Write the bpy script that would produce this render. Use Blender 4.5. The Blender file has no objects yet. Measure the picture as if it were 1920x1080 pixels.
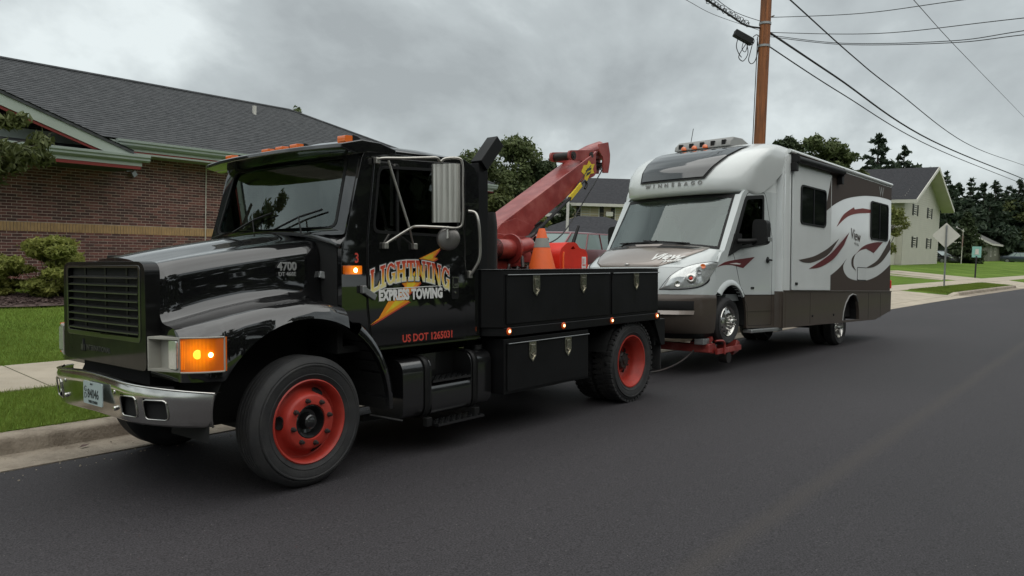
import bpy, bmesh, math, random
import numpy as np
from math import radians, sin, cos, pi, sqrt
from mathutils import Vector, Matrix
from mathutils.geometry import tessellate_polygon

scene = bpy.context.scene
C = scene.collection

# ------------------------------------------------------------------ camera
cam_data = bpy.data.cameras.new('camera'); cam = bpy.data.objects.new('camera', cam_data); C.objects.link(cam)
yaw, pit, rol = radians(39.6), radians(3.2), radians(1.7)
F_ = Vector((cos(yaw)*cos(pit), sin(yaw)*cos(pit), -sin(pit)))
R0 = Vector((sin(yaw), -cos(yaw), 0)); U0 = R0.cross(F_)
R_ = R0*cos(rol) + U0*sin(rol); U_ = U0*cos(rol) - R0*sin(rol)
M3 = Matrix((R_, U_, -F_)).transposed()
cam.matrix_world = Matrix.Translation((0, 0, 1.75)) @ M3.to_4x4()
cam_data.sensor_width = 36; cam_data.lens = 1420/1920*36; cam_data.clip_end = 3000; cam_data.clip_start = .05
scene.camera = cam
scene.view_settings.view_transform = 'Standard'; scene.view_settings.look = 'None'
scene.view_settings.gamma = 1; scene.view_settings.use_curve_mapping = False
scene.view_settings.exposure = 0.45
scene.render.engine = 'CYCLES'
scene.cycles.max_bounces = 8; scene.cycles.transparent_max_bounces = 12

# ------------------------------------------------------------------ world: overcast
world = bpy.data.worlds.new('World'); scene.world = world; world.use_nodes = True
nt = world.node_tree; nt.nodes.clear()
def N(t, **k):
    n = nt.nodes.new(t)
    for a, b in k.items(): setattr(n, a, b)
    return n
SUN_EL, SUN_AZ = radians(76), radians(200)
out = N('ShaderNodeOutputWorld'); bg = N('ShaderNodeBackground'); bg.inputs['Strength'].default_value = 1
sky = N('ShaderNodeTexSky', sky_type='NISHITA'); sky.sun_disc = False; sky.sun_elevation = SUN_EL; sky.sun_rotation = SUN_AZ
sc = N('ShaderNodeVectorMath', operation='SCALE'); sc.inputs['Scale'].default_value = .08
nt.links.new(sky.outputs[0], sc.inputs[0])
tc = N('ShaderNodeTexCoord')
# project the view direction on a flat cloud deck, so clouds shrink towards the horizon
sep = N('ShaderNodeSeparateXYZ'); nt.links.new(tc.outputs['Generated'], sep.inputs[0])
zz = N('ShaderNodeMath', operation='MAXIMUM'); zz.inputs[1].default_value = 0.0
nt.links.new(sep.outputs['Z'], zz.inputs[0])
za = N('ShaderNodeMath', operation='ADD'); za.inputs[1].default_value = .55; nt.links.new(zz.outputs[0], za.inputs[0])
dx = N('ShaderNodeMath', operation='DIVIDE'); dy = N('ShaderNodeMath', operation='DIVIDE')
nt.links.new(sep.outputs['X'], dx.inputs[0]); nt.links.new(za.outputs[0], dx.inputs[1])
nt.links.new(sep.outputs['Y'], dy.inputs[0]); nt.links.new(za.outputs[0], dy.inputs[1])
cmb = N('ShaderNodeCombineXYZ'); nt.links.new(dx.outputs[0], cmb.inputs[0]); nt.links.new(dy.outputs[0], cmb.inputs[1])
mp = N('ShaderNodeMapping'); mp.inputs['Location'].default_value = (-8.74, 5.01, 1.71); mp.inputs['Rotation'].default_value = (0, 0, radians(150)); mp.inputs['Scale'].default_value = (2.2, 2.4, 1)
nt.links.new(cmb.outputs[0], mp.inputs['Vector'])
n1 = N('ShaderNodeTexNoise'); n1.inputs['Scale'].default_value = 1.0; n1.inputs['Detail'].default_value = 7; n1.inputs['Roughness'].default_value = .52; n1.inputs['Distortion'].default_value = .25
nt.links.new(mp.outputs[0], n1.inputs['Vector'])
n2 = N('ShaderNodeTexNoise'); n2.inputs['Scale'].default_value = 3.3; n2.inputs['Detail'].default_value = 6; n2.inputs['Roughness'].default_value = .55
nt.links.new(mp.outputs[0], n2.inputs['Vector'])
ad = N('ShaderNodeMath', operation='MULTIPLY_ADD'); ad.inputs[1].default_value = .22; nt.links.new(n2.outputs['Fac'], ad.inputs[0]); nt.links.new(n1.outputs['Fac'], ad.inputs[2])
cr = N('ShaderNodeValToRGB')
cr.color_ramp.elements[0].position = .46; cr.color_ramp.elements[0].color = (.29, .315, .32, 1)
cr.color_ramp.elements[1].position = .76; cr.color_ramp.elements[1].color = (.62, .67, .67, 1)
e = cr.color_ramp.elements.new(.60); e.color = (.39, .425, .43, 1)
nt.links.new(ad.outputs[0], cr.inputs[0])
mx = N('ShaderNodeMix', data_type='RGBA'); mx.inputs[0].default_value = .93
nt.links.new(sc.outputs[0], mx.inputs[6]); nt.links.new(cr.outputs[0], mx.inputs[7])
nt.links.new(mx.outputs[2], bg.inputs['Color']); nt.links.new(bg.outputs[0], out.inputs[0])

sun_d = bpy.data.lights.new('sun', 'SUN'); sun_d.energy = 1.5; sun_d.angle = radians(100); sun_d.color = (1, .97, .92)
sun = bpy.data.objects.new('sun', sun_d); C.objects.link(sun)
sun.rotation_euler = (radians(90)-SUN_EL, 0, pi-SUN_AZ)   # light from the camera's side of the street
sun.location = (0, 0, 60)

# ------------------------------------------------------------------ material helpers
def newmat(name):
    m = bpy.data.materials.new(name); m.use_nodes = True
    t = m.node_tree; t.nodes.clear(); o = t.nodes.new('ShaderNodeOutputMaterial'); return m, t, o
def P(name, col, rough=.5, metal=0, var=0, vscale=6, bump=0, bscale=40, coat=0, spec=.5, col2=None, emit=None, estr=0, dirt=0, dirtcol=(.12, .1, .08), detail=4, rvar=0, stretch=None, coatr=.03, cior=1.5):
    m, t, o = newmat(name)
    b = t.nodes.new('ShaderNodeBsdfPrincipled'); t.links.new(b.outputs[0], o.inputs[0])
    b.inputs['Roughness'].default_value = rough; b.inputs['Metallic'].default_value = metal
    b.inputs['Specular IOR Level'].default_value = spec
    b.inputs['Coat IOR'].default_value = cior; b.inputs['Coat Weight'].default_value = coat; b.inputs['Coat Roughness'].default_value = coatr
    b.inputs['Base Color'].default_value = (*col, 1)
    if emit: b.inputs['Emission Color'].default_value = (*emit, 1); b.inputs['Emission Strength'].default_value = estr
    if var or bump or col2 or dirt or rvar:
        tc = t.nodes.new('ShaderNodeTexCoord'); vec = tc.outputs['Object']
        if stretch:
            mp = t.nodes.new('ShaderNodeMapping'); mp.inputs['Scale'].default_value = stretch; t.links.new(vec, mp.inputs[0]); vec = mp.outputs[0]
    if var or col2:
        n = t.nodes.new('ShaderNodeTexNoise'); n.inputs['Scale'].default_value = vscale; n.inputs['Detail'].default_value = detail
        t.links.new(vec, n.inputs['Vector'])
        r = t.nodes.new('ShaderNodeValToRGB'); r.color_ramp.elements[0].position = .3; r.color_ramp.elements[1].position = .7
        c2 = col2 if col2 else tuple(min(1, c*(1+var)) for c in col); c1 = col if col2 else tuple(c*(1-var) for c in col)
        r.color_ramp.elements[0].color = (*c1, 1); r.color_ramp.elements[1].color = (*c2, 1)
        t.links.new(n.outputs['Fac'], r.inputs[0]); last = r.outputs[0]
        t.links.new(last, b.inputs['Base Color'])
    if dirt:
        n = t.nodes.new('ShaderNodeTexNoise'); n.inputs['Scale'].default_value = 5; n.inputs['Detail'].default_value = 8; n.inputs['Roughness'].default_value = .65
        t.links.new(vec, n.inputs['Vector'])
        r = t.nodes.new('ShaderNodeValToRGB'); r.color_ramp.elements[0].position = .45; r.color_ramp.elements[1].position = .8
        r.color_ramp.elements[0].color = (0, 0, 0, 1); r.color_ramp.elements[1].color = (dirt,)*3+(1,)
        t.links.new(n.outputs['Fac'], r.inputs[0])
        x = t.nodes.new('ShaderNodeMix'); x.data_type = 'RGBA'; t.links.new(r.outputs[0], x.inputs[0])
        if var or col2: t.links.new(last, x.inputs[6])
        else: x.inputs[6].default_value = (*col, 1)
        x.inputs[7].default_value = (*dirtcol, 1); t.links.new(x.outputs[2], b.inputs['Base Color'])
    if rvar:
        n = t.nodes.new('ShaderNodeTexNoise'); n.inputs['Scale'].default_value = 3; n.inputs['Detail'].default_value = 8; t.links.new(vec, n.inputs['Vector'])
        r = t.nodes.new('ShaderNodeMapRange'); r.inputs['From Min'].default_value = .35; r.inputs['From Max'].default_value = .7
        r.inputs['To Min'].default_value = rough; r.inputs['To Max'].default_value = rough+rvar
        t.links.new(n.outputs['Fac'], r.inputs['Value']); t.links.new(r.outputs[0], b.inputs['Roughness'])
        if coat:
            r2 = t.nodes.new('ShaderNodeMapRange'); r2.inputs['From Min'].default_value = .4; r2.inputs['From Max'].default_value = .75
            r2.inputs['To Min'].default_value = coatr; r2.inputs['To Max'].default_value = coatr+rvar*.35
            t.links.new(n.outputs['Fac'], r2.inputs['Value']); t.links.new(r2.outputs[0], b.inputs['Coat Roughness'])
    if bump:
        n = t.nodes.new('ShaderNodeTexNoise'); n.inputs['Scale'].default_value = bscale; n.inputs['Detail'].default_value = 5; t.links.new(vec, n.inputs['Vector'])
        bp = t.nodes.new('ShaderNodeBump'); bp.inputs['Strength'].default_value = bump; bp.inputs['Distance'].default_value = .02
        t.links.new(n.outputs['Fac'], bp.inputs['Height']); t.links.new(bp.outputs[0], b.inputs['Normal'])
    return m
def glass(name, tint=(.35, .42, .4), rough=.0, refl=1.0, ior=1.6):
    m, t, o = newmat(name)
    tr = t.nodes.new('ShaderNodeBsdfTransparent'); tr.inputs[0].default_value = (*tint, 1)
    gl = t.nodes.new('ShaderNodeBsdfGlossy'); gl.inputs['Roughness'].default_value = rough; gl.inputs[0].default_value = (refl*.9, refl, refl*.97, 1)
    fr = t.nodes.new('ShaderNodeFresnel'); fr.inputs[0].default_value = ior
    mx = t.nodes.new('ShaderNodeMixShader'); t.links.new(fr.outputs[0], mx.inputs[0]); t.links.new(tr.outputs[0], mx.inputs[1]); t.links.new(gl.outputs[0], mx.inputs[2])
    t.links.new(mx.outputs[0], o.inputs[0]); return m
def foliage(name, c1, c2, trans=.25):
    m, t, o = newmat(name)
    geo = t.nodes.new('ShaderNodeNewGeometry'); r = t.nodes.new('ShaderNodeValToRGB')
    r.color_ramp.elements[0].color = (*c1, 1); r.color_ramp.elements[1].color = (*c2, 1)
    tcn = t.nodes.new('ShaderNodeTexCoord'); n = t.nodes.new('ShaderNodeTexNoise'); n.inputs['Scale'].default_value = .9; n.inputs['Detail'].default_value = 2
    t.links.new(tcn.outputs['Object'], n.inputs['Vector'])
    a = t.nodes.new('ShaderNodeMath'); a.operation = 'MULTIPLY_ADD'; a.inputs[1].default_value = .45
    t.links.new(geo.outputs['Random Per Island'], a.inputs[0])
    s = t.nodes.new('ShaderNodeMath'); s.operation = 'MULTIPLY_ADD'; s.inputs[1].default_value = 1.1; s.inputs[2].default_value = -.27
    t.links.new(n.outputs['Fac'], s.inputs[0]); t.links.new(s.outputs[0], a.inputs[2]); t.links.new(a.outputs[0], r.inputs[0])
    b = t.nodes.new('ShaderNodeBsdfPrincipled'); b.inputs['Roughness'].default_value = .6; b.inputs['Specular IOR Level'].default_value = .25
    tl = t.nodes.new('ShaderNodeBsdfTranslucent'); mx = t.nodes.new('ShaderNodeMixShader'); mx.inputs[0].default_value = trans
    t.links.new(r.outputs[0], b.inputs['Base Color']); t.links.new(r.outputs[0], tl.inputs[0])
    t.links.new(b.outputs[0], mx.inputs[1]); t.links.new(tl.outputs[0], mx.inputs[2]); t.links.new(mx.outputs[0], o.inputs[0])
    return m

MT = {}
MT['black_paint'] = P('black_paint', (.004, .004, .0045), .35, spec=.1, coat=1, rvar=.10, coatr=.015, cior=1.85)
MT['black_body'] = P('black_service_body', (.006, .006, .0065), .38, spec=.28, bump=.06, bscale=9, rvar=.15)
MT['black_trim'] = P('black_trim', (.009, .009, .009), .5, spec=.3, bump=.1, bscale=120)
MT['black_gloss'] = P('black_gloss_tank', (.007, .007, .0075), .3, spec=.3, coat=1, coatr=.09, rvar=.15, cior=1.7)
MT['nose_black'] = P('road_worn_black', (.004, .004, .004), .5, spec=.1, coat=.5, coatr=.05, rvar=.2)
MT['slat'] = P('slat_satin', (.06, .06, .058), .3, .4, coat=.6)  # base raised above the black trim to draw each slat as a lit line
MT['inside_black'] = P('inside_black', (.004, .004, .004), .85)
MT['rubber'] = P('rubber', (.022, .022, .023), .72, var=.25, vscale=7, bump=.12, bscale=60, dirt=.5, dirtcol=(.06, .057, .052))
MT['red_rim'] = P('red_rim_paint', (.42, .035, .022), .42, var=.18, vscale=9, dirt=.45, dirtcol=(.16, .05, .035), rvar=.2)
MT['boom_red'] = P('boom_red', (.28, .026, .021), .38, var=.2, vscale=5, dirt=.55, dirtcol=(.42, .17, .14), rvar=.2, coat=.7, coatr=.22)
MT['boom_dark'] = P('greasy_steel', (.02, .017, .016), .5, dirt=.4, dirtcol=(.1, .05, .035))
MT['chrome'] = P('chrome', (.62, .61, .58), .12, 1, rvar=.16, dirt=.4, dirtcol=(.25, .23, .2))
MT['steel'] = P('brushed_steel', (.62, .6, .55), .32, 1, rvar=.12, stretch=(25, 25, .6), var=.10, vscale=2)
MT['latch'] = P('latch_metal', (.55, .52, .44), .3, 1, var=.4, vscale=60)
MT['white_tube'] = P('tube_metal', (.5, .48, .44), .3, .85, rvar=.1)
MT['amber_lit'] = P('amber_lens_lit', (.8, .2, .01), .25, emit=(1, .25, .0), estr=.35, coat=1)
def lit_amber(name, c, k):
    m, t, o = newmat(name); b = t.nodes.new('ShaderNodeBsdfPrincipled'); t.links.new(b.outputs[0], o.inputs[0])
    b.inputs['Base Color'].default_value = (.62, .10, .006, 1); b.inputs['Roughness'].default_value = .2; b.inputs['Coat Weight'].default_value = 1
    tc = t.nodes.new('ShaderNodeTexCoord'); d = t.nodes.new('ShaderNodeVectorMath'); d.operation = 'DISTANCE'; d.inputs[1].default_value = c; t.links.new(tc.outputs['Object'], d.inputs[0])
    p = t.nodes.new('ShaderNodeMapRange'); p.inputs['From Min'].default_value = 0; p.inputs['From Max'].default_value = k; p.inputs['To Min'].default_value = .95; p.inputs['To Max'].default_value = .0; p.interpolation_type = 'SMOOTHSTEP'; t.links.new(d.outputs['Value'], p.inputs['Value'])
    n = t.nodes.new('ShaderNodeTexNoise'); n.inputs['Scale'].default_value = 28; n.inputs['Detail'].default_value = 3; t.links.new(tc.outputs['Object'], n.inputs['Vector'])
    w = t.nodes.new('ShaderNodeTexWave'); w.inputs['Scale'].default_value = 26; w.bands_direction = 'Y'; t.links.new(tc.outputs['Object'], w.inputs['Vector'])
    q = t.nodes.new('ShaderNodeMath'); q.operation = 'MULTIPLY_ADD'; q.inputs[1].default_value = .5; q.inputs[2].default_value = .45; t.links.new(n.outputs['Fac'], q.inputs[0])
    q2 = t.nodes.new('ShaderNodeMath'); q2.operation = 'MULTIPLY_ADD'; q2.inputs[1].default_value = .25; t.links.new(w.outputs['Fac'], q2.inputs[0]); t.links.new(q.outputs[0], q2.inputs[2])
    a = t.nodes.new('ShaderNodeMath'); a.operation = 'MULTIPLY'; t.links.new(p.outputs[0], a.inputs[0]); t.links.new(q2.outputs[0], a.inputs[1])
    b.inputs['Emission Color'].default_value = (1, .26, .0, 1); s2 = t.nodes.new('ShaderNodeMath'); s2.operation = 'MULTIPLY_ADD'; s2.inputs[1].default_value = .8; s2.inputs[2].default_value = .05; t.links.new(a.outputs[0], s2.inputs[0]); t.links.new(s2.outputs[0], b.inputs['Emission Strength']); return m
MT['amber_turn'] = lit_amber('turn_lens_lit', (-.715, -1.04, 1.01), .15)
MT['amber_mark'] = lit_amber('marker_lens_lit', (.57, -1.0, 1.533), .11)
MT['amber'] = P('amber_lens', (.7, .14, .02), .25, coat=1, emit=(1, .22, .01), estr=.06)
MT['bulb'] = P('bulb', (1, .7, .3), .4, emit=(1, .62, .18), estr=9)
MT['bulb_soft'] = P('bulb_reflector', (1, .5, .1), .4, emit=(1, .42, .02), estr=1.6)
MT['marker_bulb'] = P('marker_bulb', (1, .7, .3), .4, emit=(1, .6, .25), estr=5)
MT['marker_ring'] = P('marker_ring', (.5, .06, .01), .35, emit=(1, .12, .0), estr=.12)
MT['bezel'] = P('bezel_grey', (.34, .33, .29), .5, var=.1)
MT['lamp_clear'] = P('headlamp_glass', (.62, .64, .63), .12, .55, coat=1, var=.35, vscale=30, stretch=(1, 30, 1))
MT['plate'] = P('plate_blue_white', (.42, .5, .5), .45, var=.06)
MT['ink'] = P('ink_dark', (.03, .04, .04), .6)
MT['red_text'] = P('red_vinyl', (.55, .06, .04), .5)
MT['white_text'] = P('white_vinyl', (.75, .75, .72), .5)
MT['orange_text'] = P('orange_vinyl', (.85, .3, .015), .5)
MT['yellow_text'] = P('yellow_vinyl', (.8, .62, .03), .5, col2=(.7, .5, .03), vscale=30)
MT['silver_text'] = P('silver_letters', (.5, .5, .5), .35, .7)
MT['dim_badge'] = P('dim_badge', (.035, .037, .038), .4, .3)
MT['ws_glass'] = glass('windshield_glass', (.58, .70, .66), 0, .95, 2.15)
MT['side_glass'] = glass('side_glass', (.30, .36, .34), 0, .9, 1.6)
MT['dark_glass'] = P('dark_tinted_glass', (.006, .007, .008), .06, spec=.5)
MT['cap_glass'] = P('cap_window_glass', (.02, .024, .026), .06, spec=.6, coat=1)
MT['seat'] = P('seat_cloth', (.02, .02, .022), .8)
MT['dash'] = P('dash_plastic', (.14, .15, .15), .6)
MT['rv_white'] = P('gelcoat_white', (.70, .725, .715), .22, coat=.5, coatr=.08, var=.03, vscale=2)
MT['rv_white2'] = P('cab_white_paint', (.58, .615, .61), .25, coat=.8, coatr=.05)
MT['rv_brown'] = P('taupe_paint', (.074, .058, .047), .45, .1, spec=.25, coat=.35, coatr=.12, dirt=.2, dirtcol=(.12, .1, .085))
MT['rv_hood'] = P('taupe_paint_sky_sheen', (.30, .255, .225), .3, .3, coat=1, coatr=.05)  # taupe with the sky's reflection on the hood lightened into the base
MT['rv_dark'] = P('dark_taupe_vinyl', (.062, .046, .038), .55, spec=.2)
MT['rv_maroon'] = P('maroon_vinyl', (.12, .014, .018), .4)
MT['rv_red'] = P('red_brown_vinyl', (.2, .03, .022), .4)
MT['rv_grey'] = P('plastic_grey', (.25, .25, .24), .5)
MT['cone'] = P('cone_orange', (.85, .13, .02), .5, dirt=.4, dirtcol=(.4, .1, .04))
MT['reflective'] = P('reflective_band', (.27, .27, .245), .5, var=.1)
MT['can_red'] = P('can_red', (.70, .035, .018), .42, var=.1)
MT['wood'] = P('pole_wood', (.38, .135, .045), .75, col2=(.14, .055, .024), vscale=2.2, stretch=(7, 7, .5), bump=.5, bscale=18, detail=8)
MT['wire'] = P('wire_black', (.012, .012, .013), .7)
MT['wire_grey'] = P('wire_grey', (.05, .05, .052), .7)
MT['concrete'] = P('concrete', (.43, .375, .295), .88, var=.13, vscale=1.3, bump=.35, bscale=55, dirt=.4, dirtcol=(.27, .22, .16), detail=9)
MT['kerb_concrete'] = P('kerb_concrete', (.30, .255, .20), .9, var=.16, vscale=2, bump=.5, bscale=45, dirt=.95, dirtcol=(.11, .085, .06), detail=9)
MT['mulch'] = P('mulch_chip', (.05, .03, .027), .9, col2=(.12, .08, .07), vscale=12)
MT['fascia'] = P('fascia_green_grey', (.37, .42, .37), .55, var=.05, vscale=2)
MT['gutter'] = P('gutter_green_grey', (.30, .35, .31), .42, var=.05, vscale=2)
MT['trim_red'] = P('trim_red', (.22, .025, .02), .55)
MT['mortar'] = P('mortar', (.56, .45, .39), .9, var=.15, vscale=3, bump=.3)
MT['white_paint'] = P('white_trim', (.62, .6, .54), .6, var=.05)
MT['shutter'] = P('shutter_black', (.02, .02, .022), .6)
MT['pane'] = P('window_pane', (.03, .034, .036), .12, spec=.4, var=.5, vscale=1.2)
MT['curtain'] = P('curtain', (.5, .5, .46), .8)
MT['dull_mirror'] = P('round_mirror_shell', (.2, .19, .18), .38, .8, dirt=.6, dirtcol=(.12, .11, .10))
MT['galv'] = P('galvanised_steel', (.33, .34, .34), .45, .7, var=.15)
MT['sign_back'] = P('sign_back_aluminium', (.62, .60, .53), .5, 0, var=.05, vscale=3)
MT['green_sign'] = P('pale_green_sign', (.25, .52, .45), .5)
MT['bark'] = P('bark', (.06, .045, .035), .9, col2=(.025, .02, .016), vscale=9, bump=.6, bscale=20)
MT['leaf_near'] = foliage('leaf_dull_green', (.035, .05, .016), (.14, .16, .055))
MT['leaf_shrub'] = foliage('leaf_yellow_green', (.12, .16, .03), (.42, .42, .12), .4)
MT['leaf_mid'] = foliage('leaf_mid_green', (.036, .06, .022), (.17, .20, .08))
MT['leaf_dark'] = foliage('leaf_dark_green', (.022, .040, .019), (.092, .118, .05))
MT['leaf_pine'] = foliage('needles', (.015, .031, .021), (.068, .095, .052))
MT['leaf_light'] = foliage('leaf_light_green', (.08, .11, .025), (.27, .28, .09))
MT['leaf_light2'] = foliage('leaf_olive_green', (.035, .055, .016), (.135, .15, .05))
MT['grass_blade'] = foliage('grass_blade', (.07, .12, .014), (.26, .33, .06), .4)

def asphalt():
    m, t, o = newmat('asphalt_fresh')
    b = t.nodes.new('ShaderNodeBsdfPrincipled'); t.links.new(b.outputs[0], o.inputs[0])
    tc = t.nodes.new('ShaderNodeTexCoord')
    def noise(s, d, r=.6, st=None):
        n = t.nodes.new('ShaderNodeTexNoise'); n.inputs['Scale'].default_value = s; n.inputs['Detail'].default_value = d; n.inputs['Roughness'].default_value = r
        if st:
            mp = t.nodes.new('ShaderNodeMapping'); mp.inputs['Scale'].default_value = st; t.links.new(tc.outputs['Object'], mp.inputs[0]); t.links.new(mp.outputs[0], n.inputs['Vector'])
        else: t.links.new(tc.outputs['Object'], n.inputs['Vector'])
        return n.outputs['Fac']
    big = noise(.35, 3, .5, (.35, 1, 1)); fine = noise(95, 3, .7)
    r = t.nodes.new('ShaderNodeValToRGB'); r.color_ramp.elements[0].position = .25; r.color_ramp.elements[1].position = .75
    r.color_ramp.elements[0].color = (.030, .028, .031, 1); r.color_ramp.elements[1].color = (.052, .048, .052, 1)
    t.links.new(big, r.inputs[0])
    f = t.nodes.new('ShaderNodeMapRange'); f.inputs['From Min'].default_value = .3; f.inputs['From Max'].default_value = .7; f.inputs['To Min'].default_value = .25; f.inputs['To Max'].default_value = 1.75
    t.links.new(fine, f.inputs['Value'])
    mu = t.nodes.new('ShaderNodeVectorMath'); mu.operation = 'SCALE'; t.links.new(r.outputs[0], mu.inputs[0]); t.links.new(f.outputs[0], mu.inputs['Scale'])
    # sparse pale stones
    vo = t.nodes.new('ShaderNodeTexVoronoi'); vo.inputs['Scale'].default_value = 38; t.links.new(tc.outputs['Object'], vo.inputs['Vector'])
    lt = t.nodes.new('ShaderNodeMath'); lt.operation = 'LESS_THAN'; lt.inputs[1].default_value = .13; t.links.new(vo.outputs['Distance'], lt.inputs[0])
    sx = t.nodes.new('ShaderNodeSeparateXYZ'); t.links.new(vo.outputs['Color'], sx.inputs[0])
    gt = t.nodes.new('ShaderNodeMath'); gt.operation = 'GREATER_THAN'; gt.inputs[1].default_value = .955; t.links.new(sx.outputs[0], gt.inputs[0])
    ml = t.nodes.new('ShaderNodeMath'); ml.operation = 'MULTIPLY'; t.links.new(lt.outputs[0], ml.inputs[0]); t.links.new(gt.outputs[0], ml.inputs[1])
    # centre paving joint: a slightly coarser, paler, browner band
    so = t.nodes.new('ShaderNodeSeparateXYZ'); t.links.new(tc.outputs['Object'], so.inputs[0])
    wob = noise(1.5, 3, .6, (.3, .3, .3)); wm = t.nodes.new('ShaderNodeMath'); wm.operation = 'MULTIPLY_ADD'; wm.inputs[1].default_value = .12; t.links.new(wob, wm.inputs[0]); t.links.new(so.outputs['Y'], wm.inputs[2])
    d1 = t.nodes.new('ShaderNodeMath'); d1.operation = 'SUBTRACT'; d1.inputs[1].default_value = 1.74; t.links.new(wm.outputs[0], d1.inputs[0])
    ab = t.nodes.new('ShaderNodeMath'); ab.operation = 'ABSOLUTE'; t.links.new(d1.outputs[0], ab.inputs[0])
    sr = t.nodes.new('ShaderNodeMapRange'); sr.inputs['From Min'].default_value = .02; sr.inputs['From Max'].default_value = .13; sr.inputs['To Min'].default_value = .26; sr.inputs['To Max'].default_value = 0; t.links.new(ab.outputs[0], sr.inputs['Value'])
    sm = t.nodes.new('ShaderNodeMath'); sm.operation = 'MULTIPLY'; t.links.new(sr.outputs[0], sm.inputs[0]); t.links.new(fine, sm.inputs[1])
    m1 = t.nodes.new('ShaderNodeMix'); m1.data_type = 'RGBA'; t.links.new(sm.outputs[0], m1.inputs[0]); t.links.new(mu.outputs[0], m1.inputs[6]); m1.inputs[7].default_value = (.12, .10, .075, 1)
    m2 = t.nodes.new('ShaderNodeMix'); m2.data_type = 'RGBA'; t.links.new(ml.outputs[0], m2.inputs[0]); t.links.new(m1.outputs[2], m2.inputs[6]); m2.inputs[7].default_value = (.19, .18, .17, 1)
    t.links.new(m2.outputs[2], b.inputs['Base Color'])
    rr = t.nodes.new('ShaderNodeMapRange'); rr.inputs['To Min'].default_value = .62; rr.inputs['To Max'].default_value = .82; t.links.new(big, rr.inputs['Value']); t.links.new(rr.outputs[0], b.inputs['Roughness'])
    b.inputs['Specular IOR Level'].default_value = .3
    bp = t.nodes.new('ShaderNodeBump'); bp.inputs['Strength'].default_value = .6; bp.inputs['Distance'].default_value = .006
    t.links.new(fine, bp.inputs['Height']); t.links.new(bp.outputs[0], b.inputs['Normal'])
    return m
MT['asphalt'] = asphalt()

def grass_ground():
    m, t, o = newmat('lawn_ground')
    b = t.nodes.new('ShaderNodeBsdfPrincipled'); t.links.new(b.outputs[0], o.inputs[0]); b.inputs['Roughness'].default_value = .9; b.inputs['Specular IOR Level'].default_value = .1
    tc = t.nodes.new('ShaderNodeTexCoord')
    n = t.nodes.new('ShaderNodeTexNoise'); n.inputs['Scale'].default_value = .5; n.inputs['Detail'].default_value = 6; t.links.new(tc.outputs['Object'], n.inputs['Vector'])
    n2 = t.nodes.new('ShaderNodeTexNoise'); n2.inputs['Scale'].default_value = 26; n2.inputs['Detail'].default_value = 4; t.links.new(tc.outputs['Object'], n2.inputs['Vector'])
    a = t.nodes.new('ShaderNodeMath'); a.operation = 'MULTIPLY_ADD'; a.inputs[1].default_value = .5; t.links.new(n2.outputs['Fac'], a.inputs[0])
    s = t.nodes.new('ShaderNodeMath'); s.operation = 'MULTIPLY_ADD'; s.inputs[1].default_value = .9; s.inputs[2].default_value = -.2; t.links.new(n.outputs['Fac'], s.inputs[0]); t.links.new(s.outputs[0], a.inputs[2])
    r = t.nodes.new('ShaderNodeValToRGB'); r.color_ramp.elements[0].position = .25; r.color_ramp.elements[1].position = .8
    r.color_ramp.elements[0].color = (.065, .115, .014, 1); r.color_ramp.elements[1].color = (.20, .26, .055, 1); e = r.color_ramp.elements.new(.55); e.color = (.12, .195, .03, 1)
    t.links.new(a.outputs[0], r.inputs[0]); t.links.new(r.outputs[0], b.inputs['Base Color'])
    bp = t.nodes.new('ShaderNodeBump'); bp.inputs['Strength'].default_value = .8; bp.inputs['Distance'].default_value = .04
    t.links.new(n2.outputs['Fac'], bp.inputs['Height']); t.links.new(bp.outputs[0], b.inputs['Normal'])
    return m
MT['lawn'] = grass_ground()

def brickmat():
    m, t, o = newmat('face_brick')
    b = t.nodes.new('ShaderNodeBsdfPrincipled'); t.links.new(b.outputs[0], o.inputs[0]); b.inputs['Roughness'].default_value = .8
    oi = t.nodes.new('ShaderNodeObjectInfo'); g = t.nodes.new('ShaderNodeNewGeometry')
    a = t.nodes.new('ShaderNodeMath'); a.operation = 'ADD'; t.links.new(oi.outputs['Random'], a.inputs[0]); t.links.new(g.outputs['Random Per Island'], a.inputs[1])
    f = t.nodes.new('ShaderNodeMath'); f.operation = 'FRACT'; t.links.new(a.outputs[0], f.inputs[0])
    r = t.nodes.new('ShaderNodeValToRGB'); r.color_ramp.elements[0].color = (.080, .041, .039, 1); r.color_ramp.elements[1].color = (.245, .10, .084, 1)
    e = r.color_ramp.elements.new(.45); e.color = (.13, .054, .049, 1); t.links.new(f.outputs[0], r.inputs[0])
    tc = t.nodes.new('ShaderNodeTexCoord'); n = t.nodes.new('ShaderNodeTexNoise'); n.inputs['Scale'].default_value = 60; t.links.new(tc.outputs['Object'], n.inputs['Vector'])
    mr = t.nodes.new('ShaderNodeMapRange'); mr.inputs['To Min'].default_value = .75; mr.inputs['To Max'].default_value = 1.25; t.links.new(n.outputs['Fac'], mr.inputs['Value'])
    sc_ = t.nodes.new('ShaderNodeVectorMath'); sc_.operation = 'SCALE'; t.links.new(r.outputs[0], sc_.inputs[0]); t.links.new(mr.outputs[0], sc_.inputs['Scale'])
    t.links.new(sc_.outputs[0], b.inputs['Base Color']); return m
MT['brick'] = brickmat()
MT['tan_brick'] = P('tan_brick', (.46, .29, .14), .8, var=.15, vscale=7)

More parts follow.
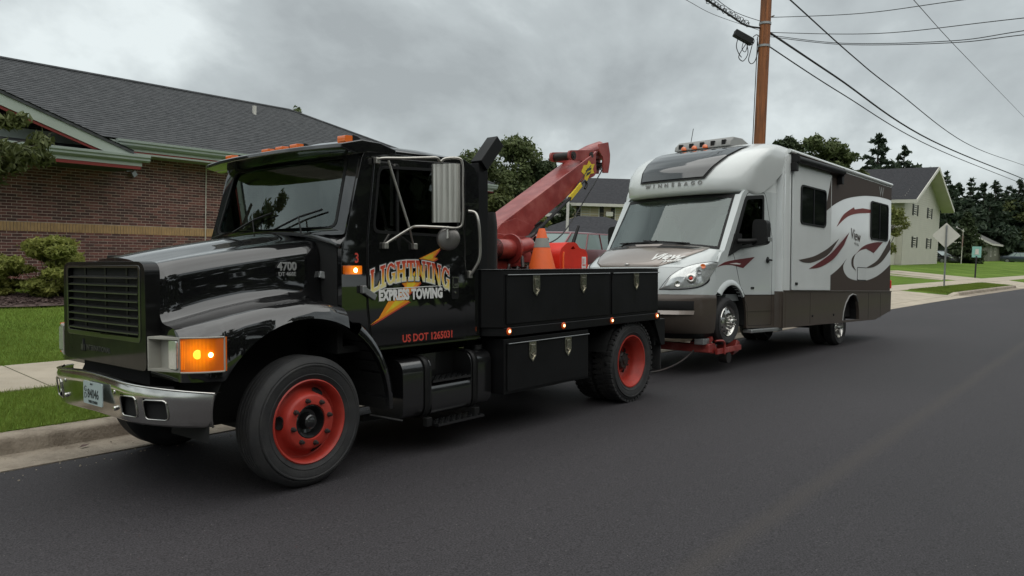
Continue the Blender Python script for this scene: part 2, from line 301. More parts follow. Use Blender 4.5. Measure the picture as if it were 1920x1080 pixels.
def shingle(name, c1, c2, sx=.3, sy=.14):
    m, t, o = newmat(name)
    b = t.nodes.new('ShaderNodeBsdfPrincipled'); t.links.new(b.outputs[0], o.inputs[0]); b.inputs['Roughness'].default_value = .9; b.inputs['Specular IOR Level'].default_value = .2
    tc = t.nodes.new('ShaderNodeTexCoord'); mp = t.nodes.new('ShaderNodeMapping'); mp.inputs['Scale'].default_value = (3.2, 3.2, 9)
    t.links.new(tc.outputs['Object'], mp.inputs[0])
    n = t.nodes.new('ShaderNodeTexNoise'); n.inputs['Scale'].default_value = 1.6; n.inputs['Detail'].default_value = 8; n.inputs['Roughness'].default_value = .75; t.links.new(mp.outputs[0], n.inputs['Vector'])
    r = t.nodes.new('ShaderNodeValToRGB'); r.color_ramp.elements[0].position = .33; r.color_ramp.elements[1].position = .67
    r.color_ramp.elements[0].color = (*c1, 1); r.color_ramp.elements[1].color = (*c2, 1)
    t.links.new(n.outputs['Fac'], r.inputs[0]); t.links.new(r.outputs[0], b.inputs['Base Color']); return m
MT['shingle'] = shingle('asphalt_shingle_grey', (.042, .045, .048), (.105, .108, .112))
MT['shingle2'] = shingle('asphalt_shingle_charcoal', (.025, .026, .03), (.06, .06, .065))
MT['shingle3'] = shingle('asphalt_shingle_pale', (.09, .09, .085), (.16, .16, .15))
MT['siding_cream'] = P('siding_cream', (.52, .50, .43), .6, var=.04, vscale=1)
MT['siding_tan'] = P('siding_tan', (.50, .42, .27), .6, var=.04, vscale=1)
MT['siding_grey'] = P('siding_grey_blue', (.10, .115, .12), .6, var=.05, vscale=1)
MT['siding_olive'] = P('siding_olive', (.16, .16, .12), .6, var=.05, vscale=1)
MT['car_dark'] = P('car_dark_grey', (.05, .05, .055), .3, .5, coat=1)
MT['car_silver'] = P('car_silver', (.32, .33, .33), .3, .6, coat=1)
MT['car_maroon'] = P('car_maroon', (.16, .02, .025), .3, .3, coat=1)
MT['car_blue'] = P('car_steel_blue', (.07, .09, .11), .3, .5, coat=1)

# ------------------------------------------------------------------ mesh helpers
class MB:
    def __init__(s): s.v = []; s.f = []
    def add(s, vs, fs):
        o = len(s.v); s.v += [tuple(p) for p in vs]; s.f += [tuple(i+o for i in f) for f in fs]; return s
    def box(s, x0, x1, y0, y1, z0, z1):
        vs = [(x, y, z) for x in (x0, x1) for y in (y0, y1) for z in (z0, z1)]
        return s.add(vs, [(0, 1, 3, 2), (4, 6, 7, 5), (0, 4, 5, 1), (2, 3, 7, 6), (0, 2, 6, 4), (1, 5, 7, 3)])
    def obox(s, c, X, Y, Z):
        c, X, Y, Z = Vector(c), Vector(X), Vector(Y), Vector(Z)
        vs = [c+X*a+Y*b+Z*d for a in (-1, 1) for b in (-1, 1) for d in (-1, 1)]
        return s.add(vs, [(0, 1, 3, 2), (4, 6, 7, 5), (0, 4, 5, 1), (2, 3, 7, 6), (0, 2, 6, 4), (1, 5, 7, 3)])
    def prism(s, poly, ax, a, b, holes=()):
        loops = [list(poly)] + [list(h) for h in holes]
        tris = tessellate_polygon([[Vector((p[0], p[1], 0)) for p in l] for l in loops])
        flat = [p for l in loops for p in l]
        def mk(p, d): return {'x': (d, p[0], p[1]), 'y': (p[0], d, p[1]), 'z': (p[0], p[1], d)}[ax]
        n = len(flat); vs = [mk(p, a) for p in flat] + [mk(p, b) for p in flat]
        fs = [tuple(t) for t in tris] + [tuple(i+n for i in reversed(t)) for t in tris]
        o = 0
        for l in loops:
            k = len(l)
            for i in range(k): j = (i+1) % k; fs.append((o+i, o+j, o+j+n, o+i+n))
            o += k
        return s.add(vs, fs)
    def tube(s, path, r, n=8, caps=True):
        path = [Vector(p) for p in path]; rs = r if isinstance(r, (list, tuple)) else [r]*len(path)
        rings = []; prev = None
        for i, p in enumerate(path):
            d = (path[min(i+1, len(path)-1)] - path[max(i-1, 0)]).normalized()
            if prev is None:
                a = Vector((0, 0, 1)) if abs(d.z) < .9 else Vector((1, 0, 0)); u = d.cross(a).normalized()
            else: u = (prev - d*prev.dot(d)).normalized()
            prev = u; w = d.cross(u)
            rings.append([p + (u*cos(2*pi*k/n) + w*sin(2*pi*k/n))*rs[i] for k in range(n)])
        return s.loft(rings, caps=caps)
    def loft(s, rings, closed=True, caps=False):
        n = len(rings[0]); vs = [p for r in rings for p in r]; fs = []
        for i in range(len(rings)-1):
            for k in range(n if closed else n-1):
                j = (k+1) % n; fs.append((i*n+k, i*n+j, (i+1)*n+j, (i+1)*n+k))
        if caps: fs.append(tuple(range(n))[::-1]); fs.append(tuple((len(rings)-1)*n+k for k in range(n)))
        return s.add(vs, fs)
    def lathe(s, prof, o=(0, 0, 0), ax='y', n=48, caps=False):
        o = Vector(o); rings = []
        for r, a in prof:
            ring = []
            for k in range(n):
                c, q = cos(2*pi*k/n)*r, sin(2*pi*k/n)*r
                ring.append(o + Vector({'y': (c, a, q), 'x': (a, c, q), 'z': (c, q, a)}[ax]))
            rings.append(ring)
        return s.loft(rings, caps=caps)
    def disc(s, o, r, ax, a, n=24):   # short cylinder
        return s.lathe([(r, 0), (r, a)], o, ax, n, caps=True)
    def build(s, name, mat, parent=None, smooth=None, bevel=0, seg=2, subsurf=0, label=None, fix=True):
        me = bpy.data.meshes.new(name); me.from_pydata(s.v, [], s.f)
        if fix:
            bm = bmesh.new(); bm.from_mesh(me); bmesh.ops.remove_doubles(bm, verts=bm.verts, dist=1e-5) if subsurf else None
            bmesh.ops.recalc_face_normals(bm, faces=bm.faces); bm.to_mesh(me); bm.free()
        me.materials.append(MT[mat] if isinstance(mat, str) else mat)
        ob = bpy.data.objects.new(name, me); C.objects.link(ob)
        if parent: ob.parent = parent
        if smooth is not None:
            me.shade_smooth()
            if smooth < 180 and not subsurf: me.set_sharp_from_angle(angle=radians(smooth))
        if bevel:
            bv = ob.modifiers.new('bevel', 'BEVEL'); bv.width = bevel; bv.segments = seg; bv.limit_method = 'ANGLE'; bv.angle_limit = radians(35)
            if smooth is None: me.shade_smooth(); me.set_sharp_from_angle(angle=radians(35)); bv.harden_normals = True
        if subsurf:
            ss = ob.modifiers.new('sub', 'SUBSURF'); ss.levels = ss.render_levels = subsurf
        if label: ob['label'] = label
        return ob
def thing(name, label, cat, loc=(0, 0, 0), rot=(0, 0, 0), group=None):
    o = bpy.data.objects.new(name, None); C.objects.link(o); o.location = loc; o.rotation_euler = rot
    o.empty_display_size = .3
    o['label'] = label; o['category'] = cat
    if group: o['group'] = group
    return o
def tag(o, label, cat, group=None):
    o['label'] = label; o['category'] = cat
    if group: o['group'] = group
    return o
def struct(o): o['kind'] = 'structure'; return o
def stuff(o): o['kind'] = 'stuff'; return o
def rrect(x0, x1, y0, y1, r, n=4):
    pts = []
    for cx, cy, a0 in ((x1-r, y0+r, -90), (x1-r, y1-r, 0), (x0+r, y1-r, 90), (x0+r, y0+r, 180)):
        for i in range(n+1):
            a = radians(a0+90*i/n); pts.append((cx+r*cos(a), cy+r*sin(a)))
    return pts
def rpoly(pts, r, n=3):
    out = []; k = len(pts)
    for i in range(k):
        p = Vector(pts[i]); a = Vector(pts[i-1]); b = Vector(pts[(i+1) % k])
        ra = min(r, (a-p).length*.45); rb = min(r, (b-p).length*.45)
        A = p+(a-p).normalized()*ra; B = p+(b-p).normalized()*rb
        for j in range(n+1):
            t = j/n; q = A*(1-t)**2 + p*2*t*(1-t) + B*t*t; out.append((q.x, q.y))
    return out
def text(name, s, size, mat, parent, org, X=(1, 0, 0), Y=(0, 0, 1), ext=.0012, align='LEFT', bold=0, shear=0, xs=1, space=1, label=None):
    cu = bpy.data.curves.new(name, 'FONT'); cu.body = s; cu.size = size; cu.extrude = ext; cu.align_x = align; cu.offset = bold; cu.shear = shear; cu.space_character = space
    cu.resolution_u = 3
    tmp = bpy.data.objects.new('tmp', cu); C.objects.link(tmp)
    dg = bpy.context.evaluated_depsgraph_get(); dg.update()
    me = bpy.data.meshes.new_from_object(tmp.evaluated_get(dg)); bpy.data.objects.remove(tmp); bpy.data.curves.remove(cu)
    X = Vector(X).normalized(); Y = Vector(Y).normalized(); Z = X.cross(Y)
    m = Matrix((X*xs, Y, Z)).transposed().to_4x4(); m.translation = Vector(org); me.transform(m)
    me.materials.clear(); me.materials.append(MT[mat]); me.name = name
    ob = bpy.data.objects.new(name, me); C.objects.link(ob); ob.parent = parent
    if label: ob['label'] = label
    return ob
def smoothpath(pts, n=6):
    pts = [Vector(p) for p in pts]; out = []
    for i in range(len(pts)-1):
        p0 = pts[max(i-1, 0)]; p1 = pts[i]; p2 = pts[i+1]; p3 = pts[min(i+2, len(pts)-1)]
        for k in range(n):
            t = k/n; out.append(.5*((2*p1)+(p2-p0)*t+(2*p0-5*p1+4*p2-p3)*t*t+(3*p1-p0-3*p2+p3)*t**3))
    out.append(pts[-1]); return out
def copy_tree(o, parent=None):
    c = o.copy(); C.objects.link(c); c.parent = parent
    for ch in list(o.children): copy_tree(ch, c)
    return c

# ------------------------------------------------------------------ ground
def rise(x):
    t = x-13
    if t <= 0: return 0
    return .0085*(t*t/20 if t < 10 else t-5)
EX = [-60, 0, 22, 28, 35, 42, 50, 60, 80, 160]; EY = [6.6, 6.6, 6.45, 6.35, 6.0, 5.55, 4.98, 4.2, 2.5, -5]
def edge(x): return float(np.interp(x, EX, EY))
OX = [0, .44, .50, .56, .70, 2.15, 3.6, 8.2, 12.5, 20, 60]; OZ = [-.09, -.085, .02, .052, .055, .125, .16, .40, .60, .68, .75]
def prof(o): return float(np.interp(o, OX, OZ))
def G(x, y):
    o = y-edge(x)
    if o < 0: z = .11-.04*abs(y-(edge(x)-5.0))
    else: z = prof(o)
    return z+rise(x)
XS = [-60, -30, -15, -8, -4, -2, 0, 2, 4, 6, 8, 10, 13, 16, 19, 20.8, 21.2, 21.8, 22.4, 23.2, 25, 28, 31.5, 35, 36.2, 36.5, 36.8, 37.1, 37.4, 37.7, 38, 38.3, 38.6, 42, 46, 50, 51.9, 52.1, 55, 57.9, 58.1, 60, 70, 80, 100, 130, 160]
def sheet(name, xs, offs, mat, lift=0, zf=None, abs_y=False):
    m = MB(); vs = []; n = len(offs)
    for x in xs:
        for o in offs:
            y = o if abs_y else edge(x)+o
            z = (zf(x, o) if zf else G(x, y)) + lift; vs.append((x, y, z))
    fs = [(i*n+j, (i+1)*n+j, (i+1)*n+j+1, i*n+j+1) for i in range(len(xs)-1) for j in range(n-1)]
    m.add(vs, fs); return m.build(name, mat, smooth=30)
# base terrain to the horizon
def in_apron(x, o):
    if o > 2.14: return False
    d = (o-.57)/1.56
    return (21.2+2*d < x < 38.3-1.9*d) or (52 < x < 57.98)
def base_z(x, o):
    if o <= -10.6: return rise(x)-.02
    if o < .75: return rise(x)-.35
    if in_apron(x, o): return prof(o)+rise(x)-.2
    return prof(o)+rise(x)
offs = [-900, -300, -80, -30, -13, -11.2, -10.6, -1, .70, .75, 1.4, 2.1, 2.9, 3.6, 5, 6.5, 8.2, 10, 12.5, 16, 20, 40, 60, 200, 900]
struct(sheet('ground', [-900, -200]+XS+[200, 400, 900], offs, 'lawn', -.004, base_z))
fine = [-40, -15, -5, 0, 4, 8, 13, 16, 20, 25, 30, 35, 40, 46, 52, 60, 70, 85, 110, 160]
struct(sheet('road', XS, [-10.0, -9, -7, -5, -3.5, -2, -1, 0], 'asphalt'))
# gutters, kerbs and pavements cast in sections with open joints
def section(name, x0, x1, pr, mat, parent=None, bot=-.25, gap=.012, steps=1):
    m = MB(); n = len(pr); rings = []
    for k in range(steps+1):
        x = x0+gap/2+(x1-x0-gap)*k/steps; e = edge(x); r = rise(x)
        rings.append([(x, e+o, r+z) for o, z in pr] + [(x, e+pr[-1][0], r+bot), (x, e+pr[0][0], r+bot)])
    m.loft(rings, caps=True); return m.build(name, mat, parent, smooth=50)
KP = [(-.012, -.080), (0, -.078), (.44, -.088), (.462, -.082), (.470, -.06), (.480, .02), (.492, .042), (.52, .054), (.60, .058), (.70, .055)]
kerb_root = bpy.data.objects.new('kerb', None); C.objects.link(kerb_root); struct(kerb_root)
x = -12.0
while x < 19.9:
    section('kerb_section', x, x+3.05, KP, 'kerb_concrete', kerb_root); x += 3.05
AP = [(-.012, -.080), (0, -.078), (.42, -.085), (.5, -.068), (.56, -.06)]
while x < 38.0:
    w = min(3.05, 38.5-x); section('apron_gutter', x, x+w, AP, 'concrete', kerb_root); x += w
x = 38.5
def ramp(a, t): return [(o, z if z < -.07 else -.075+(z+.075)*t) for o, z in a]
m = MB(); rr = []
for xx, t in ((37.9, .12), (38.2, .35), (38.7, .8), (39.1, 1)):
    rr.append([(xx, edge(xx)+o, rise(xx)+z) for o, z in ramp(KP, t)] + [(xx, edge(xx)+.70, rise(xx)-.25), (xx, edge(xx)-.012, rise(xx)-.25)])
m.loft(rr, caps=True); m.build('kerb_ramp', 'concrete', kerb_root, smooth=50)
x = 39.1
while x < 50:
    section('kerb_section', x, x+3.05, KP, 'kerb_concrete', kerb_root); x += 3.05
x51 = x
while x < 58:
    section('apron_gutter', x, x+3.05, AP, 'concrete', kerb_root); x += 3.05
while x < 110:
    section('kerb_section', x, x+6.1, KP, 'concrete', kerb_root, steps=2); x += 6.1
walk_root = bpy.data.objects.new('sidewalk', None); C.objects.link(walk_root); struct(walk_root)
x = -12.0
while x < 70:
    section('paving_slab', x, x+1.5, [(2.15, .135), (3.6, .17)], 'concrete', walk_root, bot=-.05, gap=.02 if x < 20 else .03); x += 1.5
# driveway apron between sidewalk and road, slabs
drv = bpy.data.objects.new('driveway', None); C.objects.link(drv); struct(drv)
def quad_slab(name, pts, parent, mat='concrete', th=.15, lift=.012):
    m = MB(); vs = [(px, py, (pz if pz is not None else G(px, py)+lift)) for px, py, pz in pts]
    m.add(vs+[(a, b, c-th) for a, b, c in vs], [(0, 1, 2, 3), (7, 6, 5, 4), (0, 4, 5, 1), (1, 5, 6, 2), (2, 6, 7, 3), (3, 7, 4, 0)]); return m.build(name, mat, parent)
def E(x, o, z): return (x, edge(x)+o, z+rise(x))
for (a0, a1, b0, b1) in ((21.2, 26.0, 23.2, 26.6), (26.02, 31.0, 26.62, 31.2), (31.02, 35.9, 31.22, 35.2)):
    quad_slab('driveway_slab', [E(a0, .57, -.055), E(a1, .57, -.055), E(b1, 2.13, .125), E(b0, 2.13, .125)], drv)
quad_slab('driveway_slab', [E(35.92, .57, -.055), E(38.3, .57, -.05), E(36.4, 2.13, .125), E(35.22, 2.13, .125)], drv)
for x0 in (52.0, 55.0):
    quad_slab('driveway_slab', [E(x0, .57, -.055), E(x0+2.98, .57, -.055), E(x0+2.98, 2.13, .13), E(x0, 2.13, .13)], drv)
    quad_slab('driveway_slab', [E(x0, 3.62, .175), E(x0+2.98, 3.62, .175), E(x0+3.98, 9, .46), E(x0+1.5, 9, .46)], drv)
# private path crossing the lawn
for k in range(9):
    quad_slab('path_slab', [(50.6, 9.0+k*1.2, None), (51.5, 9.0+k*1.2, None), (51.5, 10.17+k*1.2, None), (50.6, 10.17+k*1.2, None)], drv, th=.1, lift=.03)
struct(sheet('added_asphalt_opposite', XS, [-34, -26, -18, -14, -11.3], 'asphalt', .03, lambda x, o: rise(x)-.0))  # unseen asphalt added so the black paint mirrors grey instead of lawn
# car park beside the brick building
lot = MB(); xs = [21.5, 25, 28, 31, 34, 37.5]; ys = [10.2, 12, 14.5, 19, 25, 40]
vs = [(x, y, G(x, y)+.02) for x in xs for y in ys]; n = len(ys)
lot.add(vs, [(i*n+j, (i+1)*n+j, (i+1)*n+j+1, i*n+j+1) for i in range(len(xs)-1) for j in range(n-1)])
struct(lot.build('parking_lot', 'asphalt'))

# ================================================================== TOW TRUCK (frame: x rearwards, y to the kerb, z up; origin under the front axle)
TILT = radians(-2.3)
truck = thing('tow_truck', 'black tow truck with red wheels, flame lettering on its door and a raised red boom', 'tow truck',
              (3.107, 4.431+1.1*cos(TILT), 1.1*sin(TILT)), (TILT, 0, 0))
T = truck
AR = .735; AX, AZ = .085, .46
def arch_z(x, low=.83):
    d = AR*AR-(x-AX)**2
    return max(low if x < AX else .46, AZ+sqrt(d)) if d > 0 else low
# --- hood with fenders, one moulded shell
def hood_section(x):
    t = (x+.84)/1.28                                   # 0 at the nose, 1 at the cowl
    top = 1.59+.24*t**.75                             # centre height
    ed = 1.53+.205*t**.75 if t > .02 else 1.53         # height of the top corner
    zf = np.interp(x, [-.84, -.75, -.62, -.45, -.2, .1, .3, .45], [1.165, 1.18, 1.215, 1.255, 1.30, 1.325, 1.305, 1.26])
    yo = np.interp(x, [-.84, -.80, -.74, -.66, -.56, -.45, .5], [.84, .92, .985, 1.04, 1.08, 1.09, 1.09])
    hy = np.interp(x, [-.84, -.7, .45], [.625, .66, .71])
    za = arch_z(x)
    pts = [(0, top+.012), (.24, top-.004), (.45, top-.046), (hy-.075, ed+.03), (hy-.02, ed-.01), (hy+.01, ed-.08), (hy+.018, ed-.18),
           (hy+.03, zf+.09), (hy+.055, zf+.035), (hy+.10, zf+.012), (yo-.13, zf+.0), (yo-.055, zf-.025), (yo-.012, zf-.08), (yo, max(za+.005, zf-.15) if zf-.15 > za else za+.012), (yo+.004, za), (yo-.04, za+.002)]
    return pts
xs = [-.775, -.765, -.745, -.72, -.66, -.60, -.555, -.52, -.48, -.43, -.36, -.27, -.17, -.05, .085, .2, .3, .38, .44]
for sgn, nm in ((-1, 'a'), (1, 'b')): pass
rings = []
for x in xs:
    h = hood_section(x)
    rings.append([Vector((x, -y, z)) for y, z in reversed(h)] + [Vector((x, y, z)) for y, z in h[1:]])
def cr_interp(rows, n):     # Catmull-Rom between rows of points
    out = []
    for i in range(len(rows)-1):
        p0, p1, p2, p3 = rows[max(i-1, 0)], rows[i], rows[i+1], rows[min(i+2, len(rows)-1)]
        for q in range(n):
            t = q/n; out.append([.5*((2*b)+(c-a)*t+(2*a-5*b+4*c-d)*t*t+(3*b-a-3*c+d)*t**3) for a, b, c, d in zip(p0, p1, p2, p3)])
    out.append(list(rows[-1])); return out
def densify(ring, n, lo=3):   # smooth inside a section but keep the wheel-arch lip crisp at both ends
    cols = [[p] for p in ring]; mid = cols[lo:-lo]; mid = cr_interp(mid, n)
    return ring[:lo]+[c[0] for c in mid]+ring[-lo:]
rings = [densify(r_, 4) for r_ in rings]
rings = cr_interp(rings, 3)
m = MB(); m.loft(rings, closed=False)
k = len(rings[0]); m.f.append(tuple(range(k)))
hood = m.build('hood', 'black_paint', T, smooth=48)
# seam gap filler between hood and cowl, inner wheel wells
for s in (-1, 1):
    m = MB(); ring = []
    arc = [(AX+AR*cos(a), AZ+AR*sin(a)) for a in [radians(d) for d in range(-2, 183, 8)]]
    y0, y1 = (-1.05, -.55) if s < 0 else (.55, 1.05)
    m.loft([[Vector((x, y0, z-.0)) for x, z in arc], [Vector((x, y1, z)) for x, z in arc]], closed=False)
    yi = y1 if s < 0 else y0
    m.add([(x, yi, z) for x, z in arc], [tuple(range(len(arc)))]); m.build('wheel_well', 'inside_black', T)
# engine bay block behind the grille and chassis
m = MB(); m.box(-.78, .5, -.53, .53, .62, 1.45); m.box(.45, 2.0, -.5, .5, .62, .9); m.build('engine_bay', 'inside_black', T)
m = MB()
for s in (-1, 1): m.box(-.8, 5.15, s*.43-.05, s*.43+.05, .5, .74)
m.box(-.1, .1, -.95, .95, .36, .5); m.box(4.3, 4.6, -.9, .9, .36, .56); m.box(1.6, 4.4, -.06, .06, .42, .54)
m.build('chassis_frame', 'inside_black', T)
# nose panel with the grille opening
gy, g0, g1 = .575, 1.10, 1.555
outer = rpoly([(-.675, .885), (.675, .885), (.665, 1.56), (.60, 1.598), (-.60, 1.598), (-.665, 1.56)], .05)
m = MB(); m.prism(outer, 'x', -.865, -.765, [rrect(-gy, gy, g0, g1, .02)]); nose = m.build('grille_shell', 'nose_black', T, bevel=.047, seg=6)
m = MB(); m.box(-.832, -.828, -gy, gy, g0, g1); m.build('radiator_screen', 'inside_black', T)
for yv in (-.34, 0, .34):
    m = MB(); m.box(-.838, -.832, yv-.015, yv+.015, g0, g1); m.build('grille_support', 'black_trim', T)
for i in range(8):
    z = g1-.06-i*.0525
    m = MB(); ring = lambda x, dz: [Vector((x-(0.016*(1-(y/gy)**2)), y, z+dz)) for y in [(-gy+.01)+(2*gy-.02)*q/10 for q in range(11)]]
    m.loft([ring(-.838, .006), ring(-.868, -.004), ring(-.868, -.012), ring(-.838, -.0)], closed=False, caps=False)
    sl = m.build('grille_slat', 'slat', T)
m = MB()
fr = rrect(-gy-.028, gy+.028, g0-.035, g1+.018, .035); m.prism(fr, 'x', -.869, -.858, [rrect(-gy, gy, g0, g1, .02)]); m.build('grille_surround', 'black_gloss', T, bevel=.004)
m = MB(); m.box(-.878, -.866, -.02+.0, .02, g0-.06, g0-.06+.0001)
# small emblem and lettering below the grille
m = MB(); m.prism([(0.30, .985), (.315, 1.04), (.33, .985), (.322, .955), (.308, .955)], 'x', -.874, -.864); m.prism([(.283, 1.0), (.297, 1.0), (.297, .965), (.29, .95), (.283, .965)], 'x', -.872, -.864); m.prism([(.333, 1.0), (.347, 1.0), (.347, .965), (.34, .95), (.333, .965)], 'x', -.872, -.864)
m.build('diamond_emblem', 'dim_badge', T)
text('maker_lettering', 'INTERNATIONAL', .052, 'dim_badge', T, (-.866, .27, .965), X=(0, -1, 0), ext=.002, bold=.001)
# vent slot on hood top and leading lip
m = MB(); m.box(-.70, -.64, .02, .30, 1.622, 1.646); m.build('hood_vent', 'inside_black', T, bevel=.004)
# --- headlamp assemblies
for s in (-1, 1):
    plan = [(-.862, .665*1), (-.842, .80), (-.812, .915), (-.795, .935)]
    def plan_pt(u): return u
    L = thing  # keep names short
    def wall(name, pl, z0, z1, mat, th=.012, par=T, **k):
        mm = MB(); a = [Vector((x, s*y, z0)) for x, y in pl]; b = [Vector((x, s*y, z1)) for x, y in pl]
        a2 = [Vector((x+th, s*(y-th*.3), z0)) for x, y in pl]; b2 = [Vector((x+th, s*(y-th*.3), z1)) for x, y in pl]
        mm.loft([a, b, b2, a2, a], closed=False)
        nn = len(pl); o = len(mm.v)
        mm.add([a[0], b[0], b2[0], a2[0], a[-1], b[-1], b2[-1], a2[-1]], [(0, 1, 2, 3), (7, 6, 5, 4)])
        return mm.build(name, mat, par, smooth=30)
    # bezel: frame with recessed back so that the lamp sits deep
    hl = MB(); Y0, Y1 = .69, .955; ZB, ZT = .895, 1.115
    def bp(y, x0): return x0
    fx = lambda y: np.interp(y, [.66, .80, .90, .96], [-.868, -.855, -.822, -.785])
    hl = MB()
    fr_o = [(Y0, ZB), (Y1, ZB), (Y1, ZT), (Y0, ZT)]; fr_i = [(Y0+.012, ZB+.014), (Y1-.006, ZB+.014), (Y1-.006, ZT-.014), (Y0+.012, ZT-.014)]
    A = [Vector((fx(y), s*y, z)) for y, z in fr_o]; B = [Vector((fx(y), s*y, z)) for y, z in fr_i]
    D = [Vector((-.782, s*y, z)) for y, z in fr_i]
    O = [Vector((-.74, s*y, z)) for y, z in fr_o]
    hl.loft([O, A, B, D], closed=True); hl.add(D, [(0, 1, 2, 3)])
    bz = hl.build('headlamp_bezel', 'bezel', T, smooth=25)
    m = MB(); m.prism(rrect(.85, .945, .915, 1.095, .012), 'x', -.806, -.778) if s > 0 else m.prism([(-a, b) for a, b in rrect(.85, .945, .915, 1.095, .012)], 'x', -.806, -.778)
    hd = m.build('headlight', 'lamp_clear', T, bevel=.004)
    # amber turn signal wrapping round the corner
    cp = [(-.784, .962), (-.752, 1.0), (-.708, 1.040), (-.655, 1.072), (-.600, 1.092), (-.565, 1.100)]
    am = wall('turn_signal', cp, ZB, ZT, 'amber_turn' if s < 0 else 'amber', th=.02)
    if s < 0:
        bd = MB(); bd.lathe([(0.001, -.004), (.028, -.003), (.030, .0)], (-.715, -1.043, 1.01), 'y', 16); bd.build('bulb_reflector', 'bulb_soft', am)
        bd = MB(); bd.lathe([(0.001, -.004), (.014, -.003), (.016, .0)], (-.648, -1.083, 1.005), 'y', 16); bd.build('bulb', 'bulb', am)
        rb = MB()
        for q in range(7):
            t = q/6*.9; xx = -.782+.05*t; yy = .966+.04*t
            rb.tube([(xx-.002, s*(yy+.002), ZB+.02), (xx-.002, s*(yy+.002), ZT-.02)], .0022, 5)
        rb.build('lens_ribs', 'amber_lit', am)
    ed_ = MB(); ed_.tube([(x-.002, s*(y+.002), ZB) for x, y in cp], .006, 6); ed_.tube([(x-.002, s*(y+.002), ZT) for x, y in cp], .006, 6)
    ed_.tube([(cp[-1][0], s*cp[-1][1], ZB), (cp[-1][0], s*cp[-1][1], ZT)], .006, 6); ed_.build('lens_rim', 'bezel' if s < 0 else 'amber', am)
    # rear part of the fender: a separate arched flange
    arc = [radians(d) for d in range(54, -3, -5)]
    inn = [(AX+AR*cos(a), AZ+AR*sin(a)) for a in arc]; outr = [(AX+(AR+.105-.05*(1-sin(a)))*cos(a), AZ+(AR+.105-.05*(1-sin(a)))*sin(a)) for a in arc]
    m = MB(); yo_, yi_ = s*1.094, s*.80
    r1 = [Vector((x, yo_, z)) for x, z in inn]; r2 = [Vector((x, s*1.092, z)) for x, z in [((a[0]*.35+b[0]*.65), (a[1]*.35+b[1]*.65)) for a, b in zip(inn, outr)]]
    r3 = [Vector((x, s*1.05, z)) for x, z in outr]; r4 = [Vector((x, yi_, z+.01)) for x, z in outr]; r0 = [Vector((x, s*1.06, z)) for x, z in inn]; r5 = [Vector((x, yi_, z)) for x, z in inn]
    m.loft([r5, r0, r1, r2, r3, r4], closed=False); m.build('fender_extension', 'black_paint', T, smooth=60)
# --- front bumper, chrome, swept back at the ends
def bump_x(y): a = abs(y)/1.12; return -.965+.05*a**2+.27*max(0, a-.42)**2.0/.34
m = MB(); N_ = 40; ringsb = []
slots = [(-.87, -.71), (-.65, -.49), (.49, .65), (.71, .87)]
ys = sorted(set([-1.12+2.24*i/32 for i in range(33)] + [v for sl in slots for v in sl]))
def zt_(y): return .83-.07*(abs(y)/1.12)**1.5
def zb_(y): return .555-.02*abs(y)
lev = [0, .06, .20, .72, .88, 1.0]
S0, S1 = 2, 3
verts = []
for y in ys:
    for v in lev:
        z = zb_(y)+(zt_(y)-zb_(y))*v; bul = .012*(1-(2*v-1)**2)
        verts.append((bump_x(y)-bul+.012*(v > .9)+(.02 if v < .03 else 0)+.03*(1-v), y*(1-.07*(1-v)*(abs(y)/1.12)**8), z))
    verts.append((bump_x(y)+.055, y, zt_(y)+.006))
nl = len(lev)+1; fs = []
for i in range(len(ys)-1):
    ym = (ys[i]+ys[i+1])/2
    for j in range(nl-1):
        if j == 2 and any(a < ym < b for a, b in slots): continue
        fs.append((i*nl+j, (i+1)*nl+j, (i+1)*nl+j+1, i*nl+j+1))
m.add(verts, fs); bump = m.build('front_bumper', 'chrome', T, smooth=35)
for a, b in slots:
    m = MB(); ysl = [a-.015+(b-a+.03)*q/6 for q in range(7)]
    m.loft([[Vector((bump_x(y)+.035, y, .585)) for y in ysl], [Vector((bump_x(y)+.035, y, .80)) for y in ysl]], closed=False); m.build('bumper_slot_liner', 'inside_black', bump)
    z0_ = zb_(a)+(zt_(a)-zb_(a))*.20; z1_ = zb_(a)+(zt_(a)-zb_(a))*.72; c = .022
    rim_ = [(a, z0_+c), (a, z1_-c), (a+c*.3, z1_-c*.3), (a+c, z1_), (b-c, z1_), (b-c*.3, z1_-c*.3), (b, z1_-c), (b, z0_+c), (b-c*.3, z0_+c*.3), (b-c, z0_), (a+c, z0_), (a+c*.3, z0_+c*.3), (a, z0_+c)]
    def bx(y, z):
        v = (z-zb_(y))/(zt_(y)-zb_(y)); return bump_x(y)-.012*(1-(2*v-1)**2)+.03*(1-v)
    m = MB(); m.tube([(bx(y, z)-.001, y, z) for y, z in rim_], .0055, 8); m.build('slot_lip', 'chrome', bump, smooth=80)
m = MB(); m.tube([(bump_x(y)+.004, y, zt_(y)+.002) for y in ys], .007, 8); m.build('bumper_top_roll', 'chrome', bump, smooth=80)
m = MB()
for s_ in (-1, 1):
    ye = s_*1.12
for s_ in (-1, 1):
    m = MB(); m.tube([(bump_x(s_*1.12)-.012*(1-(2*v-1)**2)+.03*(1-v), s_*1.12*(1-.07*(1-v)), zb_(1.12)+(zt_(1.12)-zb_(1.12))*v) for v in (0, .25, .5, .75, 1)], .006, 8); m.build('bumper_end_roll', 'chrome', bump, smooth=80)
for y in (-.41, .41):
    for z in (.63, .74):
        m = MB(); m.lathe([(.001, -.012), (.012, -.010), (.016, -.002), (.016, .01)], (bump_x(y)+.004, y, z), 'x', 12); m.build('bumper_bolt', 'chrome', bump)
for s in (-1, 1):
    m = MB(); m.box(-.90, -.6, s*.43-.04, s*.43+.04, .6, .72); m.build('bumper_bracket', 'inside_black', bump)
pxl = -.992
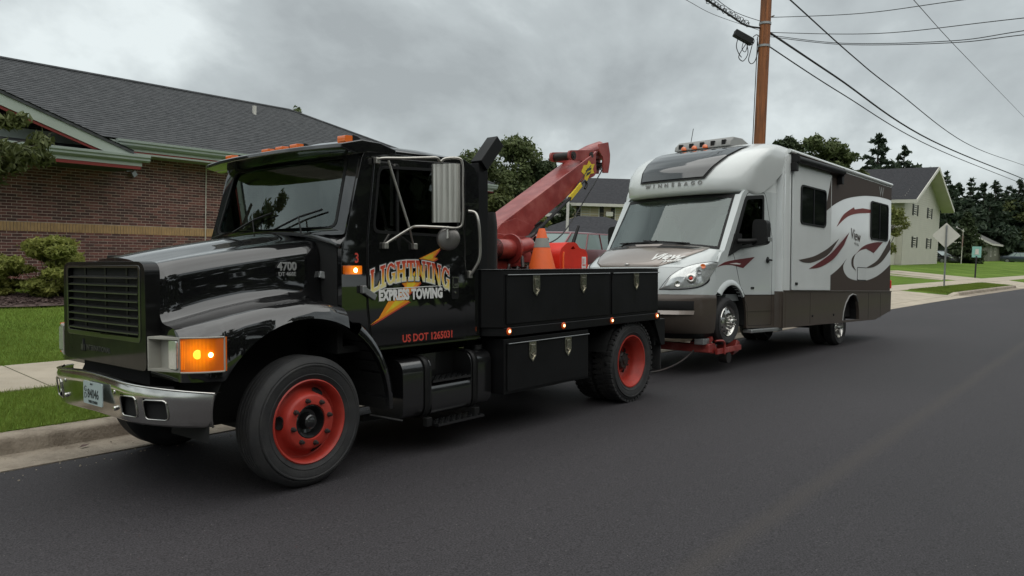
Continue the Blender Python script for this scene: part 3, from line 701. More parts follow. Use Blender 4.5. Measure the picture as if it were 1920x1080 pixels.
m = MB(); m.prism(rrect(-.305, .0, .628, .782, .012), 'x', pxl, pxl+.006); pl = m.build('licence_plate', 'plate', T)
text('plate_number', '84046', .088, 'ink', pl, (pxl-.001, -.07, .672), X=(0, -1, 0), ext=.001, bold=.0005, xs=.82)
text('plate_letters', 'G', .055, 'ink', pl, (pxl-.001, -.016, .71), X=(0, -1, 0), ext=.001)
text('plate_letters', 'D', .055, 'ink', pl, (pxl-.001, -.016, .665), X=(0, -1, 0), ext=.001)
text('plate_state', 'WISCONSIN', .026, 'ink', pl, (pxl-.001, -.085, .638), X=(0, -1, 0), ext=.001, bold=.0006)
text('plate_month', 'NOV', .018, 'ink', pl, (pxl-.001, -.115, .760), X=(0, -1, 0), ext=.001)
# --- cab
CY = .98
side = rpoly([(.455, 1.20), (.455, 1.715), (.50, 1.80), (.655, 2.40), (.70, 2.475), (1.80, 2.505), (1.95, 2.44), (1.99, 2.30), (2.0, .90), (.80, .90), (.71, 1.02), (.60, 1.10)], .03)
win = rpoly([(.735, 1.815), (.80, 2.36), (1.70, 2.41), (1.72, 1.80)], .07)
for s in (-1, 1):
    m = MB(); m.prism(side, 'y', s*CY, s*(CY-.05), [win]); cs = m.build('cab_side', 'black_paint', T, bevel=.012, seg=3)
    # door: thin raised skin with its own outline
    door = rpoly([(.745, .935), (.70, 1.25), (.70, 1.77), (.775, 2.41), (1.76, 2.46), (1.80, 2.40), (1.805, .925)], .04)
    m = MB(); m.prism(door, 'y', s*(CY+.002), s*(CY+.014), [rpoly([(.75, 1.83), (.81, 2.345), (1.69, 2.395), (1.705, 1.815)], .06)])
    dr = m.build('door', 'black_paint', T, bevel=.005)
    dc = (sum(p[0] for p in door)/len(door), sum(p[1] for p in door)/len(door))
    m = MB(); m.prism([(dc[0]+(x-dc[0])*1.016, dc[1]+(z-dc[1])*1.011) for x, z in door], 'y', s*(CY+.001), s*(CY+.0035), [[(dc[0]+(x-dc[0])*.99, dc[1]+(z-dc[1])*.995) for x, z in door]]); m.build('door_gap', 'inside_black', dr)
    m = MB(); m.prism(rpoly([(.742, 1.822), (.805, 2.352), (1.695, 2.402), (1.712, 1.808)], .065), 'y', s*(CY+.0135), s*(CY+.019), [rpoly([(.765, 1.845), (.825, 2.33), (1.675, 2.38), (1.69, 1.832)], .055)])
    m.build('window_frame', 'black_trim', dr)
    m = MB(); m.box(1.005, 1.03, s*(CY-.005)-.008, s*(CY-.005)+.008, 1.84, 2.36); m.build('vent_window_post', 'black_trim', dr)
    m = MB(); m.prism(rpoly([(.745, 1.82), (.805, 2.35), (1.69, 2.40), (1.71, 1.81)], .06), 'y', s*(CY-.022), s*(CY-.018)); m.build('door_glass', 'side_glass', dr)
    # bead line along the lower door
    m = MB(); m.box(.82, 2.0, min(s*CY, s*(CY+.01)), max(s*CY, s*(CY+.01)), .905, .918); m.build('door_sill_bead', 'black_gloss', T)
    # handle
    m = MB(); m.prism(rrect(1.618, 1.705, 1.275, 1.475, .02), 'y', s*(CY+.014), s*(CY+.019)); h = m.build('door_handle', 'black_trim', dr)
    m = MB(); m.prism(rrect(1.622, 1.701, 1.37, 1.47, .015), 'y', s*(CY+.019), s*(CY+.024), [rrect(1.634, 1.69, 1.385, 1.458, .01)]); m.build('handle_bezel', 'chrome', dr)
    m = MB(); m.box(1.64, 1.688, min(s*(CY+.019), s*(CY+.03)), max(s*(CY+.019), s*(CY+.03)), 1.392, 1.41); m.lathe([(.001, s*.03), (.010, s*.029), (.011, s*.018)], (1.655, s*CY, 1.335), 'y', 12); m.build('handle_lever', 'chrome', dr)
    # marker lamp and unit number
    m = MB(); m.prism(rrect(.468, .632, 1.502, 1.568, .006), 'y', s*(CY), s*(CY+.022)); mk = m.build('side_marker', 'amber_mark', T, bevel=.004)
    if s < 0:
        m = MB(); m.lathe([(.001, -.026), (.014, -.025), (.020, -.021)], (.57, -CY, 1.533), 'y', 14); m.build('bulb', 'bulb', mk)
# roof
rings = []
for x, dz, w in ((.66, -.03, .93), (.70, .0, .95), (.95, .035, .955), (1.3, .045, .955), (1.7, .035, .95), (1.88, .0, .94), (1.975, -.07, .92), (1.995, -.16, .9)):
    z = 2.50+dz; rings.append([Vector((x, yy*w/.95, z-dd)) for yy, dd in ((-.985, .10), (-.965, .05), (-.90, .012), (-.6, -.012), (0, -.022), (.6, -.012), (.90, .012), (.965, .05), (.985, .10))])
m = MB(); m.loft(rings, closed=False); rf = m.build('roof', 'black_paint', T, smooth=60)
sd = rf.modifiers.new('s', 'SOLIDIFY'); sd.thickness = .04; sd.offset = -1
# firewall/cowl, cab floor and back wall
m = MB(); m.box(.45, .50, -.93, .93, .9, 1.76); m.build('firewall', 'inside_black', T)
m = MB(); m.prism(rpoly([(-.96, .9), (.96, .9), (.96, 2.42), (-.96, 2.42)], .05), 'x', 1.955, 1.99, [rrect(-.55, .55, 1.82, 2.28, .08)]); m.build('cab_back', 'black_paint', T)
m = MB(); m.prism(rrect(-.56, .56, 1.81, 2.29, .08), 'x', 1.966, 1.972); m.build('back_window', 'side_glass', T)
m = MB(); m.box(.5, 1.96, -.93, .93, .90, .95); m.build('cab_floor', 'inside_black', T)
# cowl: sloped from hood rear edge up to the windscreen
m = MB()
def cw(y, k):
    a = abs(y)/.98
    return [(.435, 1.835-.11*a**3, ), (.45-.03*(1-a*a), 1.85-.11*a**2.5), (.50-.04*(1-a*a), 1.848-.05*a)][k]
yy = [-.98+1.96*i/16 for i in range(17)]
m.loft([[Vector((cw(y, k)[0]+(.0 if k else -.01), y, cw(y, k)[1]-(.02 if k == 0 else 0))) for y in yy] for k in range(3)], closed=False)
cwl = m.build('cowl', 'black_paint', T, smooth=60); sd = cwl.modifiers.new('s', 'SOLIDIFY'); sd.thickness = .02; sd.offset = -1
# windscreen frame (tilted plane) and glass
def wsp(y, t, off=0):   # t 0 bottom .. 1 top
    bow = .045*(1-(y/.96)**2)
    x0, z0, x1, z1 = .495, 1.80, .685, 2.46
    nx, nz = -(z1-z0), (x1-x0); l = sqrt(nx*nx+nz*nz); nx /= l; nz /= l
    return Vector((x0+(x1-x0)*t-bow+nx*off, y, z0+(z1-z0)*t+nz*off))
def wspoly(name, outer, holes, mat, o0, o1, par, **kw):
    mm = MB(); mm.prism(outer, 'x', 0, 1, holes); mm.v = [tuple(wsp(p[1], p[2], o0 if p[0] < .5 else o1)) for p in mm.v]
    return mm.build(name, mat, par, **kw)
def dense(poly, n=8):
    out = []
    for i in range(len(poly)):
        a = poly[i]; b = poly[(i+1) % len(poly)]
        k = max(1, int(abs(a[0]-b[0])/.12))
        for j in range(k): out.append((a[0]+(b[0]-a[0])*j/k, a[1]+(b[1]-a[1])*j/k))
    return out
wo = dense(rpoly([(-.975, .0), (.975, .0), (.945, 1.0), (-.945, 1.0)], .03)); wi = dense(rpoly([(-.865, .085), (.865, .085), (.82, .93), (-.82, .93)], .09, 4))
wf = wspoly('windshield_frame', wo, [wi], 'black_paint', .012, -.03, T, smooth=30)
gi = dense(rpoly([(-.9, .05), (.9, .05), (.86, .96), (-.86, .96)], .09, 4))
gv = []
m = MB(); cols = [-.895+1.79*i/14 for i in range(15)]
m.loft([[wsp(y*(1-.04*t), t, -.005) for y in cols] for t in (.05, .5, .965)], closed=False); m.build('windshield', 'ws_glass', T, smooth=60)
wr = wspoly('windshield_seal', dense(rpoly([(-.872, .075), (.872, .075), (.828, .94), (-.828, .94)], .09, 4)), [dense(rpoly([(-.845, .10), (.845, .10), (.80, .92), (-.80, .92)], .08, 4))], 'black_trim', .016, .006, T)
# interior
m = MB(); m.box(.52, .78, -.9, .9, 1.45, 1.80); m.build('dashboard', 'dash', T, bevel=.03)
for yv in (-.45, .45):
    m = MB(); m.box(1.15, 1.65, yv-.26, yv+.26, 1.25, 1.4)
    st = m.build('seat', 'seat', T, bevel=.05)
    m = MB(); m.prism(rpoly([(yv-.26, 1.38), (yv+.26, 1.38), (yv+.25, 2.0), (yv+.14, 2.08), (yv+.13, 2.27), (yv-.13, 2.27), (yv-.14, 2.08), (yv-.25, 2.0)], .06), 'x', 1.55, 1.70)
    m.build('seat_back', 'seat', T, bevel=.03)
m = MB(); rr = []
c0 = Vector((.98, -.45, 1.80)); ux = Vector((0, 1, 0)); uz = Vector((.75, 0, .66)).normalized()
m.tube([c0+ux*cos(2*pi*i/28)*.215+uz*sin(2*pi*i/28)*.215 for i in range(29)], .014, 8, caps=False)
for a in (200, 340, 90): m.tube([c0, c0+ux*cos(radians(a))*.21+uz*sin(radians(a))*.21], .010, 6)
m.tube([c0, c0+Vector((-.3, 0, -.35))], .03, 8); m.build('steering_wheel', 'seat', T, smooth=60)
# wipers
for yb, yt, yc in ((-.12, .42, .15), (-.78, -.22, -.5)):
    m = MB(); p0 = wsp(yc, .02, .03); p1 = wsp(yc+.08, .22, .035)
    m.tube([p0, p1], .006, 6); m.tube([wsp(yt+.12, .08, .026), wsp(yc+.08, .225, .03), wsp(yb+.10, .30, .026)], .008, 6)
    m.tube([p0+Vector((0, 0, -.02)), p0+Vector((0, -.12, 0))], .012, 6); m.build('wiper', 'black_trim', T, smooth=60)
# --- sun visor over the windscreen
m = MB(); rings = []
vy = [-.985, -.93, -.6, -.3, 0, .3, .6, .93, .985]
def vis(y):
    a = abs(y)/.985; fx_ = .335+.12*a**2.6
    return [Vector((fx_, y, 2.452)), Vector((fx_+.004, y, 2.485)), Vector((fx_+.20, y, 2.535)), Vector((.84, y, 2.552-.02*a**4)), Vector((1.0, y, 2.535-.04*a**4)), Vector((1.0, y, 2.46)), Vector((.72, y, 2.445)), Vector((.60, y, 2.42))]
m.loft([vis(y) for y in vy], caps=True); m.build('sun_visor', 'black_paint', T, bevel=.008, smooth=None)
for yv in (.85, .26, .05, -.16, -.80):
    m = MB(); m.prism(rpoly([(.60, 2.53), (.60, 2.578), (.67, 2.582), (.68, 2.545)], .008), 'y', yv-.048, yv+.048); ml = m.build('roof_marker_light', 'amber', T, bevel=.005)
    m = MB(); m.prism(rpoly([(.672, 2.54), (.672, 2.588), (.71, 2.584), (.80, 2.545)], .008), 'y', yv-.052, yv+.052); m.build('lamp_base', 'black_trim', ml, bevel=.005)
# --- mirrors
for s in (-1, 1):
    q = lambda x, y, z: (x-.085*min(1, max(0, (y-1.05)/.12)), s*y, z)
    mr = bpy.data.objects.new('mirror', None); C.objects.link(mr); mr.parent = T
    m = MB(); m.tube(smoothpath([q(.775, 1.0, 2.385), q(.80, 1.06, 2.40), q(1.0, 1.16, 2.405), q(1.18, 1.24, 2.42), q(1.26, 1.27, 2.425), q(1.30, 1.27, 2.40), q(1.33, 1.30, 2.425), q(1.42, 1.36, 2.43), q(1.45, 1.37, 2.38), q(1.45, 1.37, 2.2), q(1.45, 1.37, 1.94), q(1.42, 1.35, 1.875), q(1.30, 1.28, 1.875), q(1.15, 1.16, 1.88), q(1.07, 1.10, 1.862), q(.86, 1.0, 1.735)], 5), .011, 8)
    m.tube([q(.86, 1.05, 2.39), q(1.07, 1.10, 1.865)], .010, 8); m.tube([q(1.07, 1.10, 1.865), q(1.17, 1.0, 1.73)], .008, 8)
    m.build('mirror_arm', 'white_tube', mr, smooth=60)
    for fx0, fz0 in ((.84, 1.70), (1.15, 1.70), (.76, 2.36)):
        m = MB(); m.box(fx0, fx0+.04, min(s*.99, s*1.03), max(s*.99, s*1.03), fz0, fz0+.05); m.build('mirror_foot', 'white_tube', mr, bevel=.006)
    m = MB(); pr = []
    for i in range(41):
        t = i/40; pr.append((1.165+t*.20+0.0, 1.215+.12*t))
    a = []; nseg = 40; ring1 = []; ring2 = []
    ax_ = Vector((.60, s*.80, 0)).normalized() if s < 0 else Vector((.60, .80, 0)).normalized()
    nrm = Vector((-.80, s*.60, 0))
    cen = Vector((1.262, s*1.285, 2.15)); W2 = .115
    for i in range(nseg+1):
        u = -W2+2*W2*i/nseg; rib = .0018*abs(sin(i*pi/8.0)) if 4 < i < 36 else 0
        ed = -.012*max(0, abs(u)/W2-.85)/.15
        ring1.append(cen+ax_*u+nrm*(.012+rib+ed))
    top = [v+Vector((0, 0, .235)) for v in ring1]; bot = [v+Vector((0, 0, -.235)) for v in ring1]
    tb = [v-nrm*.05 for v in top]; bb = [v-nrm*.05 for v in bot]
    m.loft([bb, bot, top, tb], closed=False); m.build('mirror_head', 'steel', mr, smooth=50)
    m = MB(); m.obox(cen-nrm*.035, ax_*W2, nrm*.012, (0, 0, .235)); m.build('mirror_glass', 'dark_glass', mr)
    c2 = Vector((1.285, s*1.285, 1.785)); bowl = []
    vs = []
    for rr_, dd in ((.001, .020), (.04, .018), (.075, .012), (.092, .004), (.096, -.004)):
        vs.append([c2+(ax_*cos(2*pi*k/28)+Vector((0, 0, 1))*sin(2*pi*k/28))*rr_+nrm*dd for k in range(28)])
    m = MB(); m.loft(vs, caps=True); m.build('round_mirror', 'dull_mirror', mr, smooth=60)
    m = MB(); m.tube([c2+nrm*.03, c2+Vector((0, 0, .1))+nrm*.02], .012, 8); m.build('mirror_clamp', 'white_tube', mr)
    # grab handle behind the door
    m = MB(); m.tube(smoothpath([q(1.83, 1.0, 2.05), q(1.87, 1.05, 2.03), q(1.90, 1.08, 1.93), q(1.915, 1.08, 1.75), q(1.905, 1.075, 1.62), q(1.86, 1.03, 1.52), q(1.85, 1.0, 1.48)], 6), .014, 8); m.build('grab_handle', 'white_tube', T, smooth=60)
    m = MB(); m.box(1.83, 1.875, min(s*.98, s*1.01), max(s*.98, s*1.01), 1.455, 1.52); m.build('grab_handle_foot', 'white_tube', T, bevel=.005)
# hood latch with rubber strap
m = MB(); m.tube([(.475, -.78, 1.485), (.66, -.995, 1.38)], .014, 8); m.build('latch_strap', 'rubber', T)
m = MB(); m.obox((.455, -.76, 1.495), (.035, -.012, -.008), (.006, .02, 0), (.008, 0, .026)); m.obox((.70, -1.002, 1.352), (.062, 0, -.035), (0, .012, 0), (.012, 0, .022)); m.obox((.645, -1.0, 1.385), (.02, 0, 0), (0, .02, 0), (0, 0, .03))
m.build('hood_latch', 'galv', T, bevel=.006)
text('model_badge', '4700', .085, 'silver_text', T, (.075, -.722, 1.535), ext=.004, bold=.0025, xs=.95)
text('model_badge', 'DT 466E', .042, 'silver_text', T, (.08, -.724, 1.492), ext=.003, bold=.001, xs=.98)
# --- door graphics
dn = -CY-.0150
def decal(name, polys, mat, d=0, par=T, base=None):
    mm = MB(); b = dn if base is None else base
    for i, p in enumerate(polys): mm.prism(p, 'y', b-.0012*(d+1)-.00004*i, b-.0012*d)
    return mm.build(name, mat, par)
text('unit_number', '3', .105, 'red_text', T, (.575, -CY-.002, 1.592), ext=.001, bold=.002, xs=.85)
text('dot_number', 'US DOT 1265031', .085, 'red_text', T, (1.045, dn-.001, .945), ext=.001, bold=.002, xs=.945)
# lightning bolt behind the lettering
bolt = [(1.482, 1.715), (1.26, 1.63), (1.335, 1.625), (1.10, 1.43), (1.02, 1.415), (1.055, 1.40), (1.03, 1.385), (.93, 1.24), (.90, 1.235), (.96, 1.222), (.72, 1.105), (.805, 1.150), (1.03, 1.245), (1.125, 1.279), (1.07, 1.29), (1.20, 1.385), (1.215, 1.405), (1.26, 1.43), (1.2, 1.44), (1.40, 1.595), (1.46, 1.632), (1.39, 1.632)]
bolt = [(1.482, 1.715), (1.235, 1.625), (1.30, 1.61), (1.09, 1.445), (1.035, 1.43), (1.075, 1.40), (.955, 1.285), (.90, 1.285), (.80, 1.155), (.715, 1.107), (.83, 1.152), (1.09, 1.262), (1.13, 1.278), (1.05, 1.29), (1.20, 1.39), (1.255, 1.432), (1.19, 1.44), (1.36, 1.585), (1.45, 1.632), (1.40, 1.636)]
decal('bolt_shadow', [[(x+.008, z-.010) for x, z in bolt]], 'red_text', 0)
decal('lightning_bolt', [bolt], 'orange_text', 1)
ctr = lambda k, f: [(x*f+k[0]*(1-f), z*f+k[1]*(1-f)) for x, z in bolt]
decal('bolt_core', [[(1.40, 1.672), (1.275, 1.632), (1.33, 1.618), (1.39, 1.628)], [(1.30, 1.60), (1.36, 1.60), (1.17, 1.43), (1.09, 1.43)], [(1.10, 1.425), (1.20, 1.425), (1.15, 1.385), (1.09, 1.39)], [(.97, 1.285), (1.07, 1.283), (.86, 1.185)]], 'yellow_text', 2)
GL = {'L': [[(0, 0), (.30, 0), (.30, .14), (0, .14)], [(.06, .14), (.24, .14), (.24, .86), (.06, .86)], [(0, .86), (.30, .86), (.30, 1), (0, 1)], [(.30, 0), (.70, 0), (.70, .14), (.30, .14)], [(.56, .14), (.70, .14), (.70, .34)]],
      'I': [[(0, 0), (.42, 0), (.42, .14), (0, .14)], [(.12, .14), (.30, .14), (.30, .86), (.12, .86)], [(0, .86), (.42, .86), (.42, 1), (0, 1)]],
      'H': [[(0, 0), (.33, 0), (.33, .14), (0, .14)], [(.07, .14), (.26, .14), (.26, .86), (.07, .86)], [(0, .86), (.33, .86), (.33, 1), (0, 1)], [(.47, 0), (.80, 0), (.80, .14), (.47, .14)], [(.54, .14), (.73, .14), (.73, .86), (.54, .86)], [(.47, .86), (.80, .86), (.80, 1), (.47, 1)], [(.26, .43), (.54, .43), (.54, .58), (.26, .58)]],
      'T': [[(.17, 0), (.55, 0), (.55, .14), (.17, .14)], [(.27, .14), (.45, .14), (.45, .86), (.27, .86)], [(0, .86), (.72, .86), (.72, 1), (0, 1)], [(0, .66), (.12, .66), (.12, .86), (0, .86)], [(.60, .66), (.72, .66), (.72, .86), (.60, .86)]],
      'N': [[(0, 0), (.28, 0), (.28, .13), (0, .13)], [(.06, .13), (.21, .13), (.21, .87), (.06, .87)], [(0, .87), (.21, .87), (.21, 1), (0, 1)], [(.21, 1), (.30, 1), (.66, .25), (.66, 0), (.60, 0), (.21, .80)], [(.66, 0), (.78, 0), (.78, .87), (.66, .87)], [(.56, .87), (.86, .87), (.86, 1), (.56, 1)]],
      'G': None}
def arcpoly(cx, cz, rx, rz, w, wz, a0, a1, n=12):
    o = [(cx+rx*cos(radians(a0+(a1-a0)*i/n)), cz+rz*sin(radians(a0+(a1-a0)*i/n))) for i in range(n+1)]
    i_ = [(cx+(rx-w)*cos(radians(a0+(a1-a0)*i/n)), cz+(rz-wz)*sin(radians(a0+(a1-a0)*i/n))) for i in range(n+1)]
    return [[o[k], o[k+1], i_[k+1], i_[k]] for k in range(n)]
GL['G'] = arcpoly(.36, .5, .36, .5, .17, .13, 42, 318, 14) + [[(.45, .40), (.72, .40), (.72, .50), (.45, .50)], [(.54, .08), (.70, .0), (.70, .40), (.54, .40)], [(.58, .82), (.70, 1.0), (.70, .68), (.60, .70)]]
WD = {'L': .70, 'I': .42, 'H': .80, 'T': .72, 'N': .86, 'G': .74}
word = 'LIGHTNING'; tot = sum(WD[c] for c in word)+.07*(len(word)-1)
def warp(u, v):   # u 0..1 along, v 0..1 up
    c = 2*u-1; x = .715+.872*u
    zt = 1.612-.075*c*c-(.006 if c < 0 else 0)*abs(c); zb = 1.448-.10*c*c; return (x, zb+(zt-zb)*v)
def gradient_mat():
    m_, t, o = newmat('flame_gradient_vinyl'); b = t.nodes.new('ShaderNodeBsdfPrincipled'); t.links.new(b.outputs[0], o.inputs[0]); b.inputs['Roughness'].default_value = .45
    at = t.nodes.new('ShaderNodeAttribute'); at.attribute_name = 'fade'; r = t.nodes.new('ShaderNodeValToRGB'); t.links.new(at.outputs['Fac'], r.inputs[0])
    els = r.color_ramp.elements; els[0].position = 0; els[0].color = (.80, .74, .42, 1); els[1].position = 1; els[1].color = (.50, .035, .02, 1)
    for p_, c_ in ((.25, (.82, .62, .10, 1)), (.5, (.82, .38, .03, 1)), (.75, (.70, .11, .025, 1))): e_ = els.new(p_); e_.color = c_
    t.links.new(r.outputs[0], b.inputs['Base Color']); return m_
MT['flame'] = gradient_mat()
def lettering(name, mat, grow, d, fade):
    mm = MB(); fv = []; u = 0; i = 0
    for ch in word:
        for p in GL[ch]:
            cx = sum(a for a, b in p)/len(p); cz = sum(b for a, b in p)/len(p)
            q = []
            for k in range(len(p)):      # subdivide edges so the arch bends them
                a = p[k]; b = p[(k+1) % len(p)]; n_ = 3 if abs(a[1]-b[1]) > .3 else 1
                for j in range(n_): q.append((a[0]+(b[0]-a[0])*j/n_, a[1]+(b[1]-a[1])*j/n_))
            pts = []
            for a, b in q:
                ga = grow*(1 if a >= cx else -1); gb = grow*(1 if b >= cz else -1)
                pts.append(warp((u+a+ga)/tot, b+gb))
            n0 = len(mm.v); mm.prism(pts, 'y', dn-.0012*(d+1)-.00003*i, dn-.0012*d); fv += [b for a, b in q]*2; i += 1
        u += WD[ch]+.07
    ob = mm.build(name, mat, T, fix=False)
    if fade:
        at = ob.data.attributes.new('fade', 'FLOAT', 'POINT'); at.data.foreach_set('value', fv)
    return ob
lettering('lettering_shadow', 'ink', .085, 3, False)
lettering('lettering_outline', 'white_text', .045, 4, False)
lettering('lettering_lightning', 'flame', 0, 5, True)
decal('lettering_rule', [[(.805, 1.386), (1.50, 1.399), (1.535, 1.385), (1.54, 1.35), (1.53, 1.35), (1.525, 1.38), (1.497, 1.392), (.805, 1.379)]], 'white_text', 3)
# EXPRESS TOWING: heavy condensed face built from the built-in font with slab feet
text('lettering_express', 'EXPRESS TOWING', .112, 'white_text', T, (.797, dn-.0055, 1.294), X=(1, 0, .006), ext=.0012, bold=.0066, xs=.735, space=1.05)
# --- fuel tank with steps (both sides)
for s in (-1, 1):
    y0, y1 = s*.60, s*1.03
    sec = rpoly([(y0, .30), (y1, .30), (y1, .80), (y0, .80)], .12, 6)
    m = MB()
    notch = (1.34, 1.83)
    for a, b in ((1.02, notch[0]), (notch[1], 2.10)): m.prism(sec, 'x', a, b)
    low = rpoly([(y0, .30), (y1, .30), (y1, .575), (y0, .575)], .08, 5); m.prism(low, 'x', notch[0], notch[1])
    m.prism([(y0, .57), (s*.80, .57), (s*.80, .80), (y0, .80)], 'x', notch[0], notch[1])
    m.build('fuel_tank', 'black_gloss', T, smooth=35, bevel=.008)
    for xx in (1.285, 1.875):
        so = [(yy, zz) for yy, zz in rpoly([(y0, .288), (y1+s*.012, .288), (y1+s*.012, .812), (y0, .812)], .125, 6)]
        m = MB(); m.loft([[Vector((xx-.03, a, b)) for a, b in so], [Vector((xx+.03, a, b)) for a, b in so]]); sp = m.build('tank_strap', 'black_trim', T, smooth=40)
        sd = sp.modifiers.new('s', 'SOLIDIFY'); sd.thickness = .008
        m = MB(); m.box(xx-.03, xx+.03, min(y1-s*.02, y1+s*.03), max(y1-s*.02, y1+s*.03), .225, .30); m.build('strap_bracket', 'black_trim', T, bevel=.004)
    def tread(nm, x0, x1, ya, yb, z):
        mm = MB(); mm.box(x0, x1, min(ya, yb), max(ya, yb), z-.02, z)
        k = 0
        nx = int((x1-x0)/.034); ny = max(2, int(abs(yb-ya)/.028))
        for i in range(nx):
            for j in range(ny):
                cx = x0+.017+i*(x1-x0)/nx; cy = min(ya, yb)+.014+j*abs(yb-ya)/ny
                mm.box(cx-.011, cx+.011, cy-.003, cy+.003, z, z+.006) if (i+j) % 2 else mm.box(cx-.003, cx+.003, cy-.009, cy+.009, z, z+.006)
        return mm.build(nm, 'black_gloss', T)
    tread('tank_step', 1.35, 1.82, s*.82, s*1.035, .60)
    tread('lower_step', 1.33, 1.90, s*.93, s*1.12, .245)
    m = MB(); m.lathe([(.001, .045), (.045, .04), (.048, 0)], (2.03, s*.92, .80), 'z', 20); m.build('tank_cap', 'black_trim', T, smooth=40)
    m = MB(); m.box(.98, 2.12, s*.55-.02, s*.55+.02, .25, .3); m.tube([(1.02, s*1.02, .31), (.78, s*.9, .38)], .012, 6); m.build('tank_bracket', 'black_trim', T)
# --- wheels
def tyre_mesh(R, W, rim, lugs=0, ribs=5):
    mm = MB(); h = W/2; sh = .03
    pr = [(rim, -h+.03), (rim+.02, -h+.015), (rim+.045, -h+.006), (rim+.05, -h+.002), (rim+.056, -h+.005), ((R+rim)/2, -h-.004), ((R+rim)/2+.02, -h-.004), ((R+rim)/2+.024, -h-.008), ((R+rim)/2+.032, -h-.008), ((R+rim)/2+.036, -h-.003), (R-.05, -h+.006), (R-.045, -h+.002), (R-.035, -h+.006), (R-.02, -h+.02), (R-.006, -h+.035)]
    n = ribs
    for i in range(n):
        a = -h+.04+(W-.08)*i/n; b = -h+.04+(W-.08)*(i+1)/n
        pr += [(R, a+.004), (R, b-.006), (R-.010, b-.004), (R-.010, b+.0)] if i < n-1 else [(R, a+.004), (R, b)]
    pr += [(R-.006, h-.035), (R-.02, h-.02), (R-.05, h-.008), ((R+rim)/2, h+.004), (rim+.06, h-.004), (rim+.02, h-.015), (rim, h-.03)]
    mm.lathe(pr, (0, 0, 0), 'y', 72)
    if lugs:
        for k in range(lugs):
            for s_ in (-1, 1):
                a = 2*pi*(k+(.5 if s_ > 0 else 0))/lugs; c, q = cos(a), sin(a)
                mm.obox((c*(R-.009), s_*(h-.045), q*(R-.009)), Vector((c, 0, q))*.013, Vector((0, .040, 0)), Vector((-q, 0, c))*(pi*R/lugs*.62))
                mm.obox((c*(R-.006), s_*(h*.30), q*(R-.006)), Vector((c, 0, q))*.010, Vector((-q*.25, 1, c*.25))*.028, Vector((-q, 0, c))*(pi*R/lugs*.55))
    return mm
def ring_pts(r, n, ph=0): return [(r*cos(2*pi*k/n+ph), r*sin(2*pi*k/n+ph)) for k in range(n)]
def front_wheel(loc, s):
    w = bpy.data.objects.new('front_wheel', None); C.objects.link(w); w.parent = T; w.location = loc
    if s > 0: w.rotation_euler = (0, 0, pi)
    R = .463
    tyre_mesh(R, .25, .285, 0, 5).build('tyre', 'rubber', w, smooth=40)
    # rim: flange, well, bulging disc with hand holes, hub
    m = MB(); m.lathe([(.300, -.098), (.302, -.110), (.294, -.116), (.284, -.108), (.274, -.085), (.268, -.05), (.262, -.03), (.255, -.028)], n=64)
    # disc with 5 oval holes in the cone
    nseg = 60; prr = [(.255, -.028), (.232, -.036), (.214, -.062), (.200, -.10), (.190, -.115), (.180, -.121), (.124, -.121), (.120, -.112), (.118, -.06)]
    base = len(m.v); rings = []
    for r, a in prr: rings.append([(r*cos(2*pi*k/nseg), a, r*sin(2*pi*k/nseg)) for k in range(nseg)])
    vs = [p for r in rings for p in r]; fs = []
    for i in range(len(rings)-1):
        for k in range(nseg):
            j = (k+1) % nseg
            hole = False
            if not hole: fs.append((i*nseg+k, i*nseg+j, (i+1)*nseg+j, (i+1)*nseg+k))
    m.add(vs, fs)
    rm = m.build('rim', 'red_rim', w, smooth=50)
    for a_ in (176, 64, 292):
        a_ = radians(a_); er = Vector((cos(a_), 0, sin(a_))); et = Vector((-sin(a_), 0, cos(a_))); sl_ = (er*.6+Vector((0, 1, 0))*.75).normalized()
        c_ = er*.2215+Vector((0, -.060, 0)); nn_ = sl_.cross(et).normalized(); nn_ = nn_ if nn_.y < 0 else -nn_
        m = MB(); m.loft([[c_+(sl_*cos(q*pi/10)*.032*k_+et*sin(q*pi/10)*.044*k_)+nn_*o_ for q in range(20)] for k_, o_ in ((1.12, -.002), (1.0, .0055), (.93, .004), (.9, .002), (.01, .0015))])
        hh = m.build('hand_hole', 'inside_black', w, smooth=60)
    m = MB(); m.disc((0, 0, 0), .27, 'y', .02, 40); m.build('brake_drum', 'inside_black', w)
    for x, z in ring_pts(.155, 8, .2):
        m = MB(); m.lathe([(.019, -.12), (.019, -.128), (.015, -.13), (.014, -.148), (.009, -.15), (.009, -.158), (.001, -.159)], (x, 0, z), 'y', 6); m.build('wheel_nut', 'boom_dark', w)
    m = MB(); m.lathe([(.119, -.06), (.118, -.112), (.112, -.114), (.100, -.085), (.085, -.06), (.062, -.055), (.052, -.07), (.050, -.118), (.042, -.126), (.03, -.127), (.022, -.134), (.001, -.136)], n=32); m.build('hub', 'black_gloss', w, smooth=40)
    return w
front_wheel((.09, -.975, .463), -1); front_wheel((.09, .975, .463), 1)
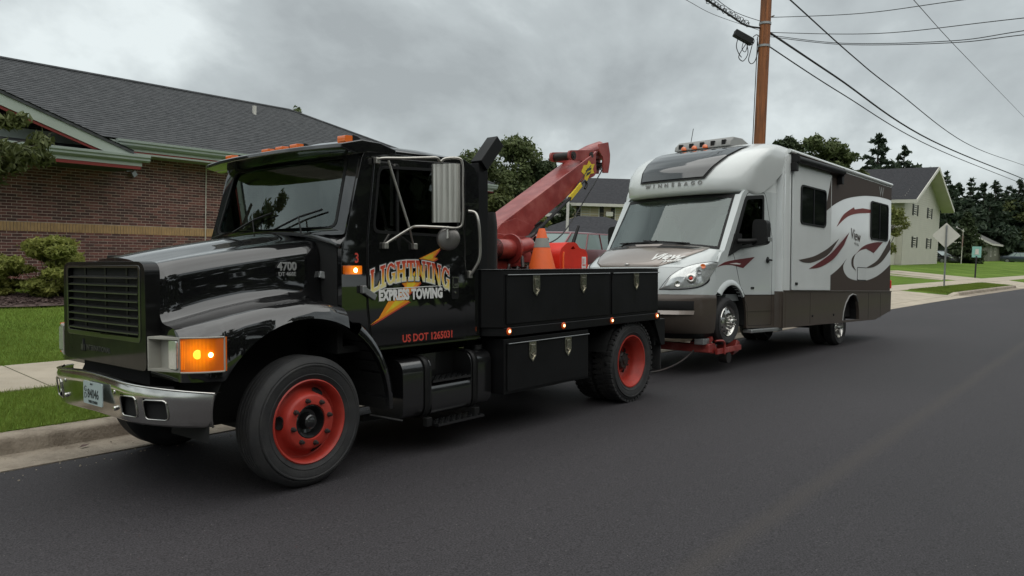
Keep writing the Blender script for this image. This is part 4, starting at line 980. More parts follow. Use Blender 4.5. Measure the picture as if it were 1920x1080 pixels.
def rear_wheel(loc, s):
    w = bpy.data.objects.new('rear_wheel', None); C.objects.link(w); w.parent = T; w.location = loc
    if s > 0: w.rotation_euler = (0, 0, pi)
    R = .463
    for yy in (0, .29):
        mm = tyre_mesh(R, .245, .285, 46, 5); mm.v = [(a, b+yy, c) for a, b, c in mm.v]; mm.build('tyre', 'rubber', w, smooth=35)
    m = MB(); m.lathe([(.296, -.09), (.302, -.100), (.300, -.112), (.288, -.112), (.278, -.09), (.262, -.07), (.252, -.035), (.236, -.02), (.232, .03), (.226, .08), (.214, .092), (.196, .108), (.178, .115), (.120, .117)], n=64)
    m.build('rim', 'red_rim', w, smooth=50)
    for x, z in ring_pts(.205, 5, .5):
        m = MB(); m.lathe([(.026, .088), (.001, .087)], (x, 0, z), 'y', 14); m.build('hand_hole', 'inside_black', w)
    for x, z in ring_pts(.148, 8, .2):
        m = MB(); m.lathe([(.019, .117), (.019, .10), (.015, .098), (.014, .082), (.001, .08)], (x, 0, z), 'y', 6); m.build('wheel_nut', 'boom_dark', w)
    m = MB(); m.lathe([(.122, .12), (.120, .06), (.105, .04), (.098, -.0), (.085, -.012), (.04, -.014), (.035, -.03), (.001, -.03)], n=28); m.build('hub', 'boom_dark', w, smooth=40)
    for x, z in ring_pts(.088, 8, .1):
        m = MB(); m.lathe([(.009, -.008), (.009, -.026), (.001, -.027)], (x, 0, z), 'y', 6); m.build('hub_bolt', 'boom_dark', w)
    return w
rear_wheel((4.46, -1.0, .463), -1); rear_wheel((4.46, 1.0, .463), 1)
# --- service body
for s in (-1, 1):
    yo, yi = s*1.15, s*.74
    lo, hi = min(yo, yi), max(yo, yi)
    m = MB(); m.prism([(2.0, s*1.0), (2.12, yo), (5.0, yo), (5.0, yi), (2.0, yi)], 'z', 1.0, 1.522); ub = m.build('upper_toolbox', 'black_body', T, bevel=.006)
    m = MB(); m.prism([(1.99, s*1.0), (2.115, yo+s*.006), (5.006, yo+s*.006), (5.006, yi), (1.99, yi)], 'z', 1.523, 1.533); m.build('toolbox_lid', 'black_gloss', T, bevel=.003)
    def door_panel(x0, x1, z0, z1, latches):
        mm = MB(); mm.box(x0, x1, min(yo, yo+s*.014), max(yo, yo+s*.014), z0, z1); mm.box(x0-.004, x1+.004, min(yo, yo+s*.026), max(yo, yo+s*.026), z1, z1+.010)
        d = mm.build('toolbox_door', 'black_body', T, bevel=.005)
        mm = MB(); mm.tube([(x0, yo+s*.027, z1+.007), (x1, yo+s*.027, z1+.007)], .0045, 6); mm.build('drip_rail', 'galv', d)
        for lx, lz in latches:
            h = .062; ww = .052; p = rpoly([(lx-ww, lz+.088), (lx+ww, lz+.088), (lx+ww, lz-.058), (lx, lz-.112), (lx-ww, lz-.058)], .008)
            pin = rpoly([(lx-ww+.012, lz+.072), (lx+ww-.012, lz+.072), (lx+ww-.012, lz-.050), (lx, lz-.092), (lx-ww+.012, lz-.050)], .006)
            mm = MB(); mm.prism(p, 'y', yo+s*.014, yo+s*.022, [pin]); lt = mm.build('paddle_latch', 'latch', d, bevel=.003)
            mm = MB(); mm.prism(pin, 'y', yo+s*.0145, yo+s*.0165); mm.build('latch_recess', 'latch', d)
            mm = MB(); mm.box(lx-.03, lx+.03, min(yo+s*.018, yo+s*.03), max(yo+s*.018, yo+s*.03), lz-.02, lz+.055); mm.prism([(lx-.03, lz-.03), (lx, lz-.065), (lx+.03, lz-.03), (lx+.02, lz-.03), (lx, lz-.052), (lx-.02, lz-.03)], 'y', yo+s*.018, yo+s*.026); mm.build('latch_paddle', 'latch', d, bevel=.003)
        return d
    door_panel(2.165, 3.885, 1.03, 1.475, [(2.60, 1.385), (3.39, 1.39)])
    door_panel(3.955, 4.975, 1.03, 1.475, [(4.46, 1.395)])
    m = MB(); m.prism([(2.03, s*.98), (2.16, yo+s*.02), (5.02, yo+s*.02), (5.02, yi), (2.03, yi)], 'z', .918, 1.0); m.build('bed_rail', 'black_body', T, bevel=.008)
    for lx in (2.185, 3.035, 3.935, 4.93):
        m = MB(); m.lathe([(.001, s*.012), (.028, s*.011), (.033, s*.006), (.034, 0)], (lx, yo+s*.02, .966), 'y', 18); ml = m.build('clearance_light', 'marker_ring', T, smooth=50)
        if s < 0: m = MB(); m.lathe([(.001, -.016), (.012, -.014), (.015, -.011)], (lx, yo-.02, .966), 'y', 12); m.build('bulb', 'marker_bulb', ml)
    # lower box in front of the rear wheels
    m = MB(); m.box(2.14, 3.51, lo, hi, .385, .895); m.build('lower_toolbox', 'black_body', T, bevel=.006)
    door_panel(2.175, 3.485, .41, .845, [(2.54, .765), (3.12, .765)])
    m = MB(); m.box(2.0, 2.14, s*.80-.02, s*.80+.02, .38, 1.0) ; m.build('box_mount', 'black_body', T)
    # wheel housing and rear flap
    m = MB(); arc = [(4.46+.60*cos(radians(a)), .463+.55*sin(radians(a))) for a in range(20, 165, 9)]
    m.loft([[Vector((x, s*1.13, z)) for x, z in arc], [Vector((x, s*.55, z)) for x, z in arc]], closed=False)
    m.build('rear_wheel_well', 'inside_black', T)
    m = MB(); m.prism([(4.93, .918), (5.19, .918), (5.19, .60), (5.10, .60)], 'y', s*1.14, s*1.09); m.build('corner_gusset', 'black_body', T, bevel=.004)
    m = MB(); m.box(5.15, 5.165, min(s*.62, s*1.1), max(s*.62, s*1.1), .30, .92); m.build('mud_flap', 'rubber', T)
    # headache rack post with kinked top
    m = MB(); m.box(1.99+.02, 2.14, s*.90-.06, s*.90+.06, 1.0, 2.50); m.build('rack_post', 'black_body', T, bevel=.006)
    m = MB(); d_ = Vector((.20, 0, .20)); m.obox((2.165, s*.93, 2.60), (.115, 0, .125), (-.045, 0, .042), (0, .065, 0)); m.build('rack_horn', 'black_body', T, bevel=.006)
m = MB(); m.box(2.03, 2.12, -.84, .84, 2.30, 2.40); m.box(2.03, 2.12, -.84, .84, 1.7, 1.78); m.build('rack_crossbar', 'black_body', T, bevel=.005)
m = MB(); m.prism(rpoly([(-.62, 2.44), (.62, 2.44), (.60, 2.56), (.4, 2.60), (-.4, 2.60), (-.60, 2.56)], .03), 'x', 1.98, 2.20); m.build('light_bar', 'black_gloss', T, bevel=.02)
m = MB(); m.prism(rpoly([(-.56, 2.465), (-.2, 2.465), (-.2, 2.55), (-.54, 2.54)], .01), 'x', 1.972, 1.978); m.build('light_bar_lens', 'amber', T); m = MB(); m.prism(rpoly([(.56, 2.465), (.2, 2.465), (.2, 2.55), (.54, 2.54)], .01), 'x', 1.972, 1.978); m.build('light_bar_lens', 'amber', T)
m = MB(); m.box(1.99, 5.12, -.76, .76, .93, 1.02); m.build('bed_deck', 'black_body', T)
m = MB(); m.box(5.04, 5.16, -1.13, 1.13, .72, .92); m.box(5.0, 5.04, -1.1, 1.1, .60, 1.0); m.build('tailboard', 'black_body', T, bevel=.006)
# exhaust stack behind the cab
m = MB(); m.tube([(2.28, -.78, .95), (2.28, -.78, 1.2), (2.28, -.78, 1.95), (2.28, -.78, 2.07)], [.13, .13, .13, .115], 24); m.build('exhaust_stack', 'black_trim', T, smooth=60)
# --- wrecker mast, winches and boom
m = MB(); m.box(2.75, 3.5, -.30, .30, 1.02, 1.62); m.prism([(2.95, 1.60), (3.75, 1.60), (3.70, 1.88), (3.0, 1.92)], 'y', -.26, .26); m.build('boom_pedestal', 'boom_red', T, bevel=.01)
prof_b = [(3.10, 1.90), (3.20, 2.005), (5.16, 3.045), (5.14, 2.94), (5.16, 2.76), (5.10, 2.71), (4.80, 2.60), (4.435, 2.36), (3.96, 2.094), (3.62, 1.88)]
m = MB(); m.prism(prof_b, 'y', -.17, .17); bm_ = m.build('boom', 'boom_red', T, bevel=.012)
for yv in (-.172, .172):
    m = MB(); m.prism([(3.05, 1.86), (3.25, 2.03), (3.5, 2.10), (3.85, 2.02), (3.66, 1.86)], 'y', yv-.006, yv+.006); m.build('boom_gusset', 'boom_red', bm_, bevel=.002)
# boom head: side plates, rollers, sleeve and the drooping fork
for yv in (-.14, .14):
    m = MB(); m.prism(rpoly([(4.56, 2.87), (4.56, 2.985), (5.10, 3.05), (5.16, 2.97), (5.02, 2.89)], .05, 5), 'y', yv-.014, yv+.014); m.build('head_plate', 'boom_red', bm_, bevel=.004)
for xx, zz in ((4.65, 2.93), (5.05, 2.97)):
    m = MB(); m.lathe([(.001, -.165), (.050, -.165), (.050, .165), (.001, .165)], (xx, 0, zz), 'y', 24); m.lathe([(.001, -.172), (.026, -.172), (.026, -.165)], (xx, 0, zz), 'y', 14); m.build('cable_roller', 'boom_dark', bm_, smooth=40)
m = MB(); m.tube([(4.95, -.02, 2.95), (5.20, -.02, 3.06), (5.45, -.02, 3.14)], [.085, .08, .078], 20); m.build('head_sleeve', 'boom_red', bm_, smooth=60)
m = MB()
for yv in (-.09, .06): m.prism([(5.32, 3.16), (5.54, 3.21), (5.585, 3.05), (5.58, 2.95), (5.54, 2.80), (5.42, 2.79), (5.41, 2.99), (5.32, 3.06)], 'y', yv-.012, yv+.012)
m.box(5.40, 5.555, -.09, .06, 2.98, 3.14); m.build('cable_fork', 'boom_red', bm_, bevel=.004)
m = MB(); m.lathe([(.001, -.075), (.055, -.075), (.04, -.03), (.04, .0), (.055, .045), (.001, .045)], (5.49, 0, 2.90), 'y', 20); m.build('sheave', 'boom_dark', bm_, smooth=40)
m = MB(); m.lathe([(.02, 0), (.028, .004), (.02, .008), (.012, .004), (.02, 0)], (5.24, -.19, 2.82), 'y', 12); m.tube([(5.18, -.18, 2.80), (5.24, -.18, 2.82)], .01, 6); m.build('eye_bolt', 'boom_dark', bm_)
# yellow sticker
def on_side(p, o=-.1725): return p
m = MB(); m.prism([(4.80, 2.74), (4.86, 2.83), (4.93, 2.84), (4.97, 2.90), (5.03, 2.86), (5.10, 2.87), (5.06, 2.80), (5.09, 2.75), (5.0, 2.735), (4.93, 2.64), (4.86, 2.63), (4.88, 2.70)], 'y', -.1735, -.1705); m.build('boom_sticker', 'yellow_text', bm_)
m = MB(); m.prism([(4.89, 2.755), (4.94, 2.80), (5.03, 2.815), (5.01, 2.78)], 'y', -.175, -.1737); m.prism([(4.90, 2.69), (4.93, 2.74), (5.02, 2.77), (4.99, 2.735)], 'y', -.175, -.1737); m.build('sticker_print', 'ink', bm_)
# winches either side
for s in (-1, 1):
    W_ = bpy.data.objects.new('winch', None); C.objects.link(W_); W_.parent = T
    m = MB(); m.lathe([(.001, -.40), (.115, -.40), (.115, -.10), (.001, -.10)], (3.02, s*.30, 1.745), 'x', 28) if False else m.tube([(2.72, s*.34, 1.745), (3.20, s*.34, 1.745)], .105, 28); m.build('winch_drum', 'boom_red', W_, smooth=40)
    m = MB(); m.tube([(3.195, s*.34, 1.745), (3.225, s*.34, 1.745)], .165, 32); m.build('drum_flange', 'boom_red', W_, smooth=40, bevel=.004)
    m = MB(); m.tube([(3.225, s*.33, 1.70), (3.36, s*.33, 1.725)], .06, 20); m.tube([(3.34, s*.32, 1.76), (3.56, s*.32, 1.80)], [.085, .080], 24); m.box(3.25, 3.34, s*.33-.07, s*.33+.07, 1.60, 1.80); m.build('winch_motor', 'boom_red', W_, smooth=40, bevel=.006)
    m = MB()
    for k in range(9): m.lathe([(.100, -.008), (.112, 0), (.100, .008)], (2.78+k*.022, s*.34, 1.745), 'x', 24)
    m.build('wound_cable', 'boom_dark', W_, smooth=60)
    m = MB(); m.tube(smoothpath([(3.50, s*.40, 1.72), (3.54, s*.42, 1.62), (3.52, s*.44, 1.54), (3.46, s*.42, 1.52), (3.44, s*.40, 1.58)], 5), .012, 6); m.build('clutch_lever', 'boom_dark', W_, smooth=60); m = MB(); m.tube([(3.28, s*.44, 1.66), (3.22, s*.50, 1.57), (3.20, s*.52, 1.54)], .020, 8); m.build('clutch_lever', 'boom_dark', W_, smooth=60)
# ram under the boom, straps, hooks and cable
m = MB(); m.tube([(3.42, .0, 1.72), (4.2, 0, 2.05)], .055, 14); m.build('lift_ram', 'boom_dark', T, smooth=60)
m = MB(); m.tube([(3.79, -.20, 1.925), (4.52, -.20, 2.395)], .020, 8); m.build('tow_cable', 'wire', T)
m = MB(); m.obox((4.63, -.20, 2.48), (.125, 0, .097), (0, .012, 0), (-.018, 0, .024)); m.build('yellow_strap', 'yellow_text', T, bevel=.004)
m = MB(); m.tube(smoothpath([(4.75, -.2, 2.58), (4.83, -.2, 2.63), (4.88, -.2, 2.59), (4.84, -.2, 2.53)], 5), .016, 8); m.tube(smoothpath([(3.8, -.2, 1.93), (3.72, -.2, 1.89), (3.66, -.2, 1.88), (3.62, -.2, 1.85)], 4), .024, 8); m.build('tow_hook', 'boom_dark', T, smooth=60)
m = MB(); m.tube([(3.80, -.22, 1.87), (3.90, -.22, 1.865), (4.02, -.22, 1.87)], [.035, .05, .03], 10); m.build('snatch_block', 'boom_dark', T, smooth=60)
m = MB(); m.tube(smoothpath([(5.46, -.05, 2.83), (5.0, -.10, 2.42), (4.42, -.15, 1.945), (4.0, -.17, 1.80)], 5), .008, 6); m.tube(smoothpath([(3.30, -.05, 1.83), (3.7, -.185, 1.905), (4.2, -.19, 2.16), (4.75, -.19, 2.62), (5.0, -.185, 2.84)], 6), .005, 6); m.tube([(3.6, -.17, 1.82), (4.0, -.2, 1.92)], .010, 6); m.build('winch_cable', 'wire_grey', T, smooth=60)
m = MB(); m.box(3.28, 3.58, -.55, -.30, 1.50, 1.555); m.build('control_box', 'black_trim', T, bevel=.005)
m = MB()
for k, (xx, yy) in enumerate(((3.1, -.5), (3.2, -.56), (3.32, -.6), (3.02, -.45), (3.45, -.5))): m.tube(smoothpath([(xx, yy, 1.48), (xx+.03, yy, 1.54+.01*k), (xx+.09, yy+.05, 1.545), (xx+.14, yy+.02, 1.50)], 4), .016, 7)
m.build('tow_chain', 'boom_dark', T, smooth=60)
# --- wheel lift under the motorhome's front wheels
WL = bpy.data.objects.new('wheel_lift', None); C.objects.link(WL); WL.parent = T
m = MB(); m.box(5.1, 7.10, -.08, .08, .33, .43); m.build('stinger', 'boom_red', WL, bevel=.008)
m = MB(); m.box(7.02, 7.14, -.86, 1.18, .31, .425); m.build('crossbar', 'boom_red', WL, bevel=.008)
for s in (-1, 1):
    yc = .16+s*.86; ya, yb_ = yc-.15, yc+.15; yo_ = yc+s*.19
    m = MB(); m.prism([(7.06, .30), (7.32, .27), (7.34, .33), (7.24, .43), (7.06, .43)], 'y', ya, yb_); m.build('wheel_cradle', 'boom_red', WL, bevel=.008)
    m = MB(); m.box(7.20, 8.05, yo_-.02, yo_+.02, .27, .35); m.build('cradle_arm', 'boom_red', WL, bevel=.006)
    m = MB(); m.prism([(7.90, .20), (8.10, .24), (8.14, .38), (8.04, .42), (7.96, .32)], 'y', ya, max(yb_, yo_) if s > 0 else yb_) ; m.build('cradle_stop', 'boom_red', WL, bevel=.008)
    m = MB(); m.box(6.90, 7.10, yc+s*.06-.07, yc+s*.06+.07, .43, .51); m.build('cradle_sleeve', 'galv', WL, bevel=.006)
    m = MB(); m.prism([(7.00, .45), (7.20, .53), (7.24, .48), (7.06, .40)], 'y', yc-.13, yc+.13); m.build('cradle_plate', 'boom_red', WL, bevel=.003)
    m = MB(); m.tube(smoothpath([(7.18, yo_, .47), (7.36, yo_+s*.03, .46), (7.42, yo_+s*.03, .40), (7.42, yo_+s*.03, .26)], 4), .016, 8); m.build('cradle_pin', 'boom_red', WL, smooth=60)
    m = MB(); m.tube([(7.62, yc-.08, .19), (7.62, yc+s*.2, .19)], .085, 20); m.build('cradle_roller', 'boom_dark', WL, smooth=40)
m = MB(); m.tube(smoothpath([(5.2, -.3, .55), (5.5, -.5, .20), (5.9, -.62, .14), (6.5, -.65, .2), (6.9, -.68, .34)], 6), .014, 7); m.build('safety_chain', 'boom_dark', WL, smooth=60)

# ================================================================== MOTORHOME (frame V: x rearwards from the rear axle, y to the kerb from the centre line)
VR = (radians(-2.6), radians(1.45), radians(-3.4))
from mathutils import Euler
VM = Euler(VR, 'XYZ').to_matrix(); vloc = Vector((15.442, 4.441, -.0004)) + VM @ Vector((0, .97, 0))
rv = thing('motorhome', 'white and taupe motorhome with maroon swooshes, its front wheels on the tow truck lift', 'motorhome', vloc, VR)
V = rv; HB = 1.17; HC = 1.075      # half widths of box and cab
# box body: rounded roof edges
def box_ring(x, top=3.40, bot=1.04, hb=HB):
    return [Vector((x, -hb, bot)), Vector((x, -hb, top-.10)), Vector((x, -hb+.03, top-.03)), Vector((x, -hb+.12, top+.015)), Vector((x, 0, top+.05)), Vector((x, hb-.12, top+.015)), Vector((x, hb-.03, top-.03)), Vector((x, hb, top-.10)), Vector((x, hb, bot))]
m = MB(); m.loft([box_ring(x) for x in (-3.1, -2.0, 0, 2.3, 2.40)], caps=True)
m.build('house_body', 'rv_white', V, smooth=40)
m = MB(); m.prism(rpoly([(-3.12, .45), (-.52, .46), (1.45, .47), (2.44, .64), (2.46, 1.05), (-3.12, 1.045)], .02), 'y', -HB-.012, -HB+.05, [[(-.44, .50), (-.40, .66), (-.28, .83), (-.10, .96), (.08, 1.0), (.26, .98), (.40, .86), (.46, .70), (.48, .50)]]); sk = m.build('lower_skirt', 'rv_brown', V, bevel=.008)
m = MB(); m.prism([(-3.12, .45), (2.44, .64), (2.46, 1.05), (-3.12, 1.045)], 'y', HB-.05, HB+.012); m.box(2.38, 2.46, -HB, HB, .62, 1.05); m.build('far_skirt', 'rv_brown', V)
for i, x in enumerate((-1.9, -.9)):
    m = MB(); m.lathe([(.001, -.014), (.02, -.012), (.022, 0)], (x, -HB-.012, .62), 'y', 12); m.build('skirt_vent', 'inside_black', sk)
for x in (-2.0, 1.0, 1.75):
    m = MB(); m.box(x-.003, x+.003, -HB-.014, -HB-.010, .49, 1.03); m.build('skirt_joint', 'inside_black', sk)
m = MB(); m.box(-3.1, 2.46, -HB-.022, -HB-.0, 1.045, 1.068); m.build('belt_moulding', 'rv_brown', V, bevel=.004)
m = MB(); arc = [(-.44, .50), (-.40, .66), (-.28, .83), (-.10, .96), (.08, 1.0), (.26, .98), (.40, .86), (.46, .70), (.48, .50)]
m.tube([(x, -HB-.014, z) for x, z in arc[:7]], .014, 6); m.build('wheel_opening_trim', 'rv_grey', V, smooth=60)
m = MB(); m.loft([[Vector((x, -HB+.04, z)) for x, z in arc], [Vector((x, -HB+.6, z)) for x, z in arc]], closed=False); m.build('wheel_well', 'inside_black', V)
m = MB(); m.box(-3.0, 2.3, -1.0, 1.0, .55, 1.04); m.box(-5.5, -3.0, -.95, .95, .5, .9); m.build('underbody', 'inside_black', V)
# taupe paint and swooshes
vy_ = -HB-.001
def vdecal(name, polys, mat, d, lab=None, par=V, base=vy_, smooth=True):
    mm = MB()
    for i, p in enumerate(polys):
        mm.prism(p, 'y', base-.002*(d+1)-.0003*i, base-.002*d+.0)
    return mm.build(name, mat, par, label=lab)
def curve2(pts, n=5):
    q = smoothpath([(a, b, 0) for a, b in pts], n); return [(p.x, p.y) for p in q]
bt = curve2([(-1.14, 2.58), (-.614, 2.747), (-.072, 2.863), (.744, 2.971), (1.633, 3.028), (2.40, 3.028)]) + [(2.40, 3.30), (-1.14, 3.30)]
vdecal('taupe_panel', [bt], 'rv_dark', 0)
vdecal('taupe_panel', [curve2([(-1.44, 2.47), (-1.30, 2.53), (-1.16, 2.585)]) + [(-1.16, 3.12)]], 'rv_dark', 3)
bl = curve2([(-2.25, 1.07), (-1.722, 1.165), (-1.074, 1.34), (-.6, 1.50), (-.235, 1.68)]) + curve2([(-.235, 1.68), (-.41, 1.54), (-.33, 1.40), (0, 1.295), (.694, 1.265), (1.3, 1.33), (1.836, 1.45), (2.40, 1.64)])[1:] + [(2.40, 1.07)]
vdecal('taupe_panel', [bl], 'rv_dark', 0)
vdecal('brown_swoosh', [curve2([(-2.575, 1.58), (-1.954, 1.66), (-1.486, 1.77), (-1.165, 1.87), (-.73, 2.035)])+curve2([(-1.092, 1.80), (-1.385, 1.678), (-1.951, 1.56), (-2.356, 1.545), (-2.575, 1.58)])[:-1]], 'rv_dark', 4)
vdecal('maroon_swoosh', [curve2([(-2.129, 1.443), (-1.575, 1.60), (-1.089, 1.76), (-.58, 1.998), (-.208, 2.183)])+curve2([(-.471, 1.93), (-.883, 1.70), (-1.282, 1.56), (-1.714, 1.47), (-2.129, 1.443)])[:-1]], 'rv_maroon', 4)
vdecal('red_swoosh', [curve2([(-.772, 2.26), (-.45, 2.50), (.108, 2.69)])+[(.144, 2.65)]+curve2([(.6, 2.71), (1.09, 2.715), (1.09, 2.66), (.286, 2.58), (-.276, 2.468), (-.772, 2.26)])[:-1]], 'rv_red', 1)
vdecal('maroon_hook', [curve2([(.208, 1.766), (.673, 1.955), (1.292, 2.06), (1.882, 2.099)])+[(1.301, 1.844), (.92, 1.905)]+curve2([(.92, 1.925), (.497, 1.867), (.208, 1.766)])[1:-1]], 'rv_maroon', 1)
vdecal('brown_ring', [curve2([(.242, 1.795), (.041, 1.69), (.047, 1.547), (.281, 1.459)])+curve2([(.281, 1.459), (.145, 1.561), (.140, 1.68), (.242, 1.795)])[1:-1]], 'rv_dark', 1)
vdecal('brown_tail', [curve2([(.815, 1.521), (1.503, 1.692), (1.959, 1.927), (2.365, 2.20)])+curve2([(2.38, 1.96), (1.835, 1.69), (1.315, 1.56), (.815, 1.521)])[:-1]], 'rv_dark', 1)
m = MB(); m.prism(rrect(.365, .85, 1.285, 1.52, .01), 'y', -HB-.012, -HB-.003); m.build('service_hatch', 'rv_white', V, bevel=.003)
vdecal('hatch_joint', [rrect(.35, .865, 1.27, 1.535, .02)], 'inside_black', .9)
text('side_lettering', 'View', .30, 'rv_dark', V, (-.05, -HB-.006, 2.08), X=(1, 0, -.10), ext=.001, shear=.15, xs=.9)
text('side_lettering', 'PROFILE', .07, 'rv_grey', V, (.16, -HB-.006, 1.97), X=(1, 0, -.10), ext=.001)
text('rear_letter', 'W', .28, 'rv_grey', V, (1.58, -HB-.006, 3.05), ext=.001, bold=.004)
# slide-out with its window and awning
m = MB(); m.prism(rrect(-2.82, -1.13, 1.07, 3.17, .02), 'y', -HB-.03, -HB+.01, [rrect(-2.53, -1.41, 2.19, 2.85, .07)]); so_ = m.build('slide_out', 'rv_white', V, bevel=.006)
vdecal('slide_gap', [rrect(-2.845, -1.115, 1.055, 3.185, .01)], 'inside_black', .2)  # black joint line round the slide-out
for o in list(C.objects):
    if o.parent == V and o.name.split('.')[0] in ('brown_swoosh', 'maroon_swoosh') or (o.parent == V and o.name == 'taupe_panel.001'): o.location.y -= .024
def rvwindow(x0, x1, z0, z1, yb, par):
    mm = MB(); mm.prism(rrect(x0-.03, x1+.03, z0-.03, z1+.03, .09), 'y', yb-.018, yb+.004, [rrect(x0, x1, z0, z1, .07)]); fr_ = mm.build('window', 'black_trim', par, bevel=.005)
    mm = MB(); mm.prism(rrect(x0-.005, x1+.005, z0-.005, z1+.005, .07), 'y', yb-.004, yb+.006); mm.build('pane', 'dark_glass', fr_)
    mm = MB(); xm = (x0+x1)/2; mm.box(xm-.012, xm+.012, yb-.014, yb-.004, z0, z1); mm.build('window_bar', 'black_trim', fr_)
rvwindow(-2.50, -1.43, 2.22, 2.83, -HB-.03, V); rvwindow(1.10, 2.15, 2.15, 2.875, -HB-.004, V)
m = MB(); m.box(-2.82, -1.15, -HB-.034, -HB-.03, 1.075, 1.14); m.build('slide_sill', 'rv_white', V)
m = MB(); m.box(-2.70, -2.62, -HB-.045, -HB-.03, 1.155, 1.20); m.build('slide_marker', 'black_trim', V)
aw = MB(); aw.tube([(-2.86, -HB-.10, 3.235), (-.75, -HB-.10, 3.26)], .055, 16); a_ = aw.build('awning_roller', 'black_trim', V, smooth=60)
m = MB(); m.prism([(-HB-.12, 3.32), (-HB+.02, 3.36), (-HB+.02, 3.22), (-HB-.03, 3.20)], 'x', -2.84, -.80); m.build('awning_cover', 'rv_dark', a_, bevel=.01)
for x in (-2.84, -.76):
    m = MB(); m.box(x-.03, x+.03, -HB-.12, -HB, 3.18, 3.33); m.box(x-.05, x+.05, -HB-.10, -HB, 3.04, 3.18); m.build('awning_bracket', 'black_trim', a_, bevel=.01)
m = MB(); m.tube([(-2.95, -HB+.0, 3.37), (2.40, -HB+.0, 3.355)], .035, 10); m.build('roof_rail', 'rv_white', V, smooth=60)
for x, w in ((-.6, .35), (1.2, .3)):
    m = MB(); m.box(x, x+w, -.55, -.1, 3.43, 3.52); m.build('roof_vent', 'rv_white', V, bevel=.02)
m = MB(); m.box(-.9, .1, -.35, .35, 3.44, 3.66) ; m.build('roof_air_conditioner', 'rv_white', V, bevel=.05)
m = MB(); m.box(2.44, 2.50, -HB-.005, -HB+.08, 1.12, 1.30); m.build('tail_light', 'can_red', V, bevel=.01)
# box front wall, rounded corner
m = MB(); m.prism([(-3.16, -HB+.10), (-3.13, -HB+.02), (-3.05, -HB-.002), (-2.9, -HB-.002), (-2.9, HB), (-3.16, HB)], 'z', 1.04, 3.2); m.build('box_front', 'rv_white', V, smooth=40)
m = MB(); m.prism([(-3.20, -HB+.12), (-3.15, -HB+.02), (-3.05, -HB-.016), (-3.0, -HB-.016), (-3.0, -HB+.3), (-3.2, -HB+.3)], 'z', .455, 1.05); m.build('corner_skirt', 'rv_brown', V, smooth=40)
# --- cab nose as stacked plan curves
def plan(xf, xc, w, z, zs=None, p=2.5, q=.42, n=28):
    out = []
    for i in range(n+1):
        s = sin((i/n-.5)*pi); s = math.copysign(abs(s)**.9, s)
        x = xc-(xc-xf)*(1-abs(s)**p)**q
        zz = z if zs is None else z+(zs-z)*abs(s)**2.5
        out.append(Vector((x, w*s, zz)))
    return out
def ext_back(pl, xb): return [Vector((xb, pl[0].y, pl[0].z))]+pl+[Vector((xb, pl[-1].y, pl[-1].z))]
xa = -5.18
m = MB(); m.loft([ext_back(plan(-5.90, -5.25, HC-.03, .44), xa), ext_back(plan(-6.02, -5.25, HC-.01, .50), xa), ext_back(plan(-6.10, -5.25, HC+.005, .72), xa), ext_back(plan(-6.08, -5.25, HC+.008, .92), xa), ext_back(plan(-6.05, -5.25, HC+.002, .985), xa), ext_back(plan(-6.0, -5.25, HC-.02, 1.0), xa)], closed=False)
bp_ = m.build('front_bumper', 'rv_brown', V, smooth=60)
m = MB(); m.prism(rrect(-1.0, -.36, .765, .875, .05), 'x', -6.2, -5.9); 
fg = MB()
pl_ = [v for v in plan(-6.112, -5.25, HC+.012, .78, n=60) if -1.02 < v.y < -.42]
fg.loft([[v+Vector((.0, 0, 0)) for v in pl_], [v+Vector((-.012, 0, .02)) for v in pl_], [v+Vector((-.006, 0, .10)) for v in pl_], [v+Vector((.004, 0, .125)) for v in pl_]], closed=False); fg.build('bumper_recess', 'inside_black', bp_, smooth=60)
fg = MB(); pl_ = [v for v in plan(-6.135, -5.25, HC+.012, .715, n=60) if -1.02 < v.y < -.30]
fg.loft([[v for v in pl_], [v+Vector((.02, 0, .055)) for v in pl_]], closed=False); fg.build('bumper_chin_trim', 'rv_hood', bp_, smooth=60)
m = MB(); m.loft([ext_back(plan(-5.78, -5.2, .95, .36), -4.9), ext_back(plan(-5.86, -5.25, 1.0, .44), -4.9)], closed=False); m.build('chin', 'black_trim', bp_, smooth=60)
nose_r = [ext_back(plan(-6.02, -5.22, HC-.008, .992), xa), ext_back(plan(-6.01, -5.22, HC-.006, 1.08), xa), ext_back(plan(-5.97, -5.2, HC-.01, 1.25), xa), ext_back(plan(-5.90, -5.15, HC-.02, 1.385, 1.37), xa+.02)]
m = MB(); m.loft(nose_r, closed=False); m.build('nose', 'rv_white2', V, smooth=70)
hood_r = [plan(-5.90, -5.15, HC-.022, 1.388, 1.375), plan(-5.82, -5.13, HC-.03, 1.44, 1.44), plan(-5.62, -5.08, HC-.045, 1.55, 1.54), plan(-5.42, -5.0, HC-.06, 1.65, 1.60), plan(-5.27, -4.93, HC-.07, 1.715, 1.655)]
m = MB(); m.loft(hood_r, closed=False); m.build('front_wings', 'rv_white2', V, smooth=70)
hd_ = []
for r_ in hood_r: hd_.append([v+Vector((-.004, 0, .008)) for v in r_ if abs(v.y) < .90])
for i, r_ in enumerate(hood_r): pass
m = MB()
hp = []
